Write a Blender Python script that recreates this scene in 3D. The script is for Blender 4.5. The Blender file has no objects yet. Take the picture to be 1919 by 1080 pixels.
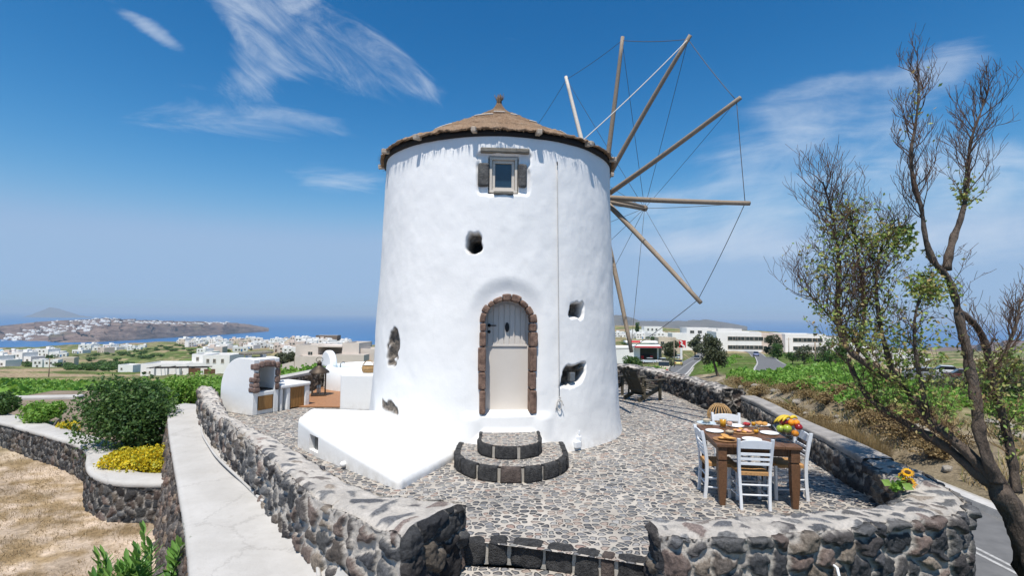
import bpy, bmesh, math, random
import numpy as np
from mathutils import Vector, Matrix
R = math.radians
random.seed(7); RNG = np.random.default_rng(7)
scene = bpy.context.scene
COL = scene.collection

# ------------------------------------------------------------------ camera
CZ = 2.33; PITCH = R(3.0); ROLL = R(0.55); FPX = 960.0
cam_d = bpy.data.cameras.new('camera'); cam = bpy.data.objects.new('camera', cam_d); COL.objects.link(cam)
cam_d.sensor_width = 36.0; cam_d.lens = 36.0*FPX/1919.0; cam_d.clip_start = 0.05; cam_d.clip_end = 200000
_f = Vector((0, math.cos(PITCH), math.sin(PITCH))); _u = Vector((0, -math.sin(PITCH), math.cos(PITCH))); _r = Vector((1, 0, 0))
_rt = _r*math.cos(ROLL)+_u*math.sin(ROLL); _up = -_r*math.sin(ROLL)+_u*math.cos(ROLL)
cam.matrix_world = Matrix(((_rt.x, _up.x, -_f.x, 0), (_rt.y, _up.y, -_f.y, 0), (_rt.z, _up.z, -_f.z, CZ), (0, 0, 0, 1)))
scene.camera = cam

# ------------------------------------------------------------------ sun + exposure
SUN_EL = 67.0; SUN_AZ = 11.0           # degrees; azimuth measured from -Y towards -X
sun_d = bpy.data.lights.new('sun', 'SUN'); sun = bpy.data.objects.new('sun', sun_d); COL.objects.link(sun)
sun_d.energy = 4.3; sun_d.angle = R(0.53); sun_d.color = (1.0, 0.955, 0.89)
_s = Vector((-math.sin(R(SUN_AZ))*math.cos(R(SUN_EL)), -math.cos(R(SUN_AZ))*math.cos(R(SUN_EL)), math.sin(R(SUN_EL))))
sun.rotation_euler = _s.to_track_quat('Z', 'Y').to_euler()
scene.view_settings.view_transform = 'Standard'; scene.view_settings.look = 'None'
scene.view_settings.exposure = 0.4; scene.view_settings.gamma = 1.0
scene.view_settings.use_curve_mapping = False
scene.cycles.use_denoising = True
scene.cycles.max_bounces = 8; scene.cycles.diffuse_bounces = 4; scene.cycles.transparent_max_bounces = 16
scene.cycles.volume_bounces = 0
scene.cycles.caustics_reflective = False; scene.cycles.caustics_refractive = False

# ------------------------------------------------------------------ world: sky + cirrus
world = bpy.data.worlds.new('World'); scene.world = world; world.use_nodes = True
SKYEXP = 1.32
wt = world.node_tree; wt.nodes.clear()
def wn(t, **k):
    n = wt.nodes.new(t)
    for a, b in k.items(): setattr(n, a, b)
    return n
def wl(a, b): wt.links.new(a, b)
def wmath(op, a, b=None, clamp=False):
    n = wn('ShaderNodeMath', operation=op, use_clamp=clamp)
    for i, q in enumerate((a, b)):
        if q is None: continue
        if isinstance(q, (int, float)): n.inputs[i].default_value = q
        else: wl(q, n.inputs[i])
    return n.outputs[0]
sky = wn('ShaderNodeTexSky', sky_type='NISHITA', sun_disc=False)
sky.sun_elevation = R(SUN_EL); sky.sun_rotation = R(180+SUN_AZ)
sky.air_density = 1.0; sky.dust_density = 0.3; sky.ozone_density = 1.6; sky.altitude = 250
# colour grading of the clear sky (deep azure overhead, soft plateau towards the horizon)
ssep = wn('ShaderNodeSeparateColor'); wl(sky.outputs[0], ssep.inputs[0]); scomb = wn('ShaderNodeCombineColor')
for i, (pw, k, cap) in enumerate(((2.9, 11.3, .335), (1.46, 1.86, .50), (1.19, 1.60, .735))):
    q = wmath('MULTIPLY', wmath('POWER', wmath('MULTIPLY', ssep.outputs[i], .1), pw), k)
    n = wn('ShaderNodeMath', operation='SMOOTH_MIN'); wl(q, n.inputs[0]); n.inputs[1].default_value = cap; n.inputs[2].default_value = .30
    wl(wmath('MULTIPLY', n.outputs[0], 10/SKYEXP), scomb.inputs[i])
hs = scomb
tc = wn('ShaderNodeTexCoord'); sep = wn('ShaderNodeSeparateXYZ'); wl(tc.outputs['Generated'], sep.inputs[0])
# direction -> slopes (x/y, z/y) of the northern half of the sky
yy = wmath('MAXIMUM', sep.outputs[1], 0.02)
U = wmath('DIVIDE', sep.outputs[0], yy); V = wmath('DIVIDE', sep.outputs[2], yy)
comb = wn('ShaderNodeCombineXYZ'); wl(U, comb.inputs[0]); wl(V, comb.inputs[1])
def fbm(scale, rot, sx, sy, detail=8, rough=0.62, dist=0.6, off=(0, 0, 0)):
    m = wn('ShaderNodeMapping', vector_type='TEXTURE'); m.inputs['Rotation'].default_value[2] = R(rot); m.inputs['Scale'].default_value = (sx, sy, 1); m.inputs['Location'].default_value = off
    wl(comb.outputs[0], m.inputs[0])
    n = wn('ShaderNodeTexNoise'); n.inputs['Scale'].default_value = scale; n.inputs['Detail'].default_value = detail
    n.inputs['Roughness'].default_value = rough; n.inputs['Distortion'].default_value = dist
    wl(m.outputs[0], n.inputs['Vector']); return n.outputs[0]
def ramp(x, a, b):
    n = wn('ShaderNodeMapRange', interpolation_type='SMOOTHSTEP'); wl(x, n.inputs[0])
    n.inputs[1].default_value = a; n.inputs[2].default_value = b; return n.outputs[0]
def blob(u0, v0, rot, a, b):
    m = wn('ShaderNodeMapping', vector_type='TEXTURE'); m.inputs['Location'].default_value = (u0, v0, 0)
    m.inputs['Rotation'].default_value[2] = R(rot); m.inputs['Scale'].default_value = (a, b, 1)
    wl(comb.outputs[0], m.inputs[0])
    l = wn('ShaderNodeVectorMath', operation='LENGTH'); wl(m.outputs[0], l.inputs[0])
    n = wn('ShaderNodeMapRange', interpolation_type='SMOOTHSTEP'); wl(l.outputs['Value'], n.inputs[0])
    n.inputs[1].default_value = 1.35; n.inputs[2].default_value = 0.0; return n.outputs[0]
n1 = fbm(9.0, -40, 1.9, .55, detail=14, rough=.68, dist=1.1); n1b = fbm(3.2, 20, 1.0, .8, detail=6, rough=.55, dist=1.4, off=(5, 2, 0))
n2 = fbm(7.0, -6, 1.9, .42, detail=12, rough=.62, dist=.6, off=(3, 1, 0)); n3 = fbm(7.5, 10, 2.2, .55, detail=12, rough=.62, dist=.7, off=(7, 3, 0))
def layer(blobs, noise, a, b, amt, noise2=None):
    t = None
    for q in blobs:
        q = blob(*q)
        t = q if t is None else wmath('ADD', t, q)
    t = wmath('MINIMUM', t, 1.0)
    if noise2 is not None: noise = wmath('ADD', wmath('MULTIPLY', noise, .62), wmath('MULTIPLY', noise2, .38))
    noise = wmath('ADD', wmath('MULTIPLY', wmath('SUBTRACT', noise, .5), 2.3), .5)
    x = wmath('ADD', noise, wmath('MULTIPLY', wmath('SUBTRACT', t, 1.0), 0.85))
    x = ramp(x, a, b)
    return wmath('MULTIPLY', x, amt)
c1 = layer([(-0.39, 0.55, -27, 0.32, 0.11), (-0.53, 0.46, 62, 0.18, 0.10), (-0.47, 0.60, -35, 0.26, 0.08), (-0.24, 0.50, -40, 0.13, 0.04)], n1, 0.14, 1.08, 0.66, n1b)
c2 = layer([(-0.55, 0.385, -4, 0.30, 0.07), (-0.35, 0.25, -6, 0.14, 0.045), (-0.72, 0.56, -34, 0.17, 0.022)], n2, 0.06, 1.0, 0.5)
c3 = layer([(0.62, 0.365, 12, 0.30, 0.13), (0.61, 0.45, 12, 0.17, 0.05), (0.72, 0.27, 4, 0.52, 0.12), (0.98, 0.22, 0, 0.34, 0.15), (0.40, 0.21, 0, 0.34, 0.05), (0.45, 0.14, 0, 0.5, 0.06), (0.86, 0.50, 25, 0.16, 0.07)], n3, 0.08, 1.08, 0.58, n1b)
cl = wmath('MINIMUM', wmath('ADD', wmath('ADD', c1, c2), c3), 0.8)
mix = wn('ShaderNodeMix', data_type='RGBA'); wl(cl, mix.inputs['Factor']); wl(hs.outputs[0], mix.inputs['A'])
mix.inputs['B'].default_value = (5.6, 6.2, 7.0, 1)
bg = wn('ShaderNodeBackground'); bg.inputs['Strength'].default_value = 0.1; wl(mix.outputs['Result'], bg.inputs['Color'])
wo = wn('ShaderNodeOutputWorld'); wl(bg.outputs[0], wo.inputs['Surface'])

# ------------------------------------------------------------------ helpers
def thing(name, label, cat, loc=(0, 0, 0), rotz=0.0, group=None, scale=1.0):
    o = bpy.data.objects.new(name, None); COL.objects.link(o)
    o.location = loc; o.rotation_euler = (0, 0, rotz); o.scale = (scale,)*3
    o.empty_display_size = 0.2
    tag(o, label, cat, group); return o
def tag(o, label, cat, group=None, kind=None):
    o['label'] = label; o['category'] = cat
    if group: o['group'] = group
    if kind: o['kind'] = kind
    return o
def struct(o, kind='structure'):
    o['kind'] = kind; return o
class MB:
    def __init__(s): s.v = []; s.f = []; s.n = 0; s.sm = []; s.attr = []
    def add(s, v, f, smooth=False):
        v = np.asarray(v, float).reshape(-1, 3)
        s.v.append(v); s.f.extend([tuple(i+s.n for i in q) for q in f]); s.sm.extend([smooth]*len(f)); s.n += len(v); return s
    def box(s, c, size, rotz=0.0, m=None, taper=1.0):
        x, y, z = [q/2 for q in size]
        v = np.array([(-x, -y, -z), (x, -y, -z), (x, y, -z), (-x, y, -z), (-x*taper, -y*taper, z), (x*taper, -y*taper, z), (x*taper, y*taper, z), (-x*taper, y*taper, z)])
        if m is not None: v = v @ np.array(m).T
        if rotz: c_, s_ = math.cos(rotz), math.sin(rotz); v = v @ np.array(((c_, s_, 0), (-s_, c_, 0), (0, 0, 1)))
        v = v+np.array(c)
        return s.add(v, [(0, 3, 2, 1), (4, 5, 6, 7), (0, 1, 5, 4), (1, 2, 6, 5), (2, 3, 7, 6), (3, 0, 4, 7)])
    def bar(s, p0, p1, w, h, up=(0, 0, 1)):
        p0 = np.array(p0, float); p1 = np.array(p1, float); d = p1-p0; L = np.linalg.norm(d); d /= L
        up = np.array(up, float); sx = np.cross(d, up); sx /= np.linalg.norm(sx); uz = np.cross(sx, d)
        return s.box((p0+p1)/2, (w, L, h), m=np.array((sx, d, uz)).T)
    def tube(s, pts, rad, n=8, caps=True, smooth=True):
        pts = np.asarray(pts, float); k = len(pts)
        rad = np.full(k, rad, float) if np.isscalar(rad) else np.asarray(rad, float)
        t = np.gradient(pts, axis=0); t /= (np.linalg.norm(t, axis=1)[:, None]+1e-12)
        a = np.array((0, 0, 1.)) if abs(t[0][2]) < 0.9 else np.array((1., 0, 0))
        nx = np.cross(t[0], a); nx /= np.linalg.norm(nx)
        ang = np.arange(n)/n*2*np.pi; ca, sa = np.cos(ang)[:, None], np.sin(ang)[:, None]
        vs = []
        for i in range(k):
            nx = nx-t[i]*(nx@t[i]); nx /= (np.linalg.norm(nx)+1e-12); ny = np.cross(t[i], nx)
            vs.append(pts[i]+rad[i]*(ca*nx+sa*ny))
        f = []
        for i in range(k-1):
            for j in range(n):
                j2 = (j+1) % n; f.append((i*n+j, i*n+j2, (i+1)*n+j2, (i+1)*n+j))
        if caps: f.append(tuple(range(n-1, -1, -1))); f.append(tuple((k-1)*n+j for j in range(n)))
        return s.add(np.concatenate(vs), f, smooth)
    def cyl(s, p0, p1, r0, r1=None, n=12, caps=True, smooth=True):
        return s.tube([p0, p1], [r0, r0 if r1 is None else r1], n, caps, smooth)
    def lathe(s, prof, n=24, c=(0, 0, 0), smooth=True, ang=(0, 2*math.pi)):
        full = abs(ang[1]-ang[0]-2*math.pi) < 1e-6; k = n if full else n+1
        a = ang[0]+(ang[1]-ang[0])*np.arange(k)/n
        prof = np.asarray(prof, float)
        v = np.stack([np.outer(prof[:, 0], np.cos(a)), np.outer(prof[:, 0], np.sin(a)), np.repeat(prof[:, 1:2], k, 1)], -1).reshape(-1, 3)+np.array(c)
        f = []
        for i in range(len(prof)-1):
            for j in range(n):
                j2 = (j+1) % k; f.append((i*k+j, i*k+j2, (i+1)*k+j2, (i+1)*k+j))
        return s.add(v, f, smooth)
    def ell(s, c, r, n=14, m=8, rotz=0):
        th = np.linspace(-np.pi/2, np.pi/2, m)
        b = MB().lathe([(max(math.cos(t), 1e-3), math.sin(t)) for t in th], n)
        v = b.v[0]*np.array(r)
        if rotz: c_, s_ = math.cos(rotz), math.sin(rotz); v = v @ np.array(((c_, s_, 0), (-s_, c_, 0), (0, 0, 1)))
        return s.add(v+np.array(c), b.f, True)
    def prism(s, poly, o, ax, ay, az, t, smooth=False):
        """polygon (a,b) in plane o+a*ax+b*ay, extruded t along az"""
        o, ax, ay, az = [np.array(q, float) for q in (o, ax, ay, az)]
        p = np.array([o+a*ax+b*ay for a, b in poly]); n = len(p)
        v = np.concatenate([p, p+az*t])
        f = [tuple(range(n-1, -1, -1)), tuple(range(n, 2*n))]+[(i, (i+1) % n, n+(i+1) % n, n+i) for i in range(n)]
        return s.add(v, f)
    def grid(s, P, closed_u=False, smooth=True):
        """P (nu,nv,3)"""
        nu, nv = P.shape[:2]; b = s.n
        idx = np.arange(nu*nv).reshape(nu, nv)
        if closed_u: idx = np.vstack([idx, idx[:1]])
        f = np.stack([idx[:-1, :-1], idx[1:, :-1], idx[1:, 1:], idx[:-1, 1:]], -1).reshape(-1, 4)
        return s.add(P.reshape(-1, 3), [tuple(q) for q in f.tolist()], smooth)
    def build(s, name, mat, parent=None, world=False, bevel=0, cols=None, seg=2, flip=False, keep=False):
        me = bpy.data.meshes.new(name); V = np.concatenate(s.v) if s.v else np.zeros((0, 3))
        if world and parent is not None:
            M = Matrix.LocRotScale(parent.location, parent.rotation_euler, parent.scale)
            if parent.parent is not None:
                q = parent.parent; M = Matrix.LocRotScale(q.location, q.rotation_euler, q.scale) @ M
            Mi = np.array(M.inverted()); V = V @ Mi[:3, :3].T+Mi[:3, 3]
        F = s.f
        lens = np.array([len(q) for q in F], np.int32)
        me.vertices.add(len(V)); me.vertices.foreach_set('co', V.ravel())
        flat = np.fromiter((i for q in F for i in (reversed(q) if flip else q)), np.int32, int(lens.sum()))
        me.loops.add(len(flat)); me.loops.foreach_set('vertex_index', flat)
        me.polygons.add(len(F)); st = np.zeros(len(F), np.int32); st[1:] = np.cumsum(lens)[:-1]
        me.polygons.foreach_set('loop_start', st); me.polygons.foreach_set('loop_total', lens)
        me.polygons.foreach_set('use_smooth', np.array(s.sm, bool))
        me.update(calc_edges=True); me.validate()
        if cols is not None:
            at = me.color_attributes.new('Col', 'FLOAT_COLOR', 'POINT'); at.data.foreach_set('color', np.asarray(cols, np.float32).ravel())
        me.materials.append(mat)
        o = bpy.data.objects.new(name, me); COL.objects.link(o)
        if parent is not None: o.parent = parent
        if bevel:
            b = o.modifiers.new('bevel', 'BEVEL'); b.width = bevel; b.segments = seg; b.limit_method = 'ANGLE'; b.angle_limit = R(35)
        return o
def children(o): return [c for c in bpy.data.objects if c.parent == o]
_kids = {}
def kids(o):
    if o.name not in _kids: _kids[o.name] = children(o)
    return _kids[o.name]
def dup(o, loc=None, rotz=None, label=None, scale=None, parent=None):
    c = o.copy(); COL.objects.link(c)
    if parent is not None: c.parent = parent
    if loc is not None: c.location = loc
    if rotz is not None: c.rotation_euler = (0, 0, rotz)
    if scale is not None: c.scale = scale if hasattr(scale, '__len__') else (scale,)*3
    if label: c['label'] = label
    for k in kids(o): dup(k, parent=c)
    return c
# --- numpy noise
def hsh(i, j, k, seed=0):
    h = (i.astype(np.int64)*374761393+j.astype(np.int64)*668265263+k.astype(np.int64)*2147483647+seed*1274126177) & 0xffffffff
    h = ((h ^ (h >> 13))*1274126177) & 0xffffffff; h = ((h ^ (h >> 16))*2246822519) & 0xffffffff
    return ((h ^ (h >> 15)) & 0xffffff)/float(0xffffff)
def vnoise(x, y, z=0.0, seed=0):
    x = np.asarray(x, float); y = np.asarray(y, float); z = np.asarray(z, float)+np.zeros_like(x)
    xi, yi, zi = np.floor(x), np.floor(y), np.floor(z); xf, yf, zf = x-xi, y-yi, z-zi
    xf, yf, zf = [q*q*(3-2*q) for q in (xf, yf, zf)]
    r = 0
    for a in (0, 1):
        for b in (0, 1):
            for c in (0, 1):
                r = r+hsh(xi+a, yi+b, zi+c, seed)*(xf if a else 1-xf)*(yf if b else 1-yf)*(zf if c else 1-zf)
    return r
def fnoise(x, y, z=0.0, o=4, seed=0):
    r = 0; a = .5; t = 0; f = 1.
    for i in range(o):
        r = r+a*vnoise(np.asarray(x)*f, np.asarray(y)*f, np.asarray(z)*f, seed+i*17); t += a; a *= .5; f *= 2.03
    return r/t
def sstep(a, b, x):
    t = np.clip((np.asarray(x, float)-a)/(b-a), 0, 1); return t*t*(3-2*t)
def voronoi(u, v, cell, seed=0, jit=0.85, asp=1.0):
    """returns edge distance (metres) and two random numbers of the cell"""
    x = u/(cell*asp); y = v/cell; ix, iy = np.floor(x), np.floor(y); z0 = np.zeros_like(ix)
    def pt(a, b): return a+.5+(hsh(a, b, z0, seed)-.5)*jit, b+.5+(hsh(a, b, z0, seed+5)-.5)*jit
    best = np.full(x.shape, 9e9); bx = np.zeros_like(x); by = np.zeros_like(x); ba = np.zeros_like(x); bb = np.zeros_like(x)
    for i in (-1, 0, 1):
        for j in (-1, 0, 1):
            px, py = pt(ix+i, iy+j); d = (px-x)**2+(py-y)**2; m = d < best
            best = np.where(m, d, best); bx = np.where(m, px, bx); by = np.where(m, py, by); ba = np.where(m, ix+i, ba); bb = np.where(m, iy+j, bb)
    e = np.full(x.shape, 9e9)
    for i in (-2, -1, 0, 1, 2):
        for j in (-2, -1, 0, 1, 2):
            px, py = pt(ba+i, bb+j); dx, dy = px-bx, py-by; L = np.sqrt(dx*dx+dy*dy); ok = L > 1e-6
            dd = ((bx+px)/2-x)*dx/np.where(ok, L, 1)+((by+py)/2-y)*dy/np.where(ok, L, 1)
            e = np.where(ok & (dd < e), dd, e)
    return e*cell, hsh(ba, bb, z0, seed+11), hsh(ba, bb, z0, seed+23)
def poly_len(P): return np.concatenate([[0], np.cumsum(np.linalg.norm(np.diff(P, axis=0), axis=1))])
def resample(P, n=None, step=None, smooth=0):
    P = np.asarray(P, float)
    for _ in range(smooth):   # chaikin
        q = np.empty((2*len(P)-2, P.shape[1])); q[0::2] = .75*P[:-1]+.25*P[1:]; q[1::2] = .25*P[:-1]+.75*P[1:]
        P = np.vstack([P[:1], q, P[-1:]])
    L = poly_len(P); n = n or max(2, int(L[-1]/step)+1); t = np.linspace(0, L[-1], n)
    return np.stack([np.interp(t, L, P[:, k]) for k in range(P.shape[1])], 1)
# --- view rays, used to place things measured in the photograph
_RT, _UP, _FW = [np.array(q) for q in (_rt, _up, _f)]
def ray(x, y): return _FW+_RT*(x-959.5)/FPX-_UP*(y-540)/FPX
def atz(x, y, z):
    r = ray(x, y); return np.array((0, 0, CZ))+r*((z-CZ)/r[2])
def aty(x, y, Y):
    r = ray(x, y); return np.array((0, 0, CZ))+r*(Y/r[1])

# ------------------------------------------------------------------ materials
def N(nt, t, **k):
    n = nt.nodes.new(t)
    for a, b in k.items(): setattr(n, a, b)
    return n
def newmat(name):
    m = bpy.data.materials.new(name); m.use_nodes = True; nt = m.node_tree; nt.nodes.clear()
    o = N(nt, 'ShaderNodeOutputMaterial'); p = N(nt, 'ShaderNodeBsdfPrincipled'); nt.links.new(p.outputs[0], o.inputs[0])
    return m, nt, p, o
def noise(nt, scale, detail=5, rough=.6, vec=None, dist=0, sc=None):
    n = N(nt, 'ShaderNodeTexNoise'); n.inputs['Scale'].default_value = scale; n.inputs['Detail'].default_value = detail
    n.inputs['Roughness'].default_value = rough; n.inputs['Distortion'].default_value = dist
    if vec is None: vec = N(nt, 'ShaderNodeTexCoord').outputs['Object']
    if sc is not None:
        mp = N(nt, 'ShaderNodeMapping'); mp.inputs['Scale'].default_value = sc; nt.links.new(vec, mp.inputs[0]); vec = mp.outputs[0]
    nt.links.new(vec, n.inputs['Vector']); return n
def mrange(nt, x, a, b, c=0., d=1., smooth=False):
    n = N(nt, 'ShaderNodeMapRange')
    if smooth: n.interpolation_type = 'SMOOTHSTEP'
    nt.links.new(x, n.inputs[0])
    for i, q in enumerate((a, b, c, d)): n.inputs[i+1].default_value = q
    return n.outputs[0]
def mixc(nt, f, a, b, mode='MIX'):
    n = N(nt, 'ShaderNodeMix', data_type='RGBA', blend_type=mode)
    for s, q in (('Factor', f), ('A', a), ('B', b)):
        if isinstance(q, (int, float)): n.inputs[s].default_value = q
        elif isinstance(q, tuple): n.inputs[s].default_value = q if len(q) == 4 else q+(1,)
        else: nt.links.new(q, n.inputs[s])
    return n.outputs['Result']
def bump(nt, p, h, strength=.5, dist=.02, prev=None):
    b = N(nt, 'ShaderNodeBump'); b.inputs['Strength'].default_value = strength; b.inputs['Distance'].default_value = dist
    nt.links.new(h, b.inputs['Height'])
    if prev is not None: nt.links.new(prev, b.inputs['Normal'])
    nt.links.new(b.outputs[0], p.inputs['Normal']); return b.outputs[0]
def mat(name, col, rough=.7, var=.25, vs=4., bs=30., bd=.004, col2=None, sc=None, metal=0., spec=.3, bstr=.6, coat=0):
    """base colour with blotchy variation between col and col2 (or darker), fine bump"""
    m, nt, p, o = newmat(name)
    c2 = col2 or tuple(q*(1-var) for q in col)
    n = noise(nt, vs, 6, .65, sc=sc); f = mrange(nt, n.outputs[0], .32, .68)
    nt.links.new(mixc(nt, f, c2, col), p.inputs['Base Color'])
    p.inputs['Roughness'].default_value = rough; p.inputs['Metallic'].default_value = metal; p.inputs['Specular IOR Level'].default_value = spec
    if coat: p.inputs['Coat Weight'].default_value = coat
    if bd: nb = noise(nt, bs, 5, .65, sc=sc); bump(nt, p, nb.outputs[0], bstr, bd)
    return m
def leafmat(name, cols, trans=.35, rough=.55):
    """leaf colours differ from leaf to leaf"""
    m, nt, p, o = newmat(name)
    g = N(nt, 'ShaderNodeNewGeometry'); r = N(nt, 'ShaderNodeValToRGB'); nt.links.new(g.outputs['Random Per Island'], r.inputs[0])
    el = r.color_ramp.elements
    while len(el) < len(cols): el.new(.5)
    for i, c in enumerate(cols): el[i].position = i/(len(cols)-1); el[i].color = c+(1,)
    nt.links.new(r.outputs[0], p.inputs['Base Color']); p.inputs['Roughness'].default_value = rough; p.inputs['Specular IOR Level'].default_value = .35
    t = N(nt, 'ShaderNodeBsdfTranslucent'); hv = N(nt, 'ShaderNodeHueSaturation'); hv.inputs['Value'].default_value = 1.3; hv.inputs['Hue'].default_value = .48
    nt.links.new(r.outputs[0], hv.inputs['Color']); nt.links.new(hv.outputs[0], t.inputs[0])
    s = N(nt, 'ShaderNodeMixShader'); s.inputs[0].default_value = trans
    nt.links.new(p.outputs[0], s.inputs[1]); nt.links.new(t.outputs[0], s.inputs[2]); nt.links.new(s.outputs[0], o.inputs[0])
    return m
M = {}
def plaster(name, col=(.80, .80, .785), stain=True, stone=False):
    m, nt, p, o = newmat(name)
    n1 = noise(nt, 1.1, 6, .6); n2 = noise(nt, 9, 5, .7); n3 = noise(nt, 60, 3, .6)
    c = mixc(nt, mrange(nt, n1.outputs[0], .35, .7), tuple(q*.955 for q in col), col)
    c = mixc(nt, mrange(nt, n2.outputs[0], .62, .8, 0, .35), c, tuple(q*.86 for q in col))
    if stain:
        tw_ = N(nt, 'ShaderNodeTexCoord').outputs['Object']; zs_ = N(nt, 'ShaderNodeSeparateXYZ'); nt.links.new(tw_, zs_.inputs[0])
        run = noise(nt, 7, 4, .7, tw_, sc=(1, 1, .06)); c = mixc(nt, mrange(nt, run.outputs[0], .60, .74, 0, .16), c, (.60, .575, .53))
        spl = noise(nt, 5, 5, .7, tw_); ft = N(nt, 'ShaderNodeMath', operation='MULTIPLY'); nt.links.new(mrange(nt, zs_.outputs[2], .22, .0), ft.inputs[0]); nt.links.new(mrange(nt, spl.outputs[0], .40, .66, 0, .55), ft.inputs[1]); c = mixc(nt, ft.outputs[0], c, (.46, .42, .36))
    if stone:
        a = N(nt, 'ShaderNodeVertexColor', layer_name='Col'); ns = noise(nt, 14, 6, .7)
        st = mixc(nt, mrange(nt, ns.outputs[0], .35, .7), (.055, .05, .045), (.27, .225, .18))
        sep = N(nt, 'ShaderNodeSeparateColor'); nt.links.new(a.outputs[0], sep.inputs[0])
        c = mixc(nt, sep.outputs[0], c, st)
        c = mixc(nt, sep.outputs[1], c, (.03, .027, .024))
    nt.links.new(c, p.inputs['Base Color']); p.inputs['Roughness'].default_value = .78; p.inputs['Specular IOR Level'].default_value = .25
    b = bump(nt, p, n2.outputs[0], .4, .010); b = bump(nt, p, n3.outputs[0], .35, .003, b)
    nw = noise(nt, 3.2, 4, .6, sc=(1, 1, .55)); bump(nt, p, nw.outputs[0], .4, .014, b)
    return m
M['plaster'] = plaster('white_plaster'); M['tower'] = plaster('tower_plaster', (.82, .805, .775), stone=True)
def cap_mat():
    m, nt, p, o = newmat('painted_cap'); n1 = noise(nt, 1.2, 6, .65); n2 = noise(nt, 7, 6, .7); n3 = noise(nt, 45, 4, .7)
    c = mixc(nt, mrange(nt, n1.outputs[0], .35, .68), (.40, .38, .35), (.49, .47, .44)); c = mixc(nt, mrange(nt, n2.outputs[0], .60, .72, 0, .55), c, (.33, .305, .27)); c = mixc(nt, mrange(nt, n3.outputs[0], .62, .75, 0, .5), c, (.28, .26, .23))
    wv = N(nt, 'ShaderNodeVectorMath', operation='MULTIPLY_ADD'); nt.links.new(n2.outputs['Color'], wv.inputs[0]); wv.inputs[1].default_value = (.35, .35, .35); nt.links.new(N(nt, 'ShaderNodeTexCoord').outputs['Object'], wv.inputs[2])
    v = N(nt, 'ShaderNodeTexVoronoi', feature='DISTANCE_TO_EDGE'); v.inputs['Scale'].default_value = .5; nt.links.new(wv.outputs[0], v.inputs['Vector']); ck = mrange(nt, v.outputs['Distance'], .009, .003, 0, .22); c = mixc(nt, ck, c, (.16, .145, .13))
    nt.links.new(c, p.inputs['Base Color']); p.inputs['Roughness'].default_value = .88; p.inputs['Specular IOR Level'].default_value = .2; b = bump(nt, p, n2.outputs[0], .5, .02); bump(nt, p, n3.outputs[0], .5, .006, b); return m
M['cap'] = cap_mat()
M['tan_plaster'] = mat('tan_plaster', (.66, .575, .50), .85, .12, .5, 12, .01)
M['house'] = mat('house_white', (.84, .825, .79), .85, .10, .3, 5, .01)
M['house_tan'] = mat('house_tan', (.64, .54, .42), .85, .14, .3, 5, .01)
M['house_rose'] = mat('house_rose', (.70, .58, .50), .85, .14, .3, 5, .01)
M['glassdark'] = mat('dark_window', (.035, .05, .055), .12, .3, 2, 4, 0, spec=.6)
M['roofgrey'] = mat('flat_roof', (.55, .53, .49), .9, .25, .6, 6, .01)
def stone_mat(name, rough=.85, bd=.018):
    m, nt, p, o = newmat(name); a = N(nt, 'ShaderNodeVertexColor', layer_name='Col')
    n1 = noise(nt, 34, 6, .75); n2 = noise(nt, 120, 3, .7); n3 = noise(nt, 6, 4, .6)
    k = mrange(nt, n1.outputs[0], .3, .72, .45, 1.55); k2 = mrange(nt, n2.outputs[0], .3, .7, .75, 1.25)
    mu = N(nt, 'ShaderNodeMath', operation='MULTIPLY'); nt.links.new(k, mu.inputs[0]); nt.links.new(k2, mu.inputs[1])
    ml = mixc(nt, a.outputs[1], 1.0, 1.0) if False else None
    f = N(nt, 'ShaderNodeMapRange'); nt.links.new(a.outputs['Alpha'], f.inputs[0]); f.inputs[3].default_value = .3; f.inputs[4].default_value = 1.
    one = N(nt, 'ShaderNodeMix', data_type='FLOAT'); nt.links.new(f.outputs[0], one.inputs[0]); one.inputs[2].default_value = 1.; nt.links.new(mu.outputs[0], one.inputs[3])
    vm = N(nt, 'ShaderNodeVectorMath', operation='SCALE'); nt.links.new(a.outputs[0], vm.inputs[0]); nt.links.new(one.outputs[0], vm.inputs['Scale'])
    # pale mortar smear / lichen in patches
    fs = mrange(nt, n3.outputs[0], .64, .74, 0, .18)
    c = mixc(nt, fs, vm.outputs[0], (.34, .32, .29))
    nt.links.new(c, p.inputs['Base Color']); p.inputs['Roughness'].default_value = rough; p.inputs['Specular IOR Level'].default_value = .25
    vf = N(nt, 'ShaderNodeTexVoronoi'); vf.inputs['Scale'].default_value = 26; nt.links.new(N(nt, 'ShaderNodeTexCoord').outputs['Object'], vf.inputs['Vector']); b = bump(nt, p, vf.outputs['Distance'], .55, .014); b = bump(nt, p, n1.outputs[0], 1., bd*1.3, b); bump(nt, p, n2.outputs[0], .6, .005, b); return m
M['stone'] = stone_mat('lava_stone')
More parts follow.
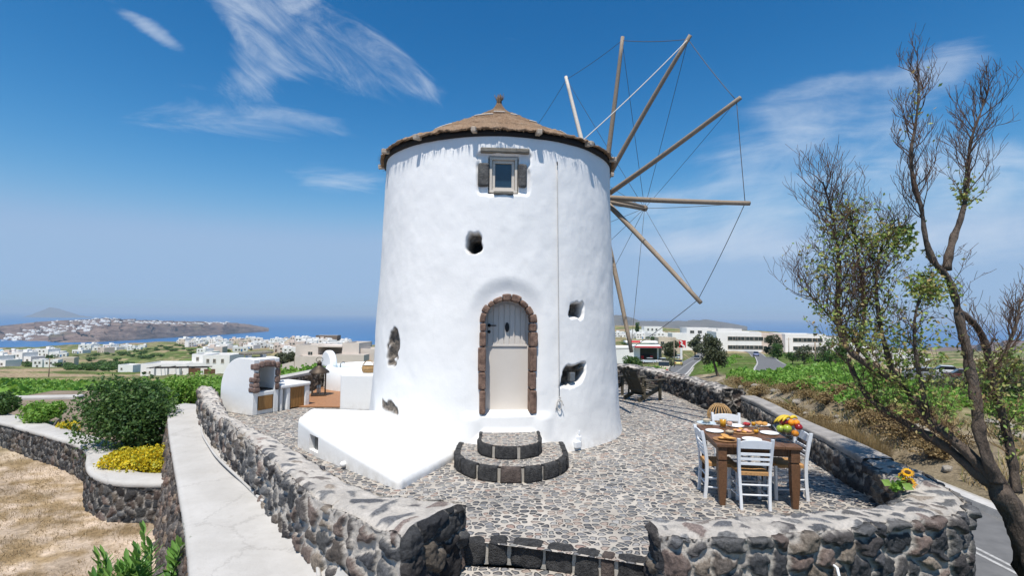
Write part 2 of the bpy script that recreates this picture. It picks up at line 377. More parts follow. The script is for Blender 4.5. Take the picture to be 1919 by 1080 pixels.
def pebble_mat(name, scale=10.0, mortar=(.48, .435, .375), ramp_cols=None, thr=.045, amp=.03):
    m, nt, p, o = newmat(name); tcn = N(nt, 'ShaderNodeTexCoord').outputs['Object']
    w = noise(nt, 3.5, 3, .6, tcn); wv = N(nt, 'ShaderNodeVectorMath', operation='MULTIPLY_ADD'); nt.links.new(w.outputs['Color'], wv.inputs[0])
    wv.inputs[1].default_value = (.11, .11, 0); nt.links.new(tcn, wv.inputs[2])
    w2 = noise(nt, 22, 3, .6, tcn); wv2 = N(nt, 'ShaderNodeVectorMath', operation='MULTIPLY_ADD'); nt.links.new(w2.outputs['Color'], wv2.inputs[0])
    wv2.inputs[1].default_value = (.022, .022, 0); nt.links.new(wv.outputs[0], wv2.inputs[2])
    mp = N(nt, 'ShaderNodeMapping'); mp.inputs['Scale'].default_value = (1, 1.12, 0); nt.links.new(wv2.outputs[0], mp.inputs[0])
    e = N(nt, 'ShaderNodeTexVoronoi', voronoi_dimensions='2D', feature='DISTANCE_TO_EDGE'); c = N(nt, 'ShaderNodeTexVoronoi', voronoi_dimensions='2D', feature='F1')
    for q in (e, c): q.inputs['Scale'].default_value = scale; q.inputs['Randomness'].default_value = .95; nt.links.new(mp.outputs[0], q.inputs['Vector'])
    sc = N(nt, 'ShaderNodeSeparateColor'); nt.links.new(c.outputs['Color'], sc.inputs[0])
    t = mrange(nt, sc.outputs[1], 0, 1, thr*.6, thr*3.0)                # joint width differs by stone
    sub = N(nt, 'ShaderNodeMath', operation='SUBTRACT'); nt.links.new(e.outputs['Distance'], sub.inputs[0]); nt.links.new(t, sub.inputs[1])
    rl = mrange(nt, sc.outputs[2], 0, 1, .47, .62); rs_ = N(nt, 'ShaderNodeMath', operation='SUBTRACT'); nt.links.new(rl, rs_.inputs[0]); nt.links.new(c.outputs['Distance'], rs_.inputs[1])
    mn_ = N(nt, 'ShaderNodeMath', operation='SMOOTH_MIN'); nt.links.new(sub.outputs[0], mn_.inputs[0]); nt.links.new(rs_.outputs[0], mn_.inputs[1]); mn_.inputs[2].default_value = .14; sub = mn_
    mask = mrange(nt, sub.outputs[0], -.014, .020, 0, 1, True)
    r = N(nt, 'ShaderNodeValToRGB'); nt.links.new(sc.outputs[0], r.inputs[0]); r.color_ramp.interpolation = 'CONSTANT'
    rc = ramp_cols or [(.065, .068, .075), (.16, .158, .16), (.25, .25, .235), (.12, .125, .13), (.33, .26, .215), (.21, .21, .215), (.30, .285, .27), (.09, .092, .098), (.38, .31, .26), (.19, .19, .19), (.36, .345, .325), (.15, .145, .145), (.32, .225, .185), (.24, .24, .245)]
    el = r.color_ramp.elements
    while len(el) < len(rc): el.new(.5)
    for i, q in enumerate(rc): el[i].position = i/len(rc); el[i].color = q+(1,)
    ns = noise(nt, 60, 4, .7, tcn); st = mixc(nt, 1.0, r.outputs[0], mixc(nt, mrange(nt, ns.outputs[0], .3, .7), (.6, .6, .6), (1.3, 1.3, 1.3)), 'MULTIPLY')
    nm = noise(nt, 1.3, 5, .6, tcn); mo = mixc(nt, mrange(nt, nm.outputs[0], .35, .65), tuple(q*.68 for q in mortar), mortar); nl = noise(nt, .45, 4, .6, tcn); dirt = mrange(nt, nl.outputs[0], .42, .66, 0, .22); st = mixc(nt, dirt, st, (.20, .17, .14)); mo = mixc(nt, dirt, mo, (.30, .26, .21))
    nt.links.new(mixc(nt, mask, mo, st), p.inputs['Base Color'])
    p.inputs['Specular IOR Level'].default_value = .3
    nt.links.new(mrange(nt, mask, 0, 1, .92, .62), p.inputs['Roughness'])
    hh = mrange(nt, sub.outputs[0], -.01, .16, 0, 1, True); hb = bump(nt, p, hh, 1.0, amp); bump(nt, p, ns.outputs[0], .4, .006, hb)
    return m
M['pebble'] = pebble_mat('pebble_floor'); M['pebble_fine'] = pebble_mat('pebble_fine', 14.5, thr=.04, amp=.018)
M['thatch'] = None
def thatch_mat():
    m, nt, p, o = newmat('thatch'); tcn = N(nt, 'ShaderNodeTexCoord').outputs['Object']
    sp = N(nt, 'ShaderNodeSeparateXYZ'); nt.links.new(tcn, sp.inputs[0])
    at = N(nt, 'ShaderNodeMath', operation='ARCTAN2'); nt.links.new(sp.outputs[1], at.inputs[0]); nt.links.new(sp.outputs[0], at.inputs[1])
    cb = N(nt, 'ShaderNodeCombineXYZ'); a2 = N(nt, 'ShaderNodeMath', operation='MULTIPLY'); nt.links.new(at.outputs[0], a2.inputs[0]); a2.inputs[1].default_value = 2.2
    nt.links.new(a2.outputs[0], cb.inputs[0]); nt.links.new(sp.outputs[2], cb.inputs[1])
    n1 = noise(nt, 55, 5, .7, cb.outputs[0], sc=(1, .22, 1)); n2 = noise(nt, 3, 4, .6, tcn); n3 = noise(nt, 40, 4, .7, tcn)
    c = mixc(nt, mrange(nt, n1.outputs[0], .3, .7), (.20, .125, .075), (.46, .31, .20))
    c = mixc(nt, mrange(nt, n2.outputs[0], .4, .7, 0, .5), c, (.50, .37, .26)); c = mixc(nt, mrange(nt, n3.outputs[0], .55, .75, 0, .5), c, (.10, .06, .04))
    nt.links.new(c, p.inputs['Base Color']); p.inputs['Roughness'].default_value = .95; p.inputs['Specular IOR Level'].default_value = .1
    b = bump(nt, p, n1.outputs[0], 1., .05); bump(nt, p, n3.outputs[0], .8, .02, b); return m
M['thatch'] = thatch_mat()
def wood_mat(name, a, b, sc=(12, 1.2, 12), rough=.75, bd=.004, planks=None):
    m, nt, p, o = newmat(name); n1 = noise(nt, 4, 6, .7, sc=sc, dist=.4); n2 = noise(nt, 2, 4, .6)
    c = mixc(nt, mrange(nt, n1.outputs[0], .3, .7), b, a); c = mixc(nt, mrange(nt, n2.outputs[0], .5, .75, 0, .4), c, tuple(q*.6 for q in a))
    nt.links.new(c, p.inputs['Base Color']); p.inputs['Roughness'].default_value = rough; p.inputs['Specular IOR Level'].default_value = .3
    bump(nt, p, n1.outputs[0], .6, bd); return m
M['pole'] = wood_mat('weathered_pole', (.36, .285, .21), (.19, .145, .105), (9, 9, 9)); M['pole_pale'] = wood_mat('pale_pole', (.62, .56, .48), (.42, .37, .31), (9, 9, 9))
M['rafter'] = wood_mat('rafter_wood', (.60, .50, .39), (.36, .28, .21), (8, 8, 8)); M['darkboard'] = mat('dark_fascia', (.028, .024, .022), .8, .4, 3, 20, .004)
M['tablewood'] = wood_mat('table_wood', (.20, .10, .05), (.075, .036, .018), (14, 1.5, 14), .5)
M['deckchair'] = wood_mat('grey_teak', (.125, .105, .072), (.06, .05, .034), (2, 14, 14)); M['deck'] = wood_mat('deck_boards', (.42, .215, .105), (.24, .115, .055), (14, 1.5, 14), .6)
M['pine'] = wood_mat('pine_door', (.40, .215, .075), (.21, .105, .035), (10, 10, 1.2), .6)
M['whitewood'] = mat('white_paint_wood', (.74, .755, .77), .5, .1, 8, 40, .001); M['rush'] = mat('rush_seat', (.52, .285, .115), .9, .35, 40, 90, .008, sc=(1, 4, 1))
M['doorpaint'] = mat('door_paint', (.64, .59, .53), .45, .05, 3, 30, .001); M['iron'] = mat('black_iron', (.02, .02, .02), .5, .3, 20, 40, .001)
M['trimstone'] = mat('red_trim_stone', (.31, .20, .145), .9, .5, 9, 45, .03, col2=(.085, .05, .038), bstr=.9)
M['greystone'] = mat('grey_stone_block', (.15, .145, .135), .9, .5, 10, 40, .03, col2=(.06, .058, .055), bstr=.9)
M['lintel'] = mat('grey_lintel', (.30, .27, .22), .9, .4, 6, 30, .02, sc=(1, 6, 6), col2=(.13, .115, .095))
M['stepstone'] = mat('step_block', (.115, .112, .11), .9, .5, 16, 55, .08, col2=(.036, .036, .037), bstr=1.)
M['stepstone2'] = mat('step_block_brown', (.17, .13, .11), .9, .5, 7, 48, .05, col2=(.07, .055, .05), bstr=1.)
M['mortar'] = mat('mortar', (.47, .43, .37), .95, .2, 5, 50, .008)
M['windowframe'] = mat('cream_window_wood', (.62, .56, .48), .55, .1, 6, 30, .001)
M['rope'] = mat('rope_pale', (.62, .58, .52), .8, .2, 40, 60, .002); M['wire'] = mat('steel_wire', (.10, .095, .09), .5, .2, 10, 30, 0)
M['metal_grey'] = mat('galvanised', (.30, .31, .31), .45, .2, 8, 30, .001, metal=.7)
M['bark'] = mat('bark', (.17, .13, .10), .95, .5, 7, 26, .05, col2=(.06, .045, .036), sc=(1, 1, .35), bstr=1.); M['twig'] = mat('twig', (.15, .09, .06), .9, .35, 12, 40, .002)
M['leaf_dark'] = leafmat('leaf_dark', [(0.035, 0.079, 0.025), (0.060, 0.131, 0.035), (0.096, 0.184, 0.045), (0.049, 0.102, 0.032), (0.149, 0.236, 0.061)])
M['leaf_vine'] = leafmat('leaf_vine', [(0.102, 0.223, 0.034), (0.158, 0.317, 0.044), (0.223, 0.400, 0.064), (0.121, 0.251, 0.037), (0.288, 0.437, 0.094)])
M['leaf_tree'] = leafmat('leaf_tree', [(0.127, 0.229, 0.051), (0.217, 0.330, 0.077), (0.330, 0.407, 0.101), (0.407, 0.280, 0.127), (0.178, 0.267, 0.072), (0.508, 0.508, 0.152)])
M['leaf_yellow'] = leafmat('leaf_yellow', [(0.334, 0.351, 0.029), (0.632, 0.527, 0.026), (0.842, 0.667, 0.029), (0.246, 0.299, 0.035), (0.737, 0.580, 0.035)])
M['leaf_oleander'] = leafmat('leaf_oleander', [(0.074, 0.186, 0.039), (0.123, 0.271, 0.049), (0.210, 0.383, 0.087), (0.099, 0.222, 0.045)], rough=.35)
M['leaf_olive'] = leafmat('leaf_olive', [(0.075, 0.093, 0.045), (0.112, 0.128, 0.068), (0.053, 0.068, 0.036), (0.150, 0.158, 0.090)])
M['straw'] = leafmat('dry_grass', [(.36, .27, .15), (.46, .36, .22), (.28, .20, .10), (.52, .43, .28)], trans=.2)
M['asphalt'] = mat('asphalt', (.16, .158, .155), .9, .25, 3, 160, .006, col2=(.115, .114, .113)); M['roadline'] = mat('road_paint', (.50, .49, .47), .9, .5, 14, 60, 0); M['kerbstone'] = mat('kerb_paint', (.52, .50, .47), .9, .3, 4, 40, .006)
M['concrete'] = mat('concrete', (.42, .395, .355), .9, .2, 3, 40, .006); M['coping'] = mat('coping_cement', (.36, .335, .305), .9, .35, 4, 40, .01, col2=(.20, .185, .17))
# ------------------------------------------------------------------ terrain (one sheet out to the cliffs), sea, headlands
def hor(px): return 581.1+px*0.00961
TD = np.array([8, 12, 20, 30, 45, 70, 100, 145, 200, 280, 400, 600, 850, 1100.])
_T = {  # column -> height (negative) or picture row (positive) of the land at each distance
 -700: [-1.6, -1.6, -1.5, -2.8, -4.5, 709, 708, 705, 700, 692, 682, 670, 660, 656],
 0:   [-1.6, -1.6, -1.5, -2.8, -4.5, 709, 708, 705, 700, 692, 682, 668, 657, 653],
 200: [-1.6, -1.6, -1.5, -2.8, -4.5, 709, 708, 705, 699, 690, 680, 666, 654, 646],
 330: [-1.6, -1.6, -1.5, -2.8, -4.4, 709, 708, 705, 697, 686, 672, 656, 645, 641],
 480: [-1.6, -1.6, -1.5, -2.5, -3.9, 705, 701, 697, 690, 680, 668, 655, 644, 638],
 600: [-1.6, -1.6, -1.5, -2.0, -3.0, 702, 698, 695, 688, 678, 664, 650, 642, 640],
 690: [-1.6, -1.6, -1.5, -2.0, -3.0, 702, 698, 695, 688, 678, 666, 653, 648, 647],
 960: [-1.6, -1.6, -1.6, -2.2, -3.4, 700, 695, 688, 680, 668, 652, 640, 632, 630],
 1160: [-1.6, -1.6, -1.7, -2.5, -3.8, -5.5, 692, 683, 670, 655, 640, 623, 614, 611],
 1300: [-1.6, -1.6, -1.6, -2.0, 712, 695, 684, 674, 665, 655, 640, 627, 620, 617],
 1400: [-.95, -.95, -.85, -1.45, 703, 688, 679, 670, 662, 655, 641, 629, 622, 620],
 1560: [-.9, -.9, -.8, -1.3, 690, 678, 672, 667, 663, 660, 652, 643, 634, 630],
 1700: [-.9, -.9, -.8, -1.7, 724, 718, 712, 704, 696, 689, 681, 672, 664, 658],
 1919: [-.9, -.9, -.8, -1.8, 726, 719, 713, 705, 697, 690, 683, 675, 667, 660],
 2700: [-.9, -.9, -.8, -1.8, 730, 724, 718, 711, 704, 698, 690, 682, 674, 668]}
TC = np.array(sorted(_T)); TZ = np.array([[q if q < 0 else CZ-(q-hor(c))/FPX*d for q, d in zip(_T[c], TD)] for c in TC])
_rd = resample(np.array([(7.6, -30, -1.6), (7.6, 4, -1.6), (7.6, 12, -1.6), (8.3, 22, -1.75), (11.0, 36, -2.6), (17.5, 60, -4.6), (25.3, 81, -6.7), (46, 136, -10.2), (68, 190, -13.3), (112, 300, -18.2), (150, 380, -21)]), step=1.0, smooth=2)
def road_near(x, y):
    x = np.asarray(x, float); y = np.asarray(y, float); best = np.full(x.shape, 1e9); lat = np.zeros_like(x); z = np.zeros_like(x)
    for i in range(0, len(_rd)-1):
        a, b = _rd[i], _rd[i+1]; d = b[:2]-a[:2]; L = math.hypot(*d); d = d/L
        t = np.clip((x-a[0])*d[0]+(y-a[1])*d[1], 0, L); qx, qy = a[0]+d[0]*t, a[1]+d[1]*t
        dist = np.hypot(x-qx, y-qy); m = dist < best
        best = np.where(m, dist, best); lat = np.where(m, (x-a[0])*d[1]-(y-a[1])*d[0], lat); z = np.where(m, a[2]+(b[2]-a[2])*t/L, z)
    return lat, z, best
def base_z(x, y):
    x = np.asarray(x, float); y = np.asarray(y, float); yy = np.maximum(y, .35*np.hypot(x, y)+.01)
    col = np.clip(960+FPX*x/yy, TC[0], TC[-1]); d = np.clip(yy, TD[0], TD[-1])
    ci = np.clip(np.searchsorted(TC, col)-1, 0, len(TC)-2); di = np.clip(np.searchsorted(TD, d)-1, 0, len(TD)-2)
    fc = (col-TC[ci])/(TC[ci+1]-TC[ci]); fd = (np.log(d)-np.log(TD[di]))/(np.log(TD[di+1])-np.log(TD[di]))
    fc = fc*fc*(3-2*fc)
    return (TZ[ci, di]*(1-fc)+TZ[ci+1, di]*fc)*(1-fd)+(TZ[ci, di+1]*(1-fc)+TZ[ci+1, di+1]*fc)*fd
def ground(x, y):
    x = np.atleast_1d(np.asarray(x, float)); y = np.atleast_1d(np.asarray(y, float))
    z = base_z(x, y); d = np.hypot(x, y)
    z = z+(fnoise(x*.35, y*.35, seed=3)-.5)*np.clip((d-16)/20, .03, 1)*.7+(fnoise(x*.03, y*.03, seed=4)-.5)*np.clip((d-60)/150, 0, 1)*4
    near = (x > -2) & (y > -40) & (y < 400)
    if near.any():
        lat, rz, bd = road_near(x[near], y[near]); al = np.where(np.abs(bd) > np.abs(lat)+.5, 99., np.abs(lat))
        k = sstep(2.35, 4.2, al); zn = rz-.05+(z[near]-rz+.05)*k
        z[near] = np.where(al < 4.2, zn, z[near])
    if globals().get('SIDE_ON'):
        m_ = (x > 20) & (y > 50) & (y < 420)
        if m_.any():
            D = (x[m_][:, None]-_r2[None, :, 0])**2+(y[m_][:, None]-_r2[None, :, 1])**2; j = D.argmin(1); dd_ = np.sqrt(D[np.arange(len(j)), j]); k = sstep(7.5, 2.9, dd_); z[m_] = z[m_]*(1-k)+(_r2[j, 2]-.12)*k
    drop = sstep(1120, 1420, np.maximum(y, .35*d)); z = z*(1-drop)-330*drop
    return z
def gz(x, y): return float(ground(x, y)[0])
def hit(px, py, d0=12., d1=1150.):
    """where the sight line through a picture point meets the land"""
    r = ray(px, py); Y = np.exp(np.linspace(math.log(d0), math.log(d1), 900)); P = np.outer(Y/r[1], r)+np.array((0, 0, CZ))
    g = ground(P[:, 0], P[:, 1]); b = np.nonzero(P[:, 2] < g)[0]
    i = b[0] if len(b) else len(Y)-1
    return np.array((P[i, 0], P[i, 1], g[i]))
def at(px, d):
    x = (px-959.5)/FPX*d; return np.array((x, d, gz(x, d)))
SIDE_ON = False
# side road climbing past the long white building
_r2 = []
for px, py in [(1330, 649.5), (1365, 651), (1395, 655), (1418, 662), (1435, 672), (1447, 683), (1456, 695)]:
    q = hit(px, py, 40); _r2.append(q)
_r2 = resample(np.array(_r2), step=3., smooth=2); _r2[:, 2] = ground(_r2[:, 0], _r2[:, 1])
_r2[:, 2] = np.convolve(np.pad(_r2[:, 2], 6, mode='edge'), np.ones(13)/13, 'valid')
SIDE_ON = True
_cols = np.concatenate([np.linspace(-2300, -200, 30)[:-1], np.linspace(-200, 700, 190)[:-1], np.linspace(700, 1150, 40)[:-1], np.linspace(1150, 2000, 220)[:-1], np.linspace(2000, 4000, 30)])
_ds = np.concatenate([np.linspace(-6, 5, 9)[:-1], np.exp(np.linspace(math.log(5), math.log(60), 210))[:-1], np.exp(np.linspace(math.log(60), math.log(1450), 150))])
GX = np.empty((len(_cols), len(_ds))); GY = np.empty_like(GX)
for j, d in enumerate(_ds):
    w = max(d, 6.0); GX[:, j] = (_cols-959.5)/FPX*w; GY[:, j] = d
GZ = ground(GX.ravel(), GY.ravel()).reshape(GX.shape)
b = MB().grid(np.stack([GX, GY, GZ], -1))
# land cover (real vegetation and soil colour)
def cover(x, y):
    col = 960+FPX*x/np.maximum(y, .35*np.hypot(x, y)+.01); d = np.hypot(x, y)
    n1 = fnoise(x*.02, y*.02, seed=8); n2 = fnoise(x*.22, y*.22, seed=9); n3 = fnoise(x*.9, y*.9, seed=10)
    e, r1, r2 = voronoi(x*.8+y*.6, y*.8-x*.6, 55., seed=31, asp=1.8)
    soil = np.stack([.30+.1*n2, .225+.08*n2, .145+.06*n2], -1); dry = np.stack([.27+.1*n3, .225+.08*n3, .12+.05*n3], -1)
    rw_ = (.72+.5*sstep(.35, .65, vnoise((x*.5+y*.87)*.32, (x*.87-y*.5)*.03, seed=15))*np.clip(d/150, .2, 1))[..., None]; green = np.stack([.07+.06*n2, .115+.07*n2, .028+.02*n2], -1)*rw_; olive = np.stack([.13+.06*n2, .13+.06*n2, .06+.03*n2], -1)*rw_
    gw = np.where(r1 < .55, 1.0, np.where(r1 < .78, .55, .12)); gw = np.clip(gw+(n2-.5)*.9, 0, 1)
    ow = np.where(r2 < .4, 0.7, 0.15)
    c = soil*(1-gw[..., None])+(green*(1-ow[..., None])+olive*ow[..., None])*gw[..., None]
    c = np.where((e < 1.6)[..., None] & (d > 80)[..., None], dry, c)
    # right hand vineyard slope: green; left lot: straw
    vy = sstep(1255, 1300, col)*(1-sstep(1590, 1690, col))*sstep(17, 24, d)*(1-sstep(165, 200, d)); gg = green*1.0*(.65+.7*n3[..., None])
    k = (vy*np.clip(.35+1.2*n2, 0, 1))[..., None]; c = c*(1-k)+gg*k
    nb_ = (x > -2) & (y < 60) & (y > -40); lat_ = np.full(x.shape, 99.); 
    if nb_.any():
        l_, z_, b_ = road_near(x[nb_], y[nb_]); lat_[nb_] = np.where(b_ < 9, l_, 99)
    n4 = fnoise(x*2.2, y*2.2, seed=14); stony = np.stack([.17+.26*n4*n3+.05*n3, .135+.23*n4*n3+.04*n3, .085+.18*n4*n3+.03*n3], -1); kb_ = (sstep(1.5, 3., lat_)*(1-sstep(4.6, 6.5, lat_)))[..., None]; near_soil = ((lat_ > 4)*(1-sstep(26, 44, d))*.6)[..., None]
    c = c*(1-near_soil)+np.stack([.27+.12*n3, .22+.09*n3, .14+.06*n3], -1)*near_soil; c = c*(1-kb_)+stony*kb_
    nr = ((1-sstep(17, 24, d))*(lat_ > 90))[..., None]; st_ = fnoise(x*.9+y*.5, y*2.6, seed=12); pt = sstep(.42, .62, .6*st_+.4*fnoise(x*4, y*4, seed=13)); lot = np.stack([.52-.20*pt, .415-.185*pt, .315-.185*pt], -1)*(.78+.4*n3[..., None]); c = c*(1-nr)+lot*nr
    far = sstep(1050, 1200, y)[..., None]; c = c*(1-far)+np.array((.16, .13, .11))*far
    return c
cc = cover(GX.ravel(), GY.ravel())
m, nt, p, o = newmat('land'); a = N(nt, 'ShaderNodeVertexColor', layer_name='Col'); n1 = noise(nt, 1.1, 8, .7); n2 = noise(nt, 14, 5, .7)
k = mixc(nt, mrange(nt, n1.outputs[0], .35, .65), (.6, .58, .54), (1.3, 1.3, 1.32)); c = mixc(nt, 1.0, a.outputs[0], k, 'MULTIPLY')
k2 = mixc(nt, mrange(nt, n2.outputs[0], .3, .7), (.7, .7, .7), (1.25, 1.25, 1.25)); c = mixc(nt, 1.0, c, k2, 'MULTIPLY')
nt.links.new(c, p.inputs['Base Color']); p.inputs['Roughness'].default_value = 1.; p.inputs['Specular IOR Level'].default_value = .05; bb = bump(nt, p, n1.outputs[0], .8, .15); bump(nt, p, n2.outputs[0], .8, .03, bb)
struct(b.build('terrain', m, cols=np.concatenate([cc, np.ones((len(cc), 1))], 1)))

SEA = -250.0
m, nt, p, o = newmat('sea_water'); p.inputs['Base Color'].default_value = (.006, .075, .215, 1); p.inputs['Roughness'].default_value = .32; p.inputs['Specular IOR Level'].default_value = .35
n1 = noise(nt, .02, 5, .65); n2 = noise(nt, .0005, 5, .65, sc=(1, .3, 1))
nt.links.new(mixc(nt, mrange(nt, n2.outputs[0], .42, .68), (.004, .088, .255), (.010, .13, .33)), p.inputs['Base Color']); bump(nt, p, n1.outputs[0], .5, 3.)
b = MB(); b.lathe([(.5, 0), (3000, 0), (9000, 0), (25000, 0), (60000, 0), (100000, 0)], 64); v = b.v[0]; v[:, 2] = SEA
struct(b.build('sea', m, flip=False))

def ridge(name, cols, dist, top, foot, depth, seed, matl, cliff=1.0, nx=260, amp=14):
    """a headland: cliff face from the sea up to its edge, then a plateau rising to the ridge line"""
    px = np.linspace(cols[0], cols[-1], nx); D = np.interp(px, cols, dist); ty = np.interp(px, cols, top); ey = np.interp(px, cols, foot)
    zt = CZ-(ty-hor(px))/FPX*(D+depth); ze = np.minimum(CZ-(ey-hor(px))/FPX*(D+depth*.12), zt)
    S = np.concatenate([np.linspace(0, 1, 34), np.linspace(1, 2, 40)[1:], np.linspace(2, 3, 14)[1:]])
    X = np.empty((nx, len(S))); Y = np.empty_like(X); Z = np.empty_like(X)
    for j, s in enumerate(S):
        if s <= 1: d = D+depth*.12*s; z = SEA-3+(ze-SEA)*(s**.8)
        elif s <= 2: d = D+depth*(.12+.88*(s-1)); z = ze+(zt-ze)*(s-1)
        else: d = D+depth+(s-2)*1500; z = zt+(SEA-zt)*sstep(0, 1, s-2)*1.0-(s-2)*40
        X[:, j] = (px-959.5)/FPX*d; Y[:, j] = d; Z[:, j] = z
    gu = fnoise(px[:, None]*.11+0*S, S[None]*1.6, seed=seed, o=5)-.5; gv = fnoise(px[:, None]*.03, S[None]*9, seed=seed+3)-.5
    taper = np.clip((np.arange(nx)/nx)*12, 0, 1)*np.clip((1-np.arange(nx)/nx)*12, 0, 1)
    fac = (np.clip(S, 0, 1)*np.clip(3-S, 0, 1))[None]*taper[:, None]
    Y += gu*depth*.30*fac*cliff; Z += (gv*amp+gu*amp*1.2)*fac
    Z = np.maximum(Z, SEA-8) if name != 'far_shore' else Z
    return struct(MB().grid(np.stack([X, Y, Z], -1)).build(name, matl))
m, nt, p, o = newmat('caldera_rock'); tcn = N(nt, 'ShaderNodeTexCoord').outputs['Object']
n1 = noise(nt, .006, 8, .65, tcn, sc=(1, 1, 7)); n2 = noise(nt, .014, 6, .7, tcn); n3 = noise(nt, .003, 5, .6, tcn, sc=(1, 1, 2))
c = mixc(nt, mrange(nt, n1.outputs[0], .35, .66), (.085, .055, .045), (.26, .19, .155)); c = mixc(nt, mrange(nt, n2.outputs[0], .58, .72, 0, .7), c, (.40, .33, .26))
c = mixc(nt, mrange(nt, n3.outputs[0], .55, .7, 0, .7), c, (.12, .115, .06)); c = mixc(nt, mrange(nt, n2.outputs[0], .42, .3, 0, .8), c, (.045, .04, .045))
nt.links.new(c, p.inputs['Base Color']); p.inputs['Roughness'].default_value = 1; p.inputs['Specular IOR Level'].default_value = .05; bump(nt, p, n2.outputs[0], 1., 25); M['rock'] = m
head = ridge('headland', [-420, 0, 90, 190, 260, 330, 420, 470, 506], [3900, 3950, 4000, 4150, 4500, 5000, 5700, 6300, 6800], [622, 612, 602, 596.5, 600, 602, 604, 608, 615], [662, 652, 645, 618, 612, 611, 611, 613, 619], 900, 5, M['rock'], 1.0)
M['hill_far'] = mat('far_hill', (.15, .13, .11), 1, .3, .004, .02, 20, col2=(.10, .095, .075))
ridge('far_headland', [455, 480, 505, 560, 575], [9000, 9000, 9000, 9000, 9000], [612, 611, 611.5, 613, 614.5], [614, 613, 613, 614, 615], 600, 9, M['hill_far'], .5, 80, 5)
ridge('island', [35, 60, 95, 120, 150, 190], [17500]*6, [597, 590, 576, 581, 591, 597], [600]*6, 1500, 15, M['hill_far'], .5, 80, 10)
ridge('far_hills', [1060, 1120, 1165, 1185, 1200, 1225, 1260, 1300, 1325, 1345, 1370, 1400], [5200]*3+[6000]*9, [600, 594, 590.5, 596, 602, 601.5, 602, 600.5, 599, 602.5, 606, 612], [622]*12, 1500, 21, M['hill_far'], .6, 200, 16)
ridge('far_hills', [1480, 1560, 1640, 1720, 1800, 1880, 1960, 2300, 2800], [3000, 2900, 2800, 2700, 2600, 2500, 2500, 2500, 2500], [668, 662, 658, 655, 650, 640, 636, 636, 636], [680]*9, 900, 27, M['rock'], .6, 160, 14)

# roads
def ribbon(path, w0, w1, dz, matl, name):
    t = np.gradient(path, axis=0); t = t/np.linalg.norm(t[:, :2], axis=1)[:, None]; nrm = np.stack([t[:, 1], -t[:, 0], 0*t[:, 0]], 1)
    P = np.stack([path+nrm*w0+np.array((0, 0, dz)), path+nrm*w1+np.array((0, 0, dz))], 1); return MB().grid(P).build(name, matl)
struct(ribbon(_rd, -2.2, 2.2, 0.0, M['asphalt'], 'road'))
struct(ribbon(_rd, .21, .28, .006, M['roadline'], 'road_marking')); struct(ribbon(_rd, .37, .44, .006, M['roadline'], 'road_marking'))
struct(ribbon(_rd[:260], -1.95, -1.85, .006, M['roadline'], 'road_edge_marking'))
# raised kerb on the field side
t = np.gradient(_rd, axis=0); t = t/np.linalg.norm(t[:, :2], axis=1)[:, None]; nr = np.stack([t[:, 1], -t[:, 0], 0*t[:, 0]], 1)
sec = [(2.05, 0), (2.07, .14), (2.35, .14), (2.37, -.1)]
struct(MB().grid(np.stack([_rd+nr*a+np.array((0, 0, h)) for a, h in sec], 1), smooth=False).build('kerb', M['kerbstone']))
struct(MB().grid(np.stack([_rd[:150]+nr[:150]*a+np.array((0, 0, h)) for a, h in [(2.372, .02), (3.3, .05), (3.5, -.15)]], 1)).build('verge', M['concrete']))
struct(ribbon(_r2, -2.2, 2.2, .05, M['asphalt'], 'side_road')); struct(ribbon(_r2, 2.0, 2.2, .06, M['roadline'], 'side_road_marking')); struct(ribbon(_r2, -2.2, -2.0, .06, M['roadline'], 'side_road_marking'))
# haze: even air round everything, sky outside
m = bpy.data.materials.new('haze'); m.use_nodes = True; nt = m.node_tree; nt.nodes.clear(); o = N(nt, 'ShaderNodeOutputMaterial'); pv = N(nt, 'ShaderNodeVolumePrincipled')
pv.inputs['Color'].default_value = (.64, .80, .97, 1); pv.inputs['Density'].default_value = 4.6e-5; pv.inputs['Anisotropy'].default_value = 0.0; nt.links.new(pv.outputs[0], o.inputs['Volume'])
hz = MB().box((0, 0, (SEA-15+260)/2), (210000, 210000, 260-SEA+15)).build('haze', m); hz['kind'] = 'stuff'; hz['label'] = 'pale bluish sea haze filling the air to the horizon'
hz['category'] = 'haze'
# ------------------------------------------------------------------ windmill
AX, AY = -0.33, 11.25
def RW(z):   # radius of the whitewashed wall
    z = np.asarray(z, float); return 2.43+.22*(1-np.clip(z, 0, 5.4)/5.4)**1.25+.10*np.exp(-np.clip(z, -.2, 9)/.22)*.5
mill = thing('windmill', 'round whitewashed windmill with thatched cone roof and bare sail poles', 'windmill', (AX, AY, 0))
ZT = 5.47
th = np.concatenate([np.linspace(-95, 100, 560, endpoint=False), np.linspace(100, 265, 70, endpoint=False)])*math.pi/180   # from -Y towards +X
zz = np.concatenate([np.linspace(-.05, ZT, 235)])
T, Z = np.meshgrid(th, zz, indexing='ij')
wob = (fnoise(T*3.0+9, Z*.9, seed=41)-.5)*.055+(fnoise(T*9+3, Z*3, seed=42)-.5)*.009
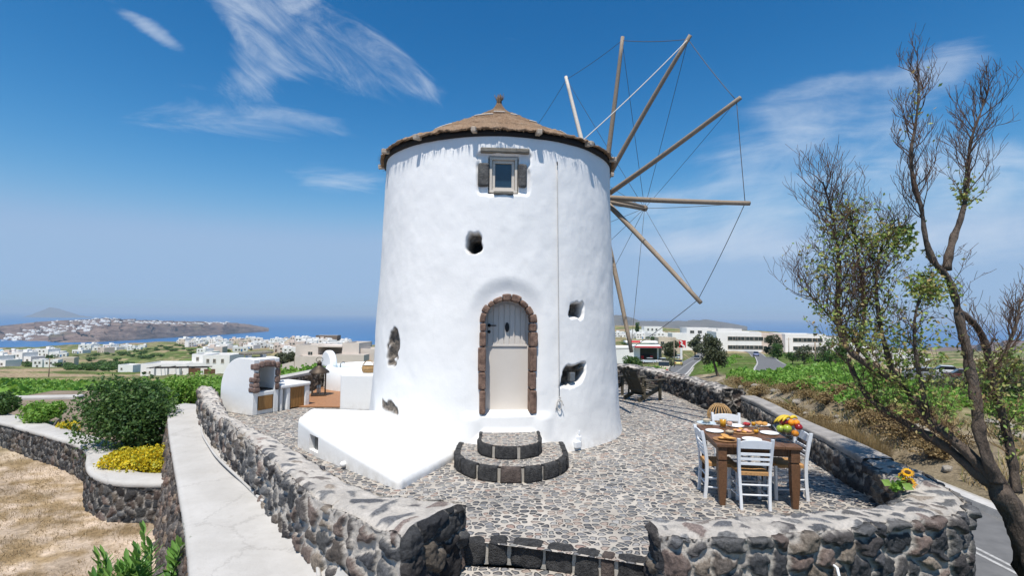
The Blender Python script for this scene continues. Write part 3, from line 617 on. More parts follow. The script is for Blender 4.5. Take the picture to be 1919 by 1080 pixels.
# keep the wobble continuous round the back
RR = RW(Z)+wob*np.clip((265-np.degrees(T))/40, 0, 1)*np.clip((np.degrees(T)+95)/20, 0, 1)
P = np.stack([AX+RR*np.sin(T), AY-RR*np.cos(T), Z], -1)
stone_m = np.zeros_like(T); dark_m = np.zeros_like(T)
def frame(phi):
    n = np.array((math.sin(phi), -math.cos(phi), 0)); t = np.array((math.cos(phi), math.sin(phi), 0)); return n, t
def recess(phi, zc, sdf, nplane, soft=.03, stone=None, dark=None):
    """push the wall in to the plane at distance nplane from the axis where sdf(t,z)<0"""
    global P
    n, t = frame(phi); Q = P-np.array((AX, AY, 0)); a = Q@t; cn = Q@n
    sd = sdf(a, Z-zc); k = sstep(soft, -soft, sd)*(cn > 0); tgt = np.minimum(cn, nplane if not callable(nplane) else nplane(a, Z-zc))
    P = P+((tgt-cn)*k)[..., None]*n
    if stone is not None: np.maximum(stone_m, sstep(stone+.02, stone-.02, sd)*(cn > 0), out=stone_m)
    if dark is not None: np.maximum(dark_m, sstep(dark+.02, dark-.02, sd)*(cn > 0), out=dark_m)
def rrect(w, h, r=.04, rag=0, seed=0, skew=0):
    def f(a, b):
        a = a-skew*b
        if rag: a = a+(vnoise(a*9, b*9, seed=seed)-.5)*rag; b = b+(vnoise(a*9+5, b*9, seed=seed+1)-.5)*rag
        qx, qy = np.abs(a)-w+r, np.abs(b)-h+r
        return np.hypot(np.maximum(qx, 0), np.maximum(qy, 0))+np.minimum(np.maximum(qx, qy), 0)-r
    return f
def arch(hw, z0, zs):
    def f(a, b):
        q = np.where(b > zs, np.hypot(a, b-zs)-hw, np.maximum(np.abs(a)-hw, z0-b)); return q
    return f
PHD = math.asin((-.045-AX)/2.6)          # direction of the door
nD, tD = frame(PHD)
DZ0, DHW, DZS = .655, .385, 2.19
# plaster sill swelling out under the door
Q = P-np.array((AX, AY, 0)); a = Q@tD; k = sstep(.85, .45, np.abs(a))*sstep(.72, .56, Z)*sstep(-.1, .2, Z)*((Q@nD) > 0); P = P+(k*.11)[..., None]*nD
recess(PHD, 0, arch(.56, .30, DZS+.10), lambda a, b: RW(b)-a*a/5.2-.075*sstep(.62, .80, b)*sstep(.2, 2.3, b), .17)
recess(PHD, 0, arch(DHW+.04, DZ0, DZS), 2.15, .012)
# upper window
PHW = math.asin((-.165-AX)/2.42); ZW = 4.80; nW, tW = frame(PHW)
recess(PHW, ZW, rrect(.46, .37, .10, .06, 3), lambda a, b: RW(b+ZW)-a*a/4.9-.05, .04)
recess(PHW, ZW-.02, rrect(.262, .335, .02), 2.19, .012)
# weathered holes left open in the plaster
def hole(px, py, w, h, depth, seed, stone=.0, dark=None, skew=0, soft=.035, rag=.10):
    q = aty(px, py, 9.0)
    for _ in range(4):
        d = math.hypot(q[0]-AX, 1); phi = math.asin(max(-1, min(1, (q[0]-AX)/float(RW(q[2]))))); Yw = AY-float(RW(q[2]))*math.cos(phi); q = aty(px, py, Yw)
    recess(phi, q[2], rrect(w, h, min(w, h)*.7, rag, seed, skew), float(RW(q[2]))-depth, soft, stone, dark); return phi, q
hole(888, 454, .135, .165, .22, 11, .0, None, 0, .03, .05); hole(889, 461, .085, .10, .50, 12, .03, -.005, 0, .02, .03)
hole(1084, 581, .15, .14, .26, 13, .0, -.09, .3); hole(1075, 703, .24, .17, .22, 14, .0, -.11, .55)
hole(735, 650, .15, .30, .11, 15, .03, None, .1, .05, .16); hole(728, 763, .26, .06, .05, 16, .02, None, -.25)
vt = P
cols = np.stack([stone_m, dark_m, 0*T, 0*T+1], -1).reshape(-1, 4)
MB().grid(P, closed_u=True).build('tower_wall', M['tower'], mill, world=True, cols=cols)
# top of the masonry (closes the tower under the roof)
MB().lathe([(0.01, ZT-.02), (2.42, ZT-.02)], 48, (AX, AY, 0)).build('wall_head', M['darkboard'], mill, world=True)
def onwall(phi, z, out=0.0, t=0.0):
    n, tt = frame(phi); return np.array((AX, AY, z))+n*(float(RW(z))+out)+tt*t
# door, trim
def dpt(a, z, nn): return np.array((AX, AY, 0))+nD*nn+tD*a+np.array((0, 0, z))
arc = [(DHW*math.cos(q), DZS+DHW*math.sin(q)) for q in np.linspace(0, math.pi, 22)]
poly = [(-DHW-.02, DZ0), (DHW+.02, DZ0)]+[((DHW+.02)*math.cos(q), DZS+(DHW+.02)*math.sin(q)) for q in np.linspace(0, math.pi, 22)]
door = MB().prism(poly, dpt(0, 0, 2.17), tD, (0, 0, 1), nD, .045)
door = door.build('door', M['doorpaint'], mill, world=True)
b = MB()   # moulded boards above the middle rail
for i in range(-3, 4):
    x = i*.098; top = DZS+math.sqrt(max(.0, (DHW-.02)**2-x*x))-.03
    b.box(dpt(x, (1.80+top)/2, 2.222), (.082, .016, top-1.80), rotz=PHD)
b.build('door_boarding', M['doorpaint'], door, bevel=.005).matrix_parent_inverse = Matrix()
def fix(o, par):   # sub-part written in world space -> local to the mill
    o.data.transform(Matrix.Translation((-AX, -AY, 0))); return o
fix(bpy.data.objects['door_boarding'], door)
b = MB().box(dpt(0, 1.79, 2.224), (.72, .018, .035), rotz=PHD); fix(b.build('door_rail', M['doorpaint'], door, bevel=.004), door)
b = MB(); c = dpt(-.31, 2.14, 2.235); b.cyl(c, c+nD*.05, .012); b.cyl(c+nD*.045-tD*.01, c+nD*.045+tD*.12, .010); b.cyl(c-nD*.012, c+nD*.01, .03); fix(b.build('handle', M['iron'], door), door); c2 = dpt(-.31, 2.03, 2.225); fix(MB().cyl(c2, c2+nD*.012, .028).build('keyhole', M['iron'], door), door)
b = MB(); v = [(.038*math.cos(q), .085*math.sin(q)) for q in np.linspace(0, 2*math.pi, 20, endpoint=False)]; b.prism(v, dpt(.005, 2.11, 2.228), tD, (0, 0, 1), nD, .02); fix(b.build('peephole', M['iron'], door, bevel=.004), door)
b = MB(); rs = random.Random(5)
def block(a0, a1, r0, r1):   # voussoir between angles
    pts = [(r*math.cos(q), DZS+r*math.sin(q)) for r, q in [(r0, a0), (r0, (a0+a1)/2), (r0, a1), (r1, a1), (r1, (a0+a1)/2), (r1, a0)]]
    pr = float(RW(DZS+(r0+r1)/2*math.sin((a0+a1)/2)))-.035-rs.random()*.015; b.prism(pts, dpt(0, 0, 2.2), tD, (0, 0, 1), nD, pr-2.2)
aa = np.cumsum([0]+[.8+.5*rs.random() for _ in range(9)]); aa = aa/aa[-1]*math.pi
for i in range(9): block(aa[i]+.012, aa[i+1]-.012, DHW-.005+rs.random()*.012, DHW+.085+rs.random()*.04)
for s in (-1, 1):
    z = DZ0+.01
    for hgt in (.40, .30, .42, .26, .17):
        z1 = min(z+hgt, DZS); w = .09+rs.random()*.04
        b.prism([(s*(DHW-.005), z), (s*(DHW+w), z), (s*(DHW+w), z1-.012), (s*(DHW-.005), z1-.012)][::s], dpt(0, 0, 2.2), tD, (0, 0, 1), nD, float(RW((z+z1)/2))-.012+rs.random()*.012-2.2); z = z1
b.build('door_surround', M['trimstone'], mill, world=True, bevel=.026, seg=3)
# upper window
def wpt(a, z, nn): return np.array((AX, AY, 0))+nW*nn+tW*a+np.array((0, 0, ZW+z))
b = MB(); w, h, tk = .245, .315, .045
for a, z, sx, sz in ((0, h-tk/2, 2*w, tk), (0, -h+tk/2, 2*w, tk), (-w+tk/2, 0, tk, 2*h-2*tk), (w-tk/2, 0, tk, 2*h-2*tk)): b.box(wpt(a, z-.01, 2.315), (sx, .09, sz), rotz=PHW)
wi, hi, ti = w-tk-.004, h-tk-.004, .05
for a, z, sx, sz in ((0, hi-ti/2, 2*wi, ti), (0, -hi+ti/2, 2*wi, ti), (-wi+ti/2, 0, ti, 2*hi-2*ti), (wi-ti/2, 0, ti, 2*hi-2*ti)): b.box(wpt(a, z-.01, 2.295), (sx, .045, sz), rotz=PHW)
win = b.build('window', M['windowframe'], mill, world=True, bevel=.004)
fix(MB().box(wpt(0, -.01, 2.278), (2*wi-.08, .01, 2*hi-.08), rotz=PHW).build('pane', mat('window_glass', (.02, .05, .085), .06, .3, 3, 5, 0, spec=.8), win), win)
b = MB(); b.box(onwall(PHW, ZW-.355, -.01), (.34, .10, .05), rotz=PHW); b.build('window_sill', M['lintel'], mill, world=True, bevel=.012)
b = MB()
for s, wd in ((-1, .19), (1, .15)):
    b = MB().box(onwall(PHW, ZW-.03, -.05, s*(.245+wd/2+.012)), (wd, .10, .42), rotz=PHW+s*.1); b.build('window_jamb_stone', M['greystone'], mill, world=True, bevel=.035)

MB().box(onwall(PHW, ZW+.40, -.015, 0.02), (.86, .12, .085), rotz=PHW).build('lintel', M['lintel'], mill, world=True, bevel=.02)
# fascia, rafters, thatch
RE, ZE = 2.55, 5.555
MB().lathe([(2.40, ZT-.02), (2.47, ZT-.02), (2.47, ZT+.09), (2.40, ZT+.09)], 72, (AX, AY, 0)).build('fascia', M['darkboard'], mill, world=True)
for i in range(14):
    phi = R(-8+25.71*i); n, t = frame(phi)
    b = MB().bar(np.array((AX, AY, ZT+.105))+n*2.0, np.array((AX, AY, ZT+.055))+n*2.62, .085, .09)
    b.build('rafter_end', M['rafter'], mill, world=True, bevel=.012)
prof = [(.0, 7.10), (.05, 7.07), (.09, 6.99), (.17, 6.885), (.32, 6.78), (.52, 6.675), (.525, 6.64), (.8, 6.50), (1.08, 6.36), (1.085, 6.325), (1.4, 6.165), (1.70, 6.01), (1.705, 5.97), (2.0, 5.83), (2.3, 5.68), (RE-.02, ZE+.03), (RE, ZE+.005), (RE-.02, ZE-.012), (2.2, ZE+.10)]
pp = resample(np.array(prof), n=110); na = 300; ang = np.linspace(0, 2*math.pi, na, endpoint=False)
A, I = np.meshgrid(ang, np.arange(110), indexing='ij'); r0 = pp[I, 0]; z0 = pp[I, 1]
nz = (fnoise(np.cos(A)*r0*6+20, np.sin(A)*r0*6+20, z0*6, seed=51)-.5)*.10*np.clip(r0*2, .1, 1)+(vnoise(A*45, z0*7, seed=52)-.5)*.04*np.clip(r0*1.5, 0, 1)+(fnoise(np.cos(A)*2+5, np.sin(A)*2+5, r0*1.6, seed=53)-.5)*.10*np.clip(r0, 0, 1)*np.clip((RE-r0)*3+.15, 0, 1)
r1 = r0+(vnoise(A*60, z0*3, seed=54)-.5)*.03*np.clip(r0*1.5, 0, 1)
Pt = np.stack([AX+r1*np.cos(A), AY+r1*np.sin(A), z0+nz], -1)
roof = MB().grid(Pt, closed_u=True, smooth=True).build('thatched_roof', M['thatch'], mill, world=True, flip=True)
b = MB(); rs = random.Random(3)
for i in range(26):
    q = rs.random()*6.28; e = .03+.07*rs.random(); b.tube([(0.05*math.cos(q), .05*math.sin(q), 7.0), (e*math.cos(q)*.5, e*math.sin(q)*.5, 7.12), (e*1.3*math.cos(q), e*math.sin(q), 7.16+.12*rs.random())], [.018, .014, .004], 5)
b.tube([(0, 0, 7.0), (.03, 0, 7.26)], [.03, .025], 6)
b.build('roof_tuft', M['thatch'], roof)
# short straws along the eave
b = MB(); k = 900; q = RNG.uniform(0, 6.283, k); rr = RE+RNG.uniform(-.06, .02, k); L = RNG.uniform(.04, .11, k)
p0 = np.stack([rr*np.cos(q), rr*np.sin(q), ZE+RNG.uniform(-.015, .03, k)], 1); d = np.stack([np.cos(q)*.8, np.sin(q)*.8, -.55+RNG.normal(0, .12, k)], 1); p1 = p0+d*L[:, None]; sd = np.stack([-np.sin(q), np.cos(q), 0*q], 1)*.007
b.add(np.stack([p0-sd, p0+sd, p1], 1).reshape(-1, 3), [(3*i, 3*i+1, 3*i+2) for i in range(k)]); b.build('eave_straw', M['thatch'], roof)
# reed battens lying on the thatch
for a0, a1, r in ((-118, -95, 1.02), (-72, -62, .86), (-60, -52, 1.3), (-140, -122, 1.66), (-40, -22, 1.66), (-100, -75, .55)):
    pts = [(r*math.cos(R(a)), r*math.sin(R(a)), float(np.interp(-r, -pp[:95, 0][::-1] if False else -pp[:95, 0][::-1], pp[:95, 1][::-1]))+.03) for a in np.linspace(a0, a1, 6)]
    MB().tube(pts, .016, 5).build('roof_batten', M['pole_pale'], roof)
# sail wheel
HUB = np.array((2.192, 12.784, 5.307)); wa = np.array((.81483, .57891, -.03029)); wu = np.array((.57918, -.8152, 0)); wv = np.array((.02469, .01754, .99954)); SR = 3.977
axle = MB().cyl(HUB-wa*1.6, HUB+wa*.25, .13, .12, 14).build('axle', M['pole'], mill, world=True)
NOSE = HUB+wa*1.70
nb = MB()
for o_ in (-.055, .055): nb.tube([HUB+wa*.1+wv*o_*1.2, NOSE+wv*o_*.4], [.06, .05], 10)
nb.cyl(NOSE-wa*.05, NOSE+wa*.04, .085, n=12); nb.build('bowsprit', M['pole'], mill, world=True)
tips = []; ph0 = 1.9401; st = .5371; angs = [ph0-st*i for i in range(7)]; rest = (2*math.pi-6*st)/6; angs += [ph0-6*st-rest*(i+1) for i in range(5)]
for i, q in enumerate(angs):
    d = math.cos(q)*wu+math.sin(q)*wv; side = -math.sin(q)*wu+math.cos(q)*wv
    bend = (RNG.random()-.5)*.10; L = SR+(.06 if i in (2, 4) else 0); off = wa*(.09 if i % 2 else -.09)
    pts = [HUB+off*(1-s)+d*L*s+side*bend*math.sin(s*3.14) for s in np.linspace(.0, 1, 9)]
    MB().tube(pts, np.linspace(.068, .044, 9), 10).build('sail_pole', M['pole_pale'] if i == 0 else M['pole'], mill, world=True); tips.append(pts[-1]-d*.09)
def sag(p, q, s, n=9): return [p+(q-p)*t+np.array((0, 0, -s*4*t*(1-t))) for t in np.linspace(0, 1, n)]
b = MB()
for i in range(12): b.tube(sag(tips[i], tips[(i+1) % 12], .04), .0075, 4)
b.build('rim_wire', M['wire'], mill, world=True)
b = MB()
for i in range(12): b.tube(sag(tips[i], NOSE, .02), .006, 4)
b.build('stay_wire', M['wire'], mill, world=True)
e0 = aty(1072, 281, 9.55); MB().tube(sag(e0, tips[2], .05, 12), .011, 5).build('brake_rope', M['rope'], mill, world=True)
# bell cord down the wall, knotted at the end
def wallpt(px, py, out=.02):
    q = aty(px, py, 9.0)
    for _ in range(5):
        phi = math.asin(max(-1, min(1, (q[0]-AX)/float(RW(q[2]))))); q = aty(px, py, AY-(float(RW(q[2]))+out)*math.cos(phi))
    return q
c0 = wallpt(1044, 309, .03); c1 = wallpt(1048, 745, .05)
pts = [c0*(1-t)+c1*t for t in np.linspace(0, 1, 14)]
for p_ in pts[1:]:
    phi = math.asin((p_[0]-AX)/float(RW(p_[2]))); p_[1] = min(p_[1], AY-(float(RW(p_[2]))+.05)*math.cos(phi))
b = MB().tube(pts, .009, 6); kq = pts[-1]
b.tube([kq+np.array((.02*math.sin(t*2), -.01, .0-.03*t+.02*math.sin(t*3))) for t in np.linspace(0, 2, 12)], .012, 6)
b.tube([kq+np.array((.035*math.sin(t), -.015, -.03-.12*(1-math.cos(t))/2*1.6)) for t in np.linspace(0, 6.2, 16)], .008, 5)
b.tube([kq+np.array((-.03-.03*t, -.015, -.05-.16*t)) for t in np.linspace(0, 1, 5)], .007, 5); b.tube([kq+np.array((.05*t+.02, -.02, -.04-.10*t*t)) for t in np.linspace(0, 1, 5)], .007, 5)
b.build('pull_cord', M['rope'], mill, world=True)
h0 = c0+np.array((0, 0, .02)); MB().tube([h0+np.array((0, .05, .02)), h0+np.array((0, -.02, .03)), h0+np.array((.0, -.05, .0)), h0+np.array((0, -.04, -.04))], .009, 6).build('cord_hook', M['iron'], mill, world=True)
# small white outdoor spotlight near the ground + steel drain box in the lower hole
s0 = wallpt(1084, 826, .0); b = MB().box(s0+np.array((0, -.02, .03)), (.09, .08, .10)); b.box(s0+np.array((-.035, -.09, -.05)), (.12, .10, .11), rotz=.5); b.cyl(s0+np.array((.01, -.03, .05)), s0+np.array((.01, -.03, .18)), .014)
b.build('spotlight', M['whitewood'], mill, world=True, bevel=.012)
s1 = wallpt(1070, 706, -.10); MB().box(s1, (.10, .12, .15), rotz=.5).build('junction_box', M['metal_grey'], mill, world=True, bevel=.01)
s2 = wallpt(1085, 690, -.13); MB().box(s2, (.16, .1, .06), rotz=.6).build('stone_shelf', M['greystone'], mill, world=True, bevel=.02)
# ------------------------------------------------------------------ stone walls, terrace, steps, masonry
STONES = .82*np.array([(.050, .052, .056), (.075, .075, .078), (.10, .098, .096), (.062, .062, .066), (.125, .105, .09), (.085, .08, .078), (.14, .135, .13), (.055, .05, .05), (.15, .115, .098), (.07, .07, .075), (.18, .135, .115), (.095, .085, .08), (.20, .165, .13), (.11, .11, .112)])
MORT = np.array((.53, .485, .43))
def stonify(Pg, Ng, U, V, cell, seed, amp, gap, flush=None, dark=1.0, jit=.9, asp=1.15, fade=None, jitter=1.0, joint_shade=.74):
    """raise rubble stones out of a mortar surface; flush (0..1) where stones are bedded level with the mortar"""
    Uw = U+(fnoise(U*4.5, V*4.5, seed=seed+1)-.5)*.17*cell/.2+(vnoise(U*22, V*22, seed=seed+7)-.5)*.03*cell/.2; Vw = V+(fnoise(U*4.5+7, V*4.5, seed=seed+2)-.5)*.17*cell/.2+(vnoise(U*22+9, V*22, seed=seed+8)-.5)*.03*cell/.2
    e, r1, r2 = voronoi(Uw, Vw, cell, seed, jit, asp); fl = 0 if flush is None else flush
    g = gap*(.4+1.2*r2)*(1+.25*fl)+.016*fl; e2 = e-g
    mask = sstep(-.003, .007, e2); dome = np.sqrt(np.clip(sstep(-.004, cell*.17, e2), 0, 1))
    rough = (fnoise(U*24, V*24, seed=seed+3, o=4)-.5)*.028*(cell/.2)+(fnoise(U*7+r1*50, V*7, seed=seed+4, o=3)-.5)*.05*(cell/.2)
    h = dome*(amp*(.55+.75*r1))*(1-.8*fl)+mask*rough*(1-.55*fl)+(1-mask)*(fnoise(U*18, V*18, seed=seed+6)-.5)*.016
    if fade is not None: h = h*fade
    # some stones are smeared over with mortar on the level top
    ci = (np.clip(r1*len(STONES), 0, len(STONES)-1)).astype(int); c = STONES[ci]*dark*(.8+.4*r2[..., None])
    if flush is not None: c = c*(1-.55*fl[..., None])+(c*1.7+.06)*.55*fl[..., None]; sm = sstep(.74, .8, vnoise(U*6, V*6, seed=seed+9))*fl*.7; mask = mask*(1-sm)
    mo = MORT*(.70+.5*fnoise(U*9, V*9, seed=seed+5)[..., None])
    colr = mo*(joint_shade+(1-joint_shade)*(fl if np.ndim(fl) else 0*h))[..., None]*(1-mask[..., None])+c*mask[..., None]  # mortar on upright faces darkened in colour, standing in for shade in the joints
    Pj = Pg+(np.stack([fnoise(Pg[..., 0]*4.5+k*9, Pg[..., 1]*4.5, Pg[..., 2]*4.5, seed=200+k, o=3) for k in range(3)], -1)-.5)*np.array((.07, .07, .05))*jitter
    return Pj+Ng*h[..., None], np.concatenate([colr, mask[..., None]], -1)
def normals(P):
    a = np.gradient(P, axis=0); b = np.gradient(P, axis=1); n = np.cross(a, b); return n/(np.linalg.norm(n, axis=2)[..., None]+1e-9)
def stone_wall(outer, inner, z_out, z_in, ztop, step, cell, seed, amp=.045, gap=.014, rnd=.05, sides=('o', 't', 'i'), vstep=None, smooth=2, dark=1., batter=0., irregular=.03, joint_shade=.74):
    """wall between two plan lines; profile runs outer foot - top - inner foot. returns mesh builder + colours"""
    L = poly_len(np.asarray(outer, float))[-1]; n = int(L/step)+1
    O = resample(np.asarray(outer, float), n=n, smooth=smooth); I = resample(np.asarray(inner, float), n=n, smooth=smooth); vstep = vstep or step
    zo = np.interp(np.linspace(0, 1, n), np.linspace(0, 1, len(np.atleast_1d(z_out))), np.atleast_1d(z_out)); zi = np.interp(np.linspace(0, 1, n), np.linspace(0, 1, len(np.atleast_1d(z_in))), np.atleast_1d(z_in))
    zt = np.interp(np.linspace(0, 1, n), np.linspace(0, 1, len(np.atleast_1d(ztop))), np.atleast_1d(ztop))
    u = poly_len(O); zt = zt+(fnoise(u*1.2, u*0+seed, seed=seed)-.5)*irregular*2
    W = np.linalg.norm(O-I, axis=1).mean(); ho, hi = float((zt-zo).mean()), float((zt-zi).mean())
    so = np.linspace(0, 1, max(3, int(ho/vstep)+1)) if 'o' in sides else np.array([1.]); st_ = np.linspace(0, 1, max(4, int(W/vstep)+1)); si = np.linspace(1, 0, max(3, int(hi/vstep)+1)) if 'i' in sides else np.array([1.])
    rows = []; vv = []; fl = []
    for s in so[:-1]: rows.append((O, 'o', s)); vv.append(s*ho); fl.append(0)
    for s in st_: rows.append((None, 't', s)); vv.append(ho+s*W); fl.append(1.)
    for s in si[1:]: rows.append((I, 'i', s)); vv.append(ho+W+(1-s)*hi); fl.append(0)
    P = np.empty((n, len(rows), 3)); d = (I-O)/np.linalg.norm(I-O, axis=1)[:, None]
    for j, (ln, k, s) in enumerate(rows):
        if k == 'o': P[:, j, :2] = O-d*batter*(1-s); P[:, j, 2] = zo+(zt-zo)*s
        elif k == 't':
            P[:, j, :2] = O*(1-s)+I*s; rr = min(s, 1-s)*W; P[:, j, 2] = zt-rnd*(1-sstep(0, rnd*1.6, rr))*.9+.012*math.sin(s*3.14)
        else: P[:, j, :2] = I; P[:, j, 2] = zi+(zt-zi)*s
    V = np.array(vv)[None]+0*u[:, None]; U = u[:, None]+0*V; F = np.array(fl)[None]+0*V
    k = np.ones(5)/5; F = np.apply_along_axis(lambda q: np.convolve(np.pad(q, 2, mode='edge'), k, 'valid'), 1, F)
    Nn = normals(P)
    mid = P[:, len(rows)//2]
    if Nn[n//2, len(rows)//2, 2] < 0 and 't' in sides: Nn = -Nn; fp = True
    else: fp = False
    # smooth normals a little over the edges
    Pd, C = stonify(P, Nn, U, V, cell, seed, amp, gap, F if 't' in sides else None, dark, fade=sstep(0, .07, U)*sstep(0, .07, U.max()-U), joint_shade=joint_shade)
    global LAST_END; LAST_END = P[0].copy()
    return Pd, C, fp
def end_face(prof, step, cell, seed, amp=.05, gap=.005, dark=1., zfoot=None, rev=False):
    zt = prof[:, 2].max(); o, i = prof[0], prof[-1]; hw = np.linalg.norm(i[:2]-o[:2]); d = (i[:2]-o[:2])/hw; s_ = (prof[:, :2]-o[:2]) @ d; top = prof[(prof[:, 2] > zt-.09)]; ts = (top[:, :2]-o[:2]) @ d; k = np.argsort(ts)
    n = int(hw/step)+2; z0 = min(o[2], i[2]) if zfoot is None else zfoot; m_ = int((zt-z0)/step)+2; s = np.linspace(0, hw, n); tz = np.interp(s, ts[k], top[k, 2]); P = np.empty((n, m_, 3))
    for j, q_ in enumerate(np.linspace(0, 1, m_)): P[:, j, :2] = o[:2]+np.outer(s, d); P[:, j, 2] = z0+(tz-z0)*q_
    nr = np.array((d[1], -d[0]))*(-1 if rev else 1); Nn = np.zeros_like(P); Nn[..., :2] = nr; U = s[:, None]+0*P[..., 0]; V = P[..., 2]
    Pd, C = stonify(P, Nn, U, V, cell, seed, amp, gap, None, dark, fade=sstep(0, .06, U)*sstep(0, .06, hw-U)*sstep(0, .05, tz[:, None]-V)); return Pd, C, rev
def emit(parts, name, parent=None, world=False):
    b = MB(); cs = []
    for Pd, C, fp in parts:
        k = MB().grid(Pd); 
        b.add(k.v[0], [tuple(reversed(q)) for q in k.f] if fp else k.f, True); cs.append(C.reshape(-1, 4))
    return b.build(name, M['stone'], parent, world, cols=np.concatenate(cs))
def face(p0, p1, z0, z1, step, cell, seed, amp=.045, gap=.014, dark=1., batter=0, arc=0.):
    """single vertical rubble face from plan point p0 to p1 (outside on the right-hand side going p0->p1)"""
    p0 = np.array(p0, float); p1 = np.array(p1, float); L = np.linalg.norm(p1-p0); n = int(L/step)+2; m_ = int((max(np.atleast_1d(z1))-z0)/step)+2
    d = (p1-p0)/L; nr = np.array((d[1], -d[0])); s = np.linspace(0, 1, n); t = np.linspace(0, 1, m_)
    top = np.interp(s, np.linspace(0, 1, len(np.atleast_1d(z1))), np.atleast_1d(z1))
    P = np.empty((n, m_, 3))
    for j, q in enumerate(t): P[:, j, :2] = p0+np.outer(s*L, d)+nr*(batter*(1-q)); P[:, j, 2] = z0+(top-z0)*q
    P[..., :2] += nr*(arc*4*(s*(1-s)))[:, None, None]
    U = (s*L)[:, None]+0*P[..., 0]; V = P[..., 2]; Nn = np.zeros_like(P); Nn[..., :2] = nr
    Pd, C = stonify(P, Nn, U, V, cell, seed, amp, gap, None, dark, fade=.1+.9*sstep(0, .06, U)*sstep(0, .06, U.max()-U)*sstep(0, .05, top[:, None]-V)); return Pd, C, False

# terrace floor (pebble mosaic), one sheet inside the parapets
TZ0 = 0.0
outl = [(-.35, 5.38), (.35, 5.20), (1.0, 5.0), (1.42, 4.85), (1.9, 5.0), (3.7, 5.3), (4.5, 5.8), (4.85, 7.2), (5.0, 8.3), (5.2, 9.5), (5.45, 12.1), (5.0, 13.2), (5.0, 15.9), (4.4, 17.2), (3.0, 18.4), (.5, 19.0), (-2.5, 18.8), (-5, 18.0), (-6.6, 16.2), (-7.0, 13.8), (-7.3, 12.6), (-6.9, 12.0), (-4.1, 8.65), (-3.0, 7.15), (-2.2, 6.25), (-1.45, 5.45)]
bm = bmesh.new(); vs = [bm.verts.new((x, y, 0)) for x, y in outl]; bm.faces.new(vs); bmesh.ops.triangulate(bm, faces=bm.faces[:])
me = bpy.data.meshes.new('terrace_floor'); bm.to_mesh(me); bm.free(); me.materials.append(M['pebble']); o = bpy.data.objects.new('terrace_floor', me); COL.objects.link(o); struct(o)
if me.polygons[0].normal.z < 0: me.flip_normals()
# lower landing and its approach
struct(MB().add([(-1.4, 1.0, -.21), (1.9, 1.0, -.21), (1.9, 5.1, -.21), (-1.4, 5.4, -.21)], [(0, 1, 2, 3)]).build('landing', M['pebble']))
# step edge of squared lava blocks between the two wall ends
ed = thing('terrace_step', 'row of squared black lava blocks edging the pebble terrace between the two wall ends', 'step', (.45, 5.15, -.2))
line = resample(np.array([(-.52, 5.30), (-.15, 5.36), (.3, 5.27), (.75, 5.10), (1.15, 4.96), (1.5, 4.90)]), n=60, smooth=2); LL = poly_len(line); rs = random.Random(12); s = 0.0; L_ = [.30, .22, .36, .30, .26, .15, .30, .2]; i = 0
while s < LL[-1]-.05:
    w = min(L_[i % 8], LL[-1]-s); a = np.array([np.interp(s+.008, LL, line[:, k]) for k in (0, 1)]); c = np.array([np.interp(s+w-.016, LL, line[:, k]) for k in (0, 1)])
    mid = (a+c)/2; d = c-a; nrm = np.array((-d[1], d[0]))/np.linalg.norm(d)
    q = mid+nrm*.085; z1 = .012+rs.random()*.012
    b = MB(); nu, nv, nw = 9, 5, 6; sx, sy, sz = np.linalg.norm(d), .17, z1+.235
    blk = bmesh.new(); bmesh.ops.create_cube(blk, size=1.0); bmesh.ops.subdivide_edges(blk, edges=blk.edges[:], cuts=5, use_grid_fill=True)
    vv_ = np.array([v.co[:] for v in blk.verts]); v2 = vv_*2; sph = v2/np.maximum(np.linalg.norm(v2, axis=1)[:, None], 1e-6); k_ = np.max(np.abs(v2), axis=1)
    lump = (v2/(np.power(np.sum(np.abs(v2)**7, axis=1), 1/7)[:, None]+1e-9))/2
    X = lump*np.array((sx, sy, sz)); nn = (fnoise(X[:, 0]*13+i*9, X[:, 1]*13, X[:, 2]*13, seed=61)-.5)*.045; X = X+sph*nn[:, None]
    ang_ = math.atan2(d[1], d[0]); c_, s_ = math.cos(ang_), math.sin(ang_); X = X @ np.array(((c_, s_, 0), (-s_, c_, 0), (0, 0, 1)))+np.array((q[0], q[1], (z1-.235)/2))
    blk.verts.ensure_lookup_table(); b.add(X, [tuple(v.index for v in f.verts) for f in blk.faces], True); blk.free()
    b.build('edge_block', M['stepstone2'] if i in (5,) else M['stepstone'], ed, world=True); s += w; i += 1
MB().add(np.concatenate([np.c_[line+np.array((0, .03)), np.full(60, -.22)], np.c_[line+np.array((0, .03)), np.full(60, -.015)]]), [(j, j+1, 61+j, 60+j) for j in range(59)]).build('mortar_bed', M['mortar'], ed, world=True)

# ---- left parapet with its splayed end by the steps
WT = .45
outer = [(-.93, 4.50), (-1.35, 4.78), (-1.93, 5.25), (-2.72, 6.2), (-3.55, 7.3), (-4.45, 8.4), (-5.2, 9.3), (-6.5, 11.0), (-7.25, 12.05), (-7.7, 12.75)]
inner = [(-.45, 5.30), (-.85, 5.33), (-1.36, 5.42), (-2.12, 6.15), (-2.90, 7.1), (-3.95, 8.15), (-4.75, 9.0), (-5.95, 10.7), (-6.65, 11.75), (-7.2, 12.5)]
lw = thing('parapet_wall', 'low rubble parapet of lava stones and mortar along the white ledge, splayed end by the steps', 'wall', (-3.5, 7.5, -.2))
A_ = stone_wall(outer[:7], inner[:7], -.28, -.02, [.44, .45, .46, .47, .47],   .017, .225, 71, amp=.046, gap=.030, irregular=.02, joint_shade=1., dark=1.3)
E_ = end_face(LAST_END, .014, .24, 73, amp=.06, gap=.003, dark=.7, zfoot=-.45)
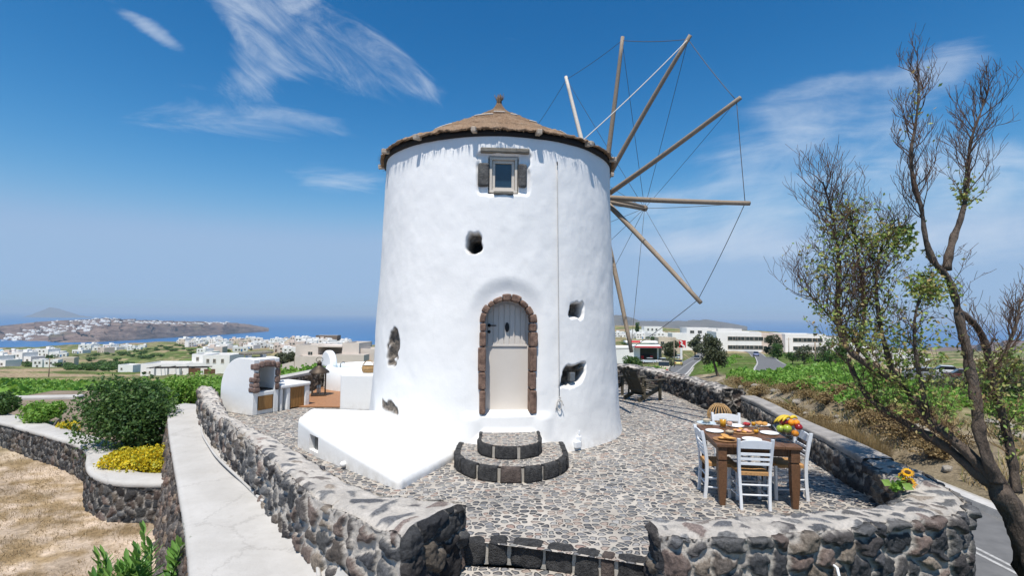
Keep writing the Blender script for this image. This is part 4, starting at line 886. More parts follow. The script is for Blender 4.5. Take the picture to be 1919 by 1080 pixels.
B_ = stone_wall(outer[6:], inner[6:], [-.2, -.12], -.02, [.36, .38, .42, .46, .5], .026, .21, 72, amp=.046, gap=.028, irregular=.03, joint_shade=1., dark=1.3)
emit([A_, B_, E_], 'rubble_body', lw, True)
# ---- front right parapet, sweeping round the corner below the sunflowers
outer = [(1.31, 4.50), (1.86, 4.44), (2.75, 4.62), (3.25, 4.78), (3.70, 4.92), (4.25, 5.02), (4.62, 5.25), (4.86, 5.65), (5.02, 6.2), (5.08, 6.9)]
inner = [(1.27, 4.84), (1.95, 4.90), (2.75, 5.05), (3.25, 5.15), (3.62, 5.22), (3.98, 5.38), (4.22, 5.60), (4.42, 5.95), (4.58, 6.4), (4.68, 6.9)]
rw = thing('parapet_wall', 'curved parapet of dark rounded lava stones in front of the breakfast table', 'wall', (3., 4.9, 0))
A_ = stone_wall(outer, inner, -1.25, -.02, .45, .0128, .195, 74, amp=.062, gap=.0145, rnd=.05, irregular=.015, dark=1.15, joint_shade=.85)
E_ = end_face(LAST_END, .014, .2, 75, amp=.055, gap=.005, dark=.8, zfoot=-.9, rev=True)
emit([A_, E_], 'rubble_body', rw, True)
# ---- back right parapet: rubble with a cement coping, then rougher stones towards the deck chairs
outer = [(5.08, 6.9), (5.15, 7.4), (5.25, 8.4), (5.42, 9.6), (5.62, 10.9), (5.75, 12.2)]; inner = [(4.68, 6.9), (4.76, 7.4), (4.92, 8.4), (5.10, 9.6), (5.30, 10.9), (5.42, 12.2)]
bw = thing('parapet_wall', 'straight parapet with smooth grey cement coping beside the dry grass bank', 'wall', (5.2, 9.5, 0))
emit([stone_wall(outer, inner, -1.6, -.02, .40, .035, .17, 76, amp=.05, gap=.008, dark=.7)], 'rubble_body', bw, True)
O = resample(np.array(outer), n=60, smooth=2); I = resample(np.array(inner), n=60, smooth=2); d = (O-I)/np.linalg.norm(O-I, axis=1)[:, None]; h = .04*np.sin(np.linspace(0, 9, 60))*.3
sec = [(-.02, .39), (-.03, .45), (0.02, .475), (1, .475), (1.02, .45), (1.02, .38)]
MB().grid(np.stack([np.c_[I+(O-I)*a, np.full(60, z)+h] for a, z in sec], 1), smooth=False).build('coping', M['coping'], bw, world=True, bevel=.02)
outer = [(5.55, 12.35), (5.45, 13.2), (5.42, 14.6), (5.35, 16.0), (4.9, 17.4), (3.9, 18.5), (2.4, 19.2), (.3, 19.5), (-2, 19.4)]; inner = [(5.02, 12.30), (4.95, 13.2), (4.92, 14.6), (4.82, 15.9), (4.4, 17.0), (3.6, 17.95), (2.2, 18.65), (.3, 18.95), (-2, 18.9)]
kw = thing('parapet_wall', 'tall parapet of black lava rubble curving behind the wooden deck chairs', 'wall', (4.6, 15.5, 0))
E_ = face((5.55, 12.33), (5.02, 12.28), -.1, .62, .03, .19, 78, amp=.05, gap=.008, dark=.6)
emit([stone_wall(outer, inner, -1.7, -.02, [.58, .60, .56, .62, .66, .7, .7], .034, .215, 77, amp=.085, gap=.006, rnd=.07, dark=.72, irregular=.05), E_], 'rubble_body', kw, True)
# pale cement ramp in the gap by the pillar, with its low kerb
rp = MB().add([(4.75, 9.6, .006), (5.14, 9.6, .006), (5.48, 12.25, .006), (4.98, 12.25, .006)], [(0, 1, 2, 3)]).build('ramp', M['concrete']); struct(rp)
kb = MB().tube([(4.72, 9.4, .03), (4.80, 10.4, .04), (4.88, 11.6, .04)], .05, 6).build('ramp_kerb', M['coping']); struct(kb)

# ---- white ledge outside the left parapet, on its battered stone face
ledge = thing('retaining_wall', 'broad whitewashed ledge on a rough stone face beside the dry lot', 'wall', (-4, 7, -.2))
le = np.array([(-.9, 1.2), (-1.55, 2.6), (-2.98, 5.0), (-5.0, 7.85), (-6.9, 10.5), (-8.45, 12.75), (-8.85, 13.5), (-8.75, 13.85)]); ri = np.array([(-.2, 1.6), (-.55, 3.6), (-1.75, 5.08), (-4.4, 8.5), (-6.45, 11.1), (-7.4, 12.35), (-7.85, 13.1), (-8.0, 13.6)])
n = 140; le2 = resample(le, n=n, smooth=2); ri2 = resample(ri, n=n, smooth=2); zl = np.interp(np.linspace(0, 1, n), [0, .3, 1], [-.25, -.22, -.12])
sec = [(-.0, -.09), (-.02, -.06), (-.0, -.012), (.06, 0), (.3, .0), (.6, .0), (.86, .0), (.93, .02), (1.0, .08), (1.04, .16)]
Pc = np.stack([np.c_[le2*(1-a)+ri2*a, zl+z] for a, z in sec], 1); Pc[..., 2] += (fnoise(Pc[..., 0]*3, Pc[..., 1]*3, seed=81)-.5)*.02
MB().grid(Pc).build('ledge_cap', M['cap'], ledge, world=True)
nrm = normals(np.stack([np.c_[le2, zl], np.c_[ri2, zl]], 1))[:, 0]; dd = (ri2-le2)/np.linalg.norm(ri2-le2, axis=1)[:, None]
st2 = resample(le, step=.03, smooth=2); zz_ = np.interp(np.linspace(0, 1, len(st2)), [0, .3, 1], [-.25, -.22, -.12])-.05; dd2 = np.stack([np.interp(np.linspace(0, 1, len(st2)), np.linspace(0, 1, n), dd[:, k]) for k in (0, 1)], 1)
q = np.linspace(0, 1, 54); P = np.empty((len(st2), 54, 3))
for j, s in enumerate(q): P[:, j, :2] = st2+dd2*(.04-.27*(1-s)); P[:, j, 2] = -1.7+(zz_+1.7)*s
uu = poly_len(st2); U = uu[:, None]+0*P[..., 0]; V = P[..., 2]; Nn = np.zeros_like(P); Nn[..., :2] = -dd2[:, None, :]
Pd, C = stonify(P, Nn, U, V, .17, 82, .06, .010, None, 1.25); C[..., :3] = C[..., :3]*np.array((1.1, 1.0, .92))
emit([(Pd, C, True)], 'stone_face', ledge, True)
# white hose lying along the ledge
hp = []
for px, py in [(376, 782), (379, 800), (378, 815), (392, 838), (405, 858), (430, 882), (458, 908), (490, 940), (520, 966), (552, 992), (574, 1012), (588, 1035), (594, 1056), (598, 1085)]:
    hp.append(atz(px, py, -.135 if py < 900 else -.185))
hp = resample(np.array(hp), n=70, smooth=2); hp[:, 2] += .015
tag(MB().tube(hp, .021, 8).build('hose', M['cap']), 'off white hose winding along the white ledge beside the parapet', 'hose')

# ---- lower stone wall with white cap round the garden bed
co = np.array([(-6.42, 9.72), (-7.0, 9.70), (-7.5, 9.76), (-8.25, 10.2), (-8.95, 10.95), (-9.55, 11.75), (-10.3, 12.4), (-11.6, 13.15), (-14.5, 14.75), (-19, 17.2)]); ci_ = np.array([(-6.55, 10.35), (-7.05, 10.30), (-7.4, 10.36), (-7.95, 10.75), (-8.45, 11.35), (-9.1, 12.15), (-9.9, 12.85), (-11.3, 13.65), (-14.2, 15.3), (-18.7, 17.8)])
gw = thing('garden_wall', 'low black stone wall with a broad white cap winding round the yellow shrub', 'wall', (-9, 11.5, -1.6))
c2 = resample(co, step=.03, smooth=2); i2 = resample(ci_, n=len(c2), smooth=2); dd2 = (i2-c2)/np.linalg.norm(i2-c2, axis=1)[:, None]; q = np.linspace(0, 1, 28); P = np.empty((len(c2), 28, 3))
for j, s in enumerate(q): P[:, j, :2] = c2+dd2*(.06-.04*(1-s)); P[:, j, 2] = -1.72+.80*s
uu = poly_len(c2); Nn = np.zeros_like(P); Nn[..., :2] = -dd2[:, None, :]
Pd, C = stonify(P, Nn, uu[:, None]+0*P[..., 0], P[..., 2], .17, 84, .05, .007, None, .85); emit([(Pd, C, True)], 'stone_face', gw, True)
cc2 = resample(co, n=160, smooth=2); ii2 = resample(ci_, n=160, smooth=2); sec = [(.02, -.10), (0, -.07), (.02, -.015), (.1, 0), (.5, .005), (.9, 0), (1, -.03), (1.0, -.5)]
Pc = np.stack([np.c_[cc2*(1-a)+ii2*a, np.full(160, -.85)+z] for a, z in sec], 1); Pc[..., 2] += (fnoise(Pc[..., 0]*2, Pc[..., 1]*2, seed=85)-.5)*.03
MB().grid(Pc).build('cap', M['cap'], gw, world=True)
# garden bed soil behind it
pb = np.concatenate([ii2[:, :2]*1.0, [(-19, 21.5), (-14, 21.5), (-9.4, 15.6), (-6.9, 11.2)]]); bm = bmesh.new(); bm.faces.new([bm.verts.new((x, y, -1.0)) for x, y in pb]); bmesh.ops.triangulate(bm, faces=bm.faces[:])
me = bpy.data.meshes.new('garden_bed'); bm.to_mesh(me); bm.free(); me.materials.append(mat('bed_soil', (.30, .235, .17), 1, .4, 2.5, 14, .08, col2=(.14, .105, .075))); o = bpy.data.objects.new('garden_bed', me); COL.objects.link(o); struct(o)
if me.polygons[0].normal.z < 0: me.flip_normals()
e2 = resample(np.array([atz(196, 846, -.86)[:2], atz(230, 833, -.86)[:2], atz(270, 815, -.86)[:2], atz(310, 797, -.86)[:2]]), n=24, smooth=1)
tag(MB().grid(np.stack([np.c_[e2+np.array((0, a)), np.full(24, z)] for a, z in ((-.02, -1.0), (-.02, -.86), (.16, -.86), (.18, -1.0))], 1), smooth=False).build('edging', M['cap'], bevel=.02), 'thin pale edging strip between the yellow shrub and the big green bush', 'edging')
f0, f1 = np.array((-19.8, 19.0)), np.array((-16.35, 19.7)); fw_ = thing('garden_wall', 'straight white capped wall at the edge of the vines behind the small shrubs', 'wall', (-18, 19.4, -1.5))
MB().bar((-24, 18.2, -1.02), (-16.4, 19.75, -1.0), .5, .22).build('cap', M['cap'], fw_, world=True, bevel=.05); MB().bar((-24, 18.2, -1.4), (-16.5, 19.75, -1.4), .36, .6).build('wall_body', M['greystone'], fw_, world=True)

# ---- round entrance steps
stp = thing('entrance_steps', 'two half round pebble topped steps edged with black blocks below the door', 'steps', (0, 8.2, 0))
def half_step(name, cx, cy, rx, ry, back, z0, z1, nb, seed, brown=()):
    rs = random.Random(seed); t = np.linspace(-math.pi/2-math.pi/2, 0, 60); tt = np.linspace(math.pi, 2*math.pi, 61)
    pts = [(cx-rx, back)]+[(cx+rx*math.cos(a), cy+ry*math.sin(a)) for a in tt]+[(cx+rx, back)]; line = resample(np.array(pts), n=160); LL = poly_len(line)
    inn = np.array([(cx+(x-cx)*.90, min(cy+(y-cy)*.90, back) if y < cy else y) for x, y in line])
    MB().add(np.c_[inn, np.full(len(inn), z1-.006)], [tuple(range(len(inn)))]).build('step_top', M['pebble_fine'], stp, world=True)
    ws = [1+.35*(rs.random()-.5) for _ in range(nb)]; tot = sum(ws); s = 0
    mb = MB()
    for i, w in enumerate(ws):
        w = w/tot*LL[-1]; sub = np.linspace(s+.012, s+w-.012, 7); a = np.stack([np.interp(sub, LL, line[:, k]) for k in (0, 1)], 1); c = np.stack([np.interp(sub, LL, inn[:, k]) for k in (0, 1)], 1)
        nz_, nr_ = 7, 5; Pb = []
        d = (c-a); 
        b = MB(); prof = [(.55, z0-.02), (.06, z0-.02), (.0, z0+.03), (-.02, z0+(z1-z0)*.5), (.0, z1-.035), (.10, z1-.004), (.35, z1+.006), (1.05, z1+.002)]
        P = np.stack([np.c_[a+d*q, np.full(7, zq)] for q, zq in prof], 1)
        P[0, :, :] += (P[1]-P[0])*.25; P[-1] += (P[-2]-P[-1])*.25
        nn = (fnoise(P[..., 0]*16+i*3, P[..., 1]*16, P[..., 2]*16, seed=seed)-.5)*.055
        out = np.zeros_like(P); out[..., :2] = -d[:, None, :]/np.linalg.norm(d, axis=1)[:, None, None]; P += out*nn[..., None]; P[..., 2] += nn*.25
        b.grid(P); e = b.n; k_ = len(prof); b.f.append(tuple(range(k_))); b.f.append(tuple(range((6)*k_, 7*k_))[::-1]); b.sm += [False, False]
        b.build('edge_block', M['stepstone2'] if i in brown else M['stepstone'], stp, world=True); s += w
    sh = np.array([(cx+(x-cx)*.955, cy+(y-cy)*.955 if y < cy else y) for x, y in line])
    MB().grid(np.stack([np.c_[sh, np.full(160, z0)], np.c_[sh, np.full(160, z1-.014)]], 1)).build('mortar_bed', M['mortar'], stp, world=True)
half_step('lower_step', .015, 8.10, .885, .90, 8.75, 0, .205, 13, 91, (6,)); half_step('upper_step', -.01, 8.10, .50, .46, 8.75, .205, .385, 7, 92)

# ---- whitewashed masonry bench/cistern at the left foot of the mill (sloping top)
bn = thing('masonry_bench', 'low sloping whitewashed platform with a small niche at the left foot of the mill', 'bench', (-2.5, 8.5, 0))
Ac, Bc, Cc, Dc, Ec = np.array((-3.10, 8.38)), np.array((-1.46, 6.87)), np.array((-.88, 8.35)), np.array((-1.6, 10.2)), np.array((-3.78, 9.75))
Fc = np.array((-3.74, 9.08)); zs = {'A': .41, 'B': .155, 'C': .125, 'D': .42, 'E': .55, 'F': .50}
bm = bmesh.new(); loop = [(Fc, 'F'), (Ac, 'A'), (Bc, 'B'), (Cc, 'C'), (Dc, 'D'), (Ec, 'E')]
lo = [bm.verts.new((p_[0], p_[1], -.03)) for p_, k in loop]; hi = [bm.verts.new((p_[0], p_[1], zs[k])) for p_, k in loop]
top = bm.faces.new(hi); bm.faces.new(lo[::-1])
for i in range(6): bm.faces.new((lo[i], lo[(i+1) % 6], hi[(i+1) % 6], hi[i]))
bmesh.ops.recalc_face_normals(bm, faces=bm.faces[:])
ed_ = [e for e in bm.edges if any(v in hi for v in e.verts)]
bmesh.ops.bevel(bm, geom=ed_, offset=.10, segments=6, affect='EDGES', profile=.5)
bmesh.ops.triangulate(bm, faces=[f for f in bm.faces if len(f.verts) > 4])
bv = np.array([v.co[:] for v in bm.verts]); bf = [tuple(v.index for v in f.verts) for f in bm.faces]; bm.free()
# cut the niche in the left face by boolean later: build with a cutter
body = MB().add(bv, bf, True).build('bench_body', M['plaster'], bn, world=True)
d = (Ac-Fc)/np.linalg.norm(Ac-Fc); nrm3 = np.array((-d[1], d[0], 0))*-1; nrm3 = np.array((d[1], -d[0], 0)); mid = (Ac+Fc)/2+(Ac-Fc)*.30
M4 = np.array((np.append(d, 0), -nrm3, (0, 0, 1))).T
cut = MB().box((mid[0], mid[1], .19), (.36, .5, .25), m=M4).build('niche_cutter', M['plaster'], bn, world=True)
bo = body.modifiers.new('niche', 'BOOLEAN'); bo.operation = 'DIFFERENCE'; bo.object = cut; bo.solver = 'EXACT'
bpy.context.view_layer.update(); dg = bpy.context.evaluated_depsgraph_get(); nm_ = bpy.data.meshes.new_from_object(body.evaluated_get(dg)); body.modifiers.clear(); body.data = nm_; bpy.data.objects.remove(cut)
sm_ = body.modifiers.new('split', 'EDGE_SPLIT'); sm_.split_angle = R(40)
b = MB(); ctr = np.array((mid[0], mid[1], .19))-nrm3*.12
b.box(ctr, (.37, .03, .26), m=M4)
b.build('niche_lining', M['greystone'], bn, world=True)
b = MB()
for k in (-.11, -.04, .03, .10): b.box(ctr+nrm3*.04+np.append(d*k, 0), (.028, .02, .245), m=M4)
b.build('grille', M['metal_grey'], bn, world=True)
MB().ell((-2.50, 7.79, .07), (.05, .05, .045)).build('wall_plug', M['plaster'], bn, world=True)
# ---- white block behind, basket on top
x0 = aty(646, 760, 12.45)[0]; blk_ = thing('masonry_block', 'tall plain whitewashed block against the mill behind the bench', 'block', (-3.4, 12.9, 0))
MB().box((-3.25, 12.95, .42), (1.75, 1.0, .90)).build('block_body', M['plaster'], blk_, world=True, bevel=.06, seg=4)
bk = thing('basket', 'small wicker basket with two handles on the whitewashed block', 'basket', (-3.52, 12.75, .87))
def wicker(name): return mat(name, (.55, .36, .17), .8, .45, 30, 70, .01, sc=(1, 1, 3), col2=(.30, .17, .07))
M['wicker'] = wicker('wicker')
prof = [(.0, 0), (.13, 0), (.165, .05), (.175, .11), (.155, .17), (.145, .17), (.15, .1), (.12, .03)]
pr = resample(np.array(prof), n=40); MB().lathe([(r+.006*math.sin(i*2.0), z) for i, (r, z) in enumerate(pr)], 28).build('basket_body', M['wicker'], bk)
for s in (-1, 1): MB().tube([(.14*math.cos(a), s*.05, .16+.13*math.sin(a)) for a in np.linspace(0, math.pi, 14)], .008, 6).build('handle', M['wicker'], bk)
# ------------------------------------------------------------------ outdoor kitchen, deck, tub
C0 = np.array((-5.80, 11.62, 0)); e_ = np.array((.49, .872, 0)); n_ = np.array((.872, -.49, 0)); KM = np.stack([e_, -n_, np.array((0, 0, 1.))], 1)
def K(t, dpt_, z): return C0+e_*t-n_*dpt_+np.array((0, 0, z))
def kbox(b, t0, t1, d0, d1, z0, z1): return b.box(K((t0+t1)/2, (d0+d1)/2, (z0+z1)/2), (t1-t0, d1-d0, z1-z0), m=KM)
ov = thing('outdoor_oven', 'whitewashed vaulted barbecue oven with red stone trim round its opening', 'oven', tuple(K(.3, .5, 0)))
pr = [(0, 0), (1.22, 0), (1.22, .52)]+[(.48+.74*math.cos(a), .52+.76*math.sin(a)) for a in np.linspace(0.05, math.pi/2, 14)]+[(.2, 1.285), (0, 1.26)]
b = MB()
def slab(t0, t1, poly): b.prism(poly, K(t0, 0, 0), -n_, (0, 0, 1), e_, t1-t0)
slab(0, .13, pr); slab(.53, .66, pr)
inner_ = [(d_, z_) for d_, z_ in pr if True]
slab(.131, .529, [(.55, 0), (1.218, 0), (1.218, .52)]+[(.48+.738*math.cos(a), .52+.758*math.sin(a)) for a in np.linspace(.05, 1.45, 12)]+[(.55, 1.275)])
kbox(b, .131, .529, .02, .549, 0.0, .10); kbox(b, .131, .529, .0, .549, .42, .52); kbox(b, .131, .529, .0, .549, 1.10, 1.268)
b.build('oven_body', M['plaster'], ov, world=True, bevel=.03, seg=3, flip=False)
M['trimpale'] = mat('pink_trim_stone', (.36, .25, .21), .95, .5, 11, 40, .06, col2=(.13, .085, .07), bstr=1.)
b = MB(); rs = random.Random(8)
def kblk(t, d_, z, st, sd, sz, r=0): b.box(K(t, d_, z), (st, sd, sz), m=KM)
for z, w_ in ((.575, .16), (.68, .14), (.80, .17), (.90, .13)): kblk(.06+rs.random()*.01, .045, z, w_, .20+rs.random()*.05, .13)
for z, w_ in ((.60, .12), (.76, .15), (.93, .13)): kblk(.61, .04, z, w_, .15, .17)
for i, w_ in enumerate((.15, .12, .17, .13, .12)): kblk(.06+.135*i, .03, 1.07+.085*math.sin((i+.5)/5*math.pi), w_, .19, .15)
b.build('stone_trim', M['trimpale'], ov, world=True, bevel=.045, seg=3)
kbox(MB(), .15, .51, .0, .03, .105, .415).build('oven_door', M['pine'], ov, world=True, bevel=.006)
b = MB()
for k in range(9): kbox(b, .14, .52, .06+.05*k, .075+.05*k, .545, .56)
kbox(b, .14, .155, .03, .5, .53, .545); kbox(b, .505, .52, .03, .5, .53, .545); b.build('grill', M['iron'], ov, world=True)
b = MB(); 
for q in (.12, .5): kbox(MB(), q, q+.1, .40, .52, 1.24, 1.34).build('chimney_block', M['plaster'], ov, world=True, bevel=.015)
kbox(MB(), .02, .72, .32, .62, 1.342, 1.40).build('chimney_slab', M['lintel'], ov, world=True, bevel=.025)
ct = thing('kitchen_counter', 'low whitewashed counter with a pine door beside the oven', 'counter', tuple(K(1.1, .4, 0)))
b = MB(); kbox(b, .70, 1.56, -.02, .85, .52, .61); kbox(b, .72, .80, .02, .85, -.02, .519); kbox(b, .88, .99, .0, .85, -.02, .519); kbox(b, 1.40, 1.55, .0, .85, -.02, .519); kbox(b, .80, 1.4, .60, .70, -.02, .519)
b.build('counter_body', M['plaster'], ct, world=True, bevel=.03, seg=3)
b = MB(); 
for k in range(5): kbox(b, .995+.081*k, .995+.081*(k+1)-.006, .02, .05, .03, .515)
b.build('door', M['pine'], ct, world=True, bevel=.004)
pot = thing('flower_basket', 'wicker flower basket with red geraniums on the counter', 'flower pot', tuple(K(.93, .58, .61)))
pr2 = resample(np.array([(.0, 0), (.125, 0), (.145, .1), (.16, .26), (.17, .30), (.155, .30), (.14, .24), (0, .235)]), n=44)
MB().lathe([(r+.007*math.sin(i*1.9)*(r > .1), z) for i, (r, z) in enumerate(pr2)], 28).build('basket_body', M['wicker'], pot)
def leafcloud(C, size, up=.5, asp=.5, seed=0, fold=.15, droop=None):
    """one folded leaf (two triangles) per centre, random heading"""
    g = np.random.default_rng(seed); n = len(C); d = g.normal(size=(n, 3)); d[:, 2] = d[:, 2]*.6+(up if droop is None else droop); d /= np.linalg.norm(d, axis=1)[:, None]
    s = np.cross(d, g.normal(size=(n, 3))); s /= np.linalg.norm(s, axis=1)[:, None]; nn = np.cross(d, s); L = (np.asarray(size)*(.65+.7*g.random(n)))[:, None]
    v = np.stack([C-d*L*.5, C+s*L*asp*.5-nn*L*fold*.3, C+d*L*.5, C-s*L*asp*.5-nn*L*fold*.3, C+nn*L*0], 1)[:, :4]
    return v.reshape(-1, 3), [f for i in range(n) for f in ((4*i, 4*i+1, 4*i+2), (4*i, 4*i+2, 4*i+3))]
g = np.random.default_rng(3); C = g.normal(size=(160, 3))*np.array((.085, .085, .045))+np.array((0, 0, .37)); MB().add(*leafcloud(C, np.full(160, .07), seed=4, asp=.9)).build('leaves', M['leaf_vine'], pot)
M['petal_red'] = leafmat('petal_red', [(.42, .012, .02), (.55, .03, .03), (.30, .008, .02)], .2)
for x, y, z in ((.02, -.06, .45), (-.06, .04, .50), (.1, .03, .44), (-.11, -.05, .43), (.05, -.1, .40), (.13, -.06, .38)):
    C = g.normal(size=(40, 3)); C = C/np.linalg.norm(C, axis=1)[:, None]*.036+np.array((x, y, z)); MB().add(*leafcloud(C, np.full(40, .035), seed=7, asp=1.)).build('blossom', M['petal_red'], pot)
# wooden deck with boards
b = MB(); dk = np.array([(-5.35, 12.72), (-3.9, 12.72), (-3.9, 16.2), (-6.0, 16.2)]);
for k in range(25):
    y0 = 12.72+.14*k; y1 = y0+.133; xl0 = np.interp(y0, (12.72, 16.2), (-5.32, -6.0)); b.box(((xl0-3.9)/2, (y0+y1)/2, .022), (abs(xl0+3.9), y1-y0, .03))
dkt = tag(b.build('wooden_deck', M['deck'], bevel=.004), 'reddish brown boarded deck behind the masonry block', 'deck')
# low dark wall with pale cap behind the deck
sw = thing('garden_wall', 'low dark stone wall with pale cap between deck and vines', 'wall', (-6.1, 15, 0))
o1 = [(-6.62, 13.6), (-6.45, 14.6), (-6.3, 15.6), (-6.05, 17.0)]; i1 = [(-6.27, 13.6), (-6.08, 14.6), (-5.93, 15.6), (-5.75, 17.0)]
emit([stone_wall(o1, i1, -1.4, 0, .52, .05, .17, 95, amp=.05, gap=.008, dark=.7), face((-6.62, 13.58), (-6.27, 13.58), 0, .5, .05, .17, 96, dark=.7)], 'rubble_body', sw, True)
o2 = resample(np.array(o1), n=30, smooth=1); i2 = resample(np.array(i1), n=30, smooth=1)
MB().grid(np.stack([np.c_[o2*(1-a)+i2*a, np.full(30, z)] for a, z in ((-.03, .50), (-.03, .565), (.5, .58), (1.03, .565), (1.03, .50))], 1), smooth=False).build('cap', M['cap'], sw, world=True)
# lantern
def lantern(name, label, loc, s=1.0, rz=.3):
    t = thing(name, label, 'lantern', loc, rz); w = .17*s; h = .62*s
    mt = mat('lantern_metal', (.10, .075, .055), .55, .4, 12, 40, .002, metal=.5)
    b = MB(); b.box((0, 0, .02), (2*w+.05, 2*w+.05, .04)); b.box((0, 0, h), (2*w+.06, 2*w+.06, .03))
    for sx in (-1, 1):
        for sy in (-1, 1): b.box((sx*w, sy*w, h/2), (.026, .026, h))
    for k in (1, 2):
        z = h*k/3
        for sg in (-1, 1): b.box((0, sg*w, z), (2*w, .012, .014)); b.box((sg*w, 0, z), (.012, 2*w, .014))
    for sg in (-1, 1): b.box((0, sg*w, h/2), (.012, .012, h)); b.box((sg*w, 0, h/2), (.012, .012, h))
    b.build('frame', mt, t, bevel=.003)
    MB().lathe([(w*1.62, h+.0), (w*1.5, h+.05), (w*.75, h+.15), (w*.38, h+.2), (w*.36, h+.25), (w*.5, h+.26), (w*.2, h+.30), (w*.12, h+.34), (.0, h+.345)], 4 if False else 20).build('roof', mt, t)
    MB().tube([(.09*math.cos(a), 0, h+.36+.07*math.sin(a)) for a in np.linspace(0, 6.28, 18)], .008, 6).build('ring', mt, t)
    MB().cyl((0, 0, .04), (0, 0, .27*s), .055, n=14).build('candle', mat('wax', (.75, .70, .58), .6, .05, 4, 10, 0), t)
    return t
lantern('lantern', 'tall brown metal lantern with glazing bars on the wooden deck', tuple(atz(597, 741, .04)), 1.0)
# plunge tub
tb = thing('plunge_tub', 'round whitewashed plunge tub with a curved headrest behind the deck', 'tub', (-4.55, 16.4, 0))
MB().lathe([(1.33, -.1), (1.31, .2), (1.29, .6), (1.24, .68), (1.12, .70), (1.04, .66), (1.0, .45), (.98, .1), (.01, .05)], 56).build('tub_wall', M['plaster'], tb)
sw_m, nt, p, o = newmat('tub_water'); p.inputs['Base Color'].default_value = (.35, .55, .62, 1); p.inputs['Roughness'].default_value = .08; nw = noise(nt, 6, 3, .5); bump(nt, p, nw.outputs[0], .3, .02)
MB().lathe([(.01, .5), (1.0, .5)], 40).build('water', sw_m, tb, flip=True)
b = MB(); hp_ = [(.50*math.cos(a), .52*math.sin(a)) for a in np.linspace(0, math.pi, 18)]; b.prism(hp_, (-1.18, .12, .62), (.62, -.78, 0), (0, 0, 1), (-.78, -.62, 0), .22); b.build('headrest', M['plaster'], tb, bevel=.06, seg=3)
b = MB(); b.tube([(-.62, -.78, .69), (-.62, -.78, .80), (-.58, -.70, .84), (-.54, -.64, .82)], .016, 7); b.build('spout', M['metal_grey'], tb)

# ------------------------------------------------------------------ breakfast table and chairs
TC_ = np.array((3.12, 6.93)); TROT = R(-7.5); tc_, ts_ = math.cos(TROT), math.sin(TROT)
tbl = thing('dining_table', 'dark wooden table with stout tapered legs laid for breakfast', 'table', (TC_[0], TC_[1], 0), TROT)
TW, TDp, TH = 1.0, 1.16, .755
b = MB(); nb_ = 5
for k in range(nb_): w = TW/nb_; b.box((-TW/2+w*(k+.5), 0, TH-.0175), (w-.003, TDp, .035))
b.build('table_top', M['tablewood'], tbl, bevel=.004)
b = MB(); ax_, ay_ = TW/2-.09, TDp/2-.09
for sgn in (-1, 1): b.box((0, sgn*ay_, TH-.09), (2*ax_-.10, .024, .10)); b.box((sgn*ax_, 0, TH-.09), (.024, 2*ay_-.10, .10))
b.build('apron', M['tablewood'], tbl)
for sx in (-1, 1):
    for sy in (-1, 1):
        b = MB(); x, y = sx*(TW/2-.075), sy*(TDp/2-.075)
        b.box((x, y, TH-.0355-.08), (.105, .105, .16)); b.box((x, y, TH-.206), (.086, .086, .018)); b.lathe([(.001, TH-.216), (.074, TH-.216), (.074, TH-.25), (.068, .25), (.045, .0), (.001, 0)], 4, (0, 0, 0), False)
        v = b.v[-1]; a = math.pi/4; v[:] = v @ np.array(((math.cos(a), math.sin(a), 0), (-math.sin(a), math.cos(a), 0), (0, 0, 1)))+np.array((x, y, 0)); b.build('leg', M['tablewood'], tbl, bevel=.004)
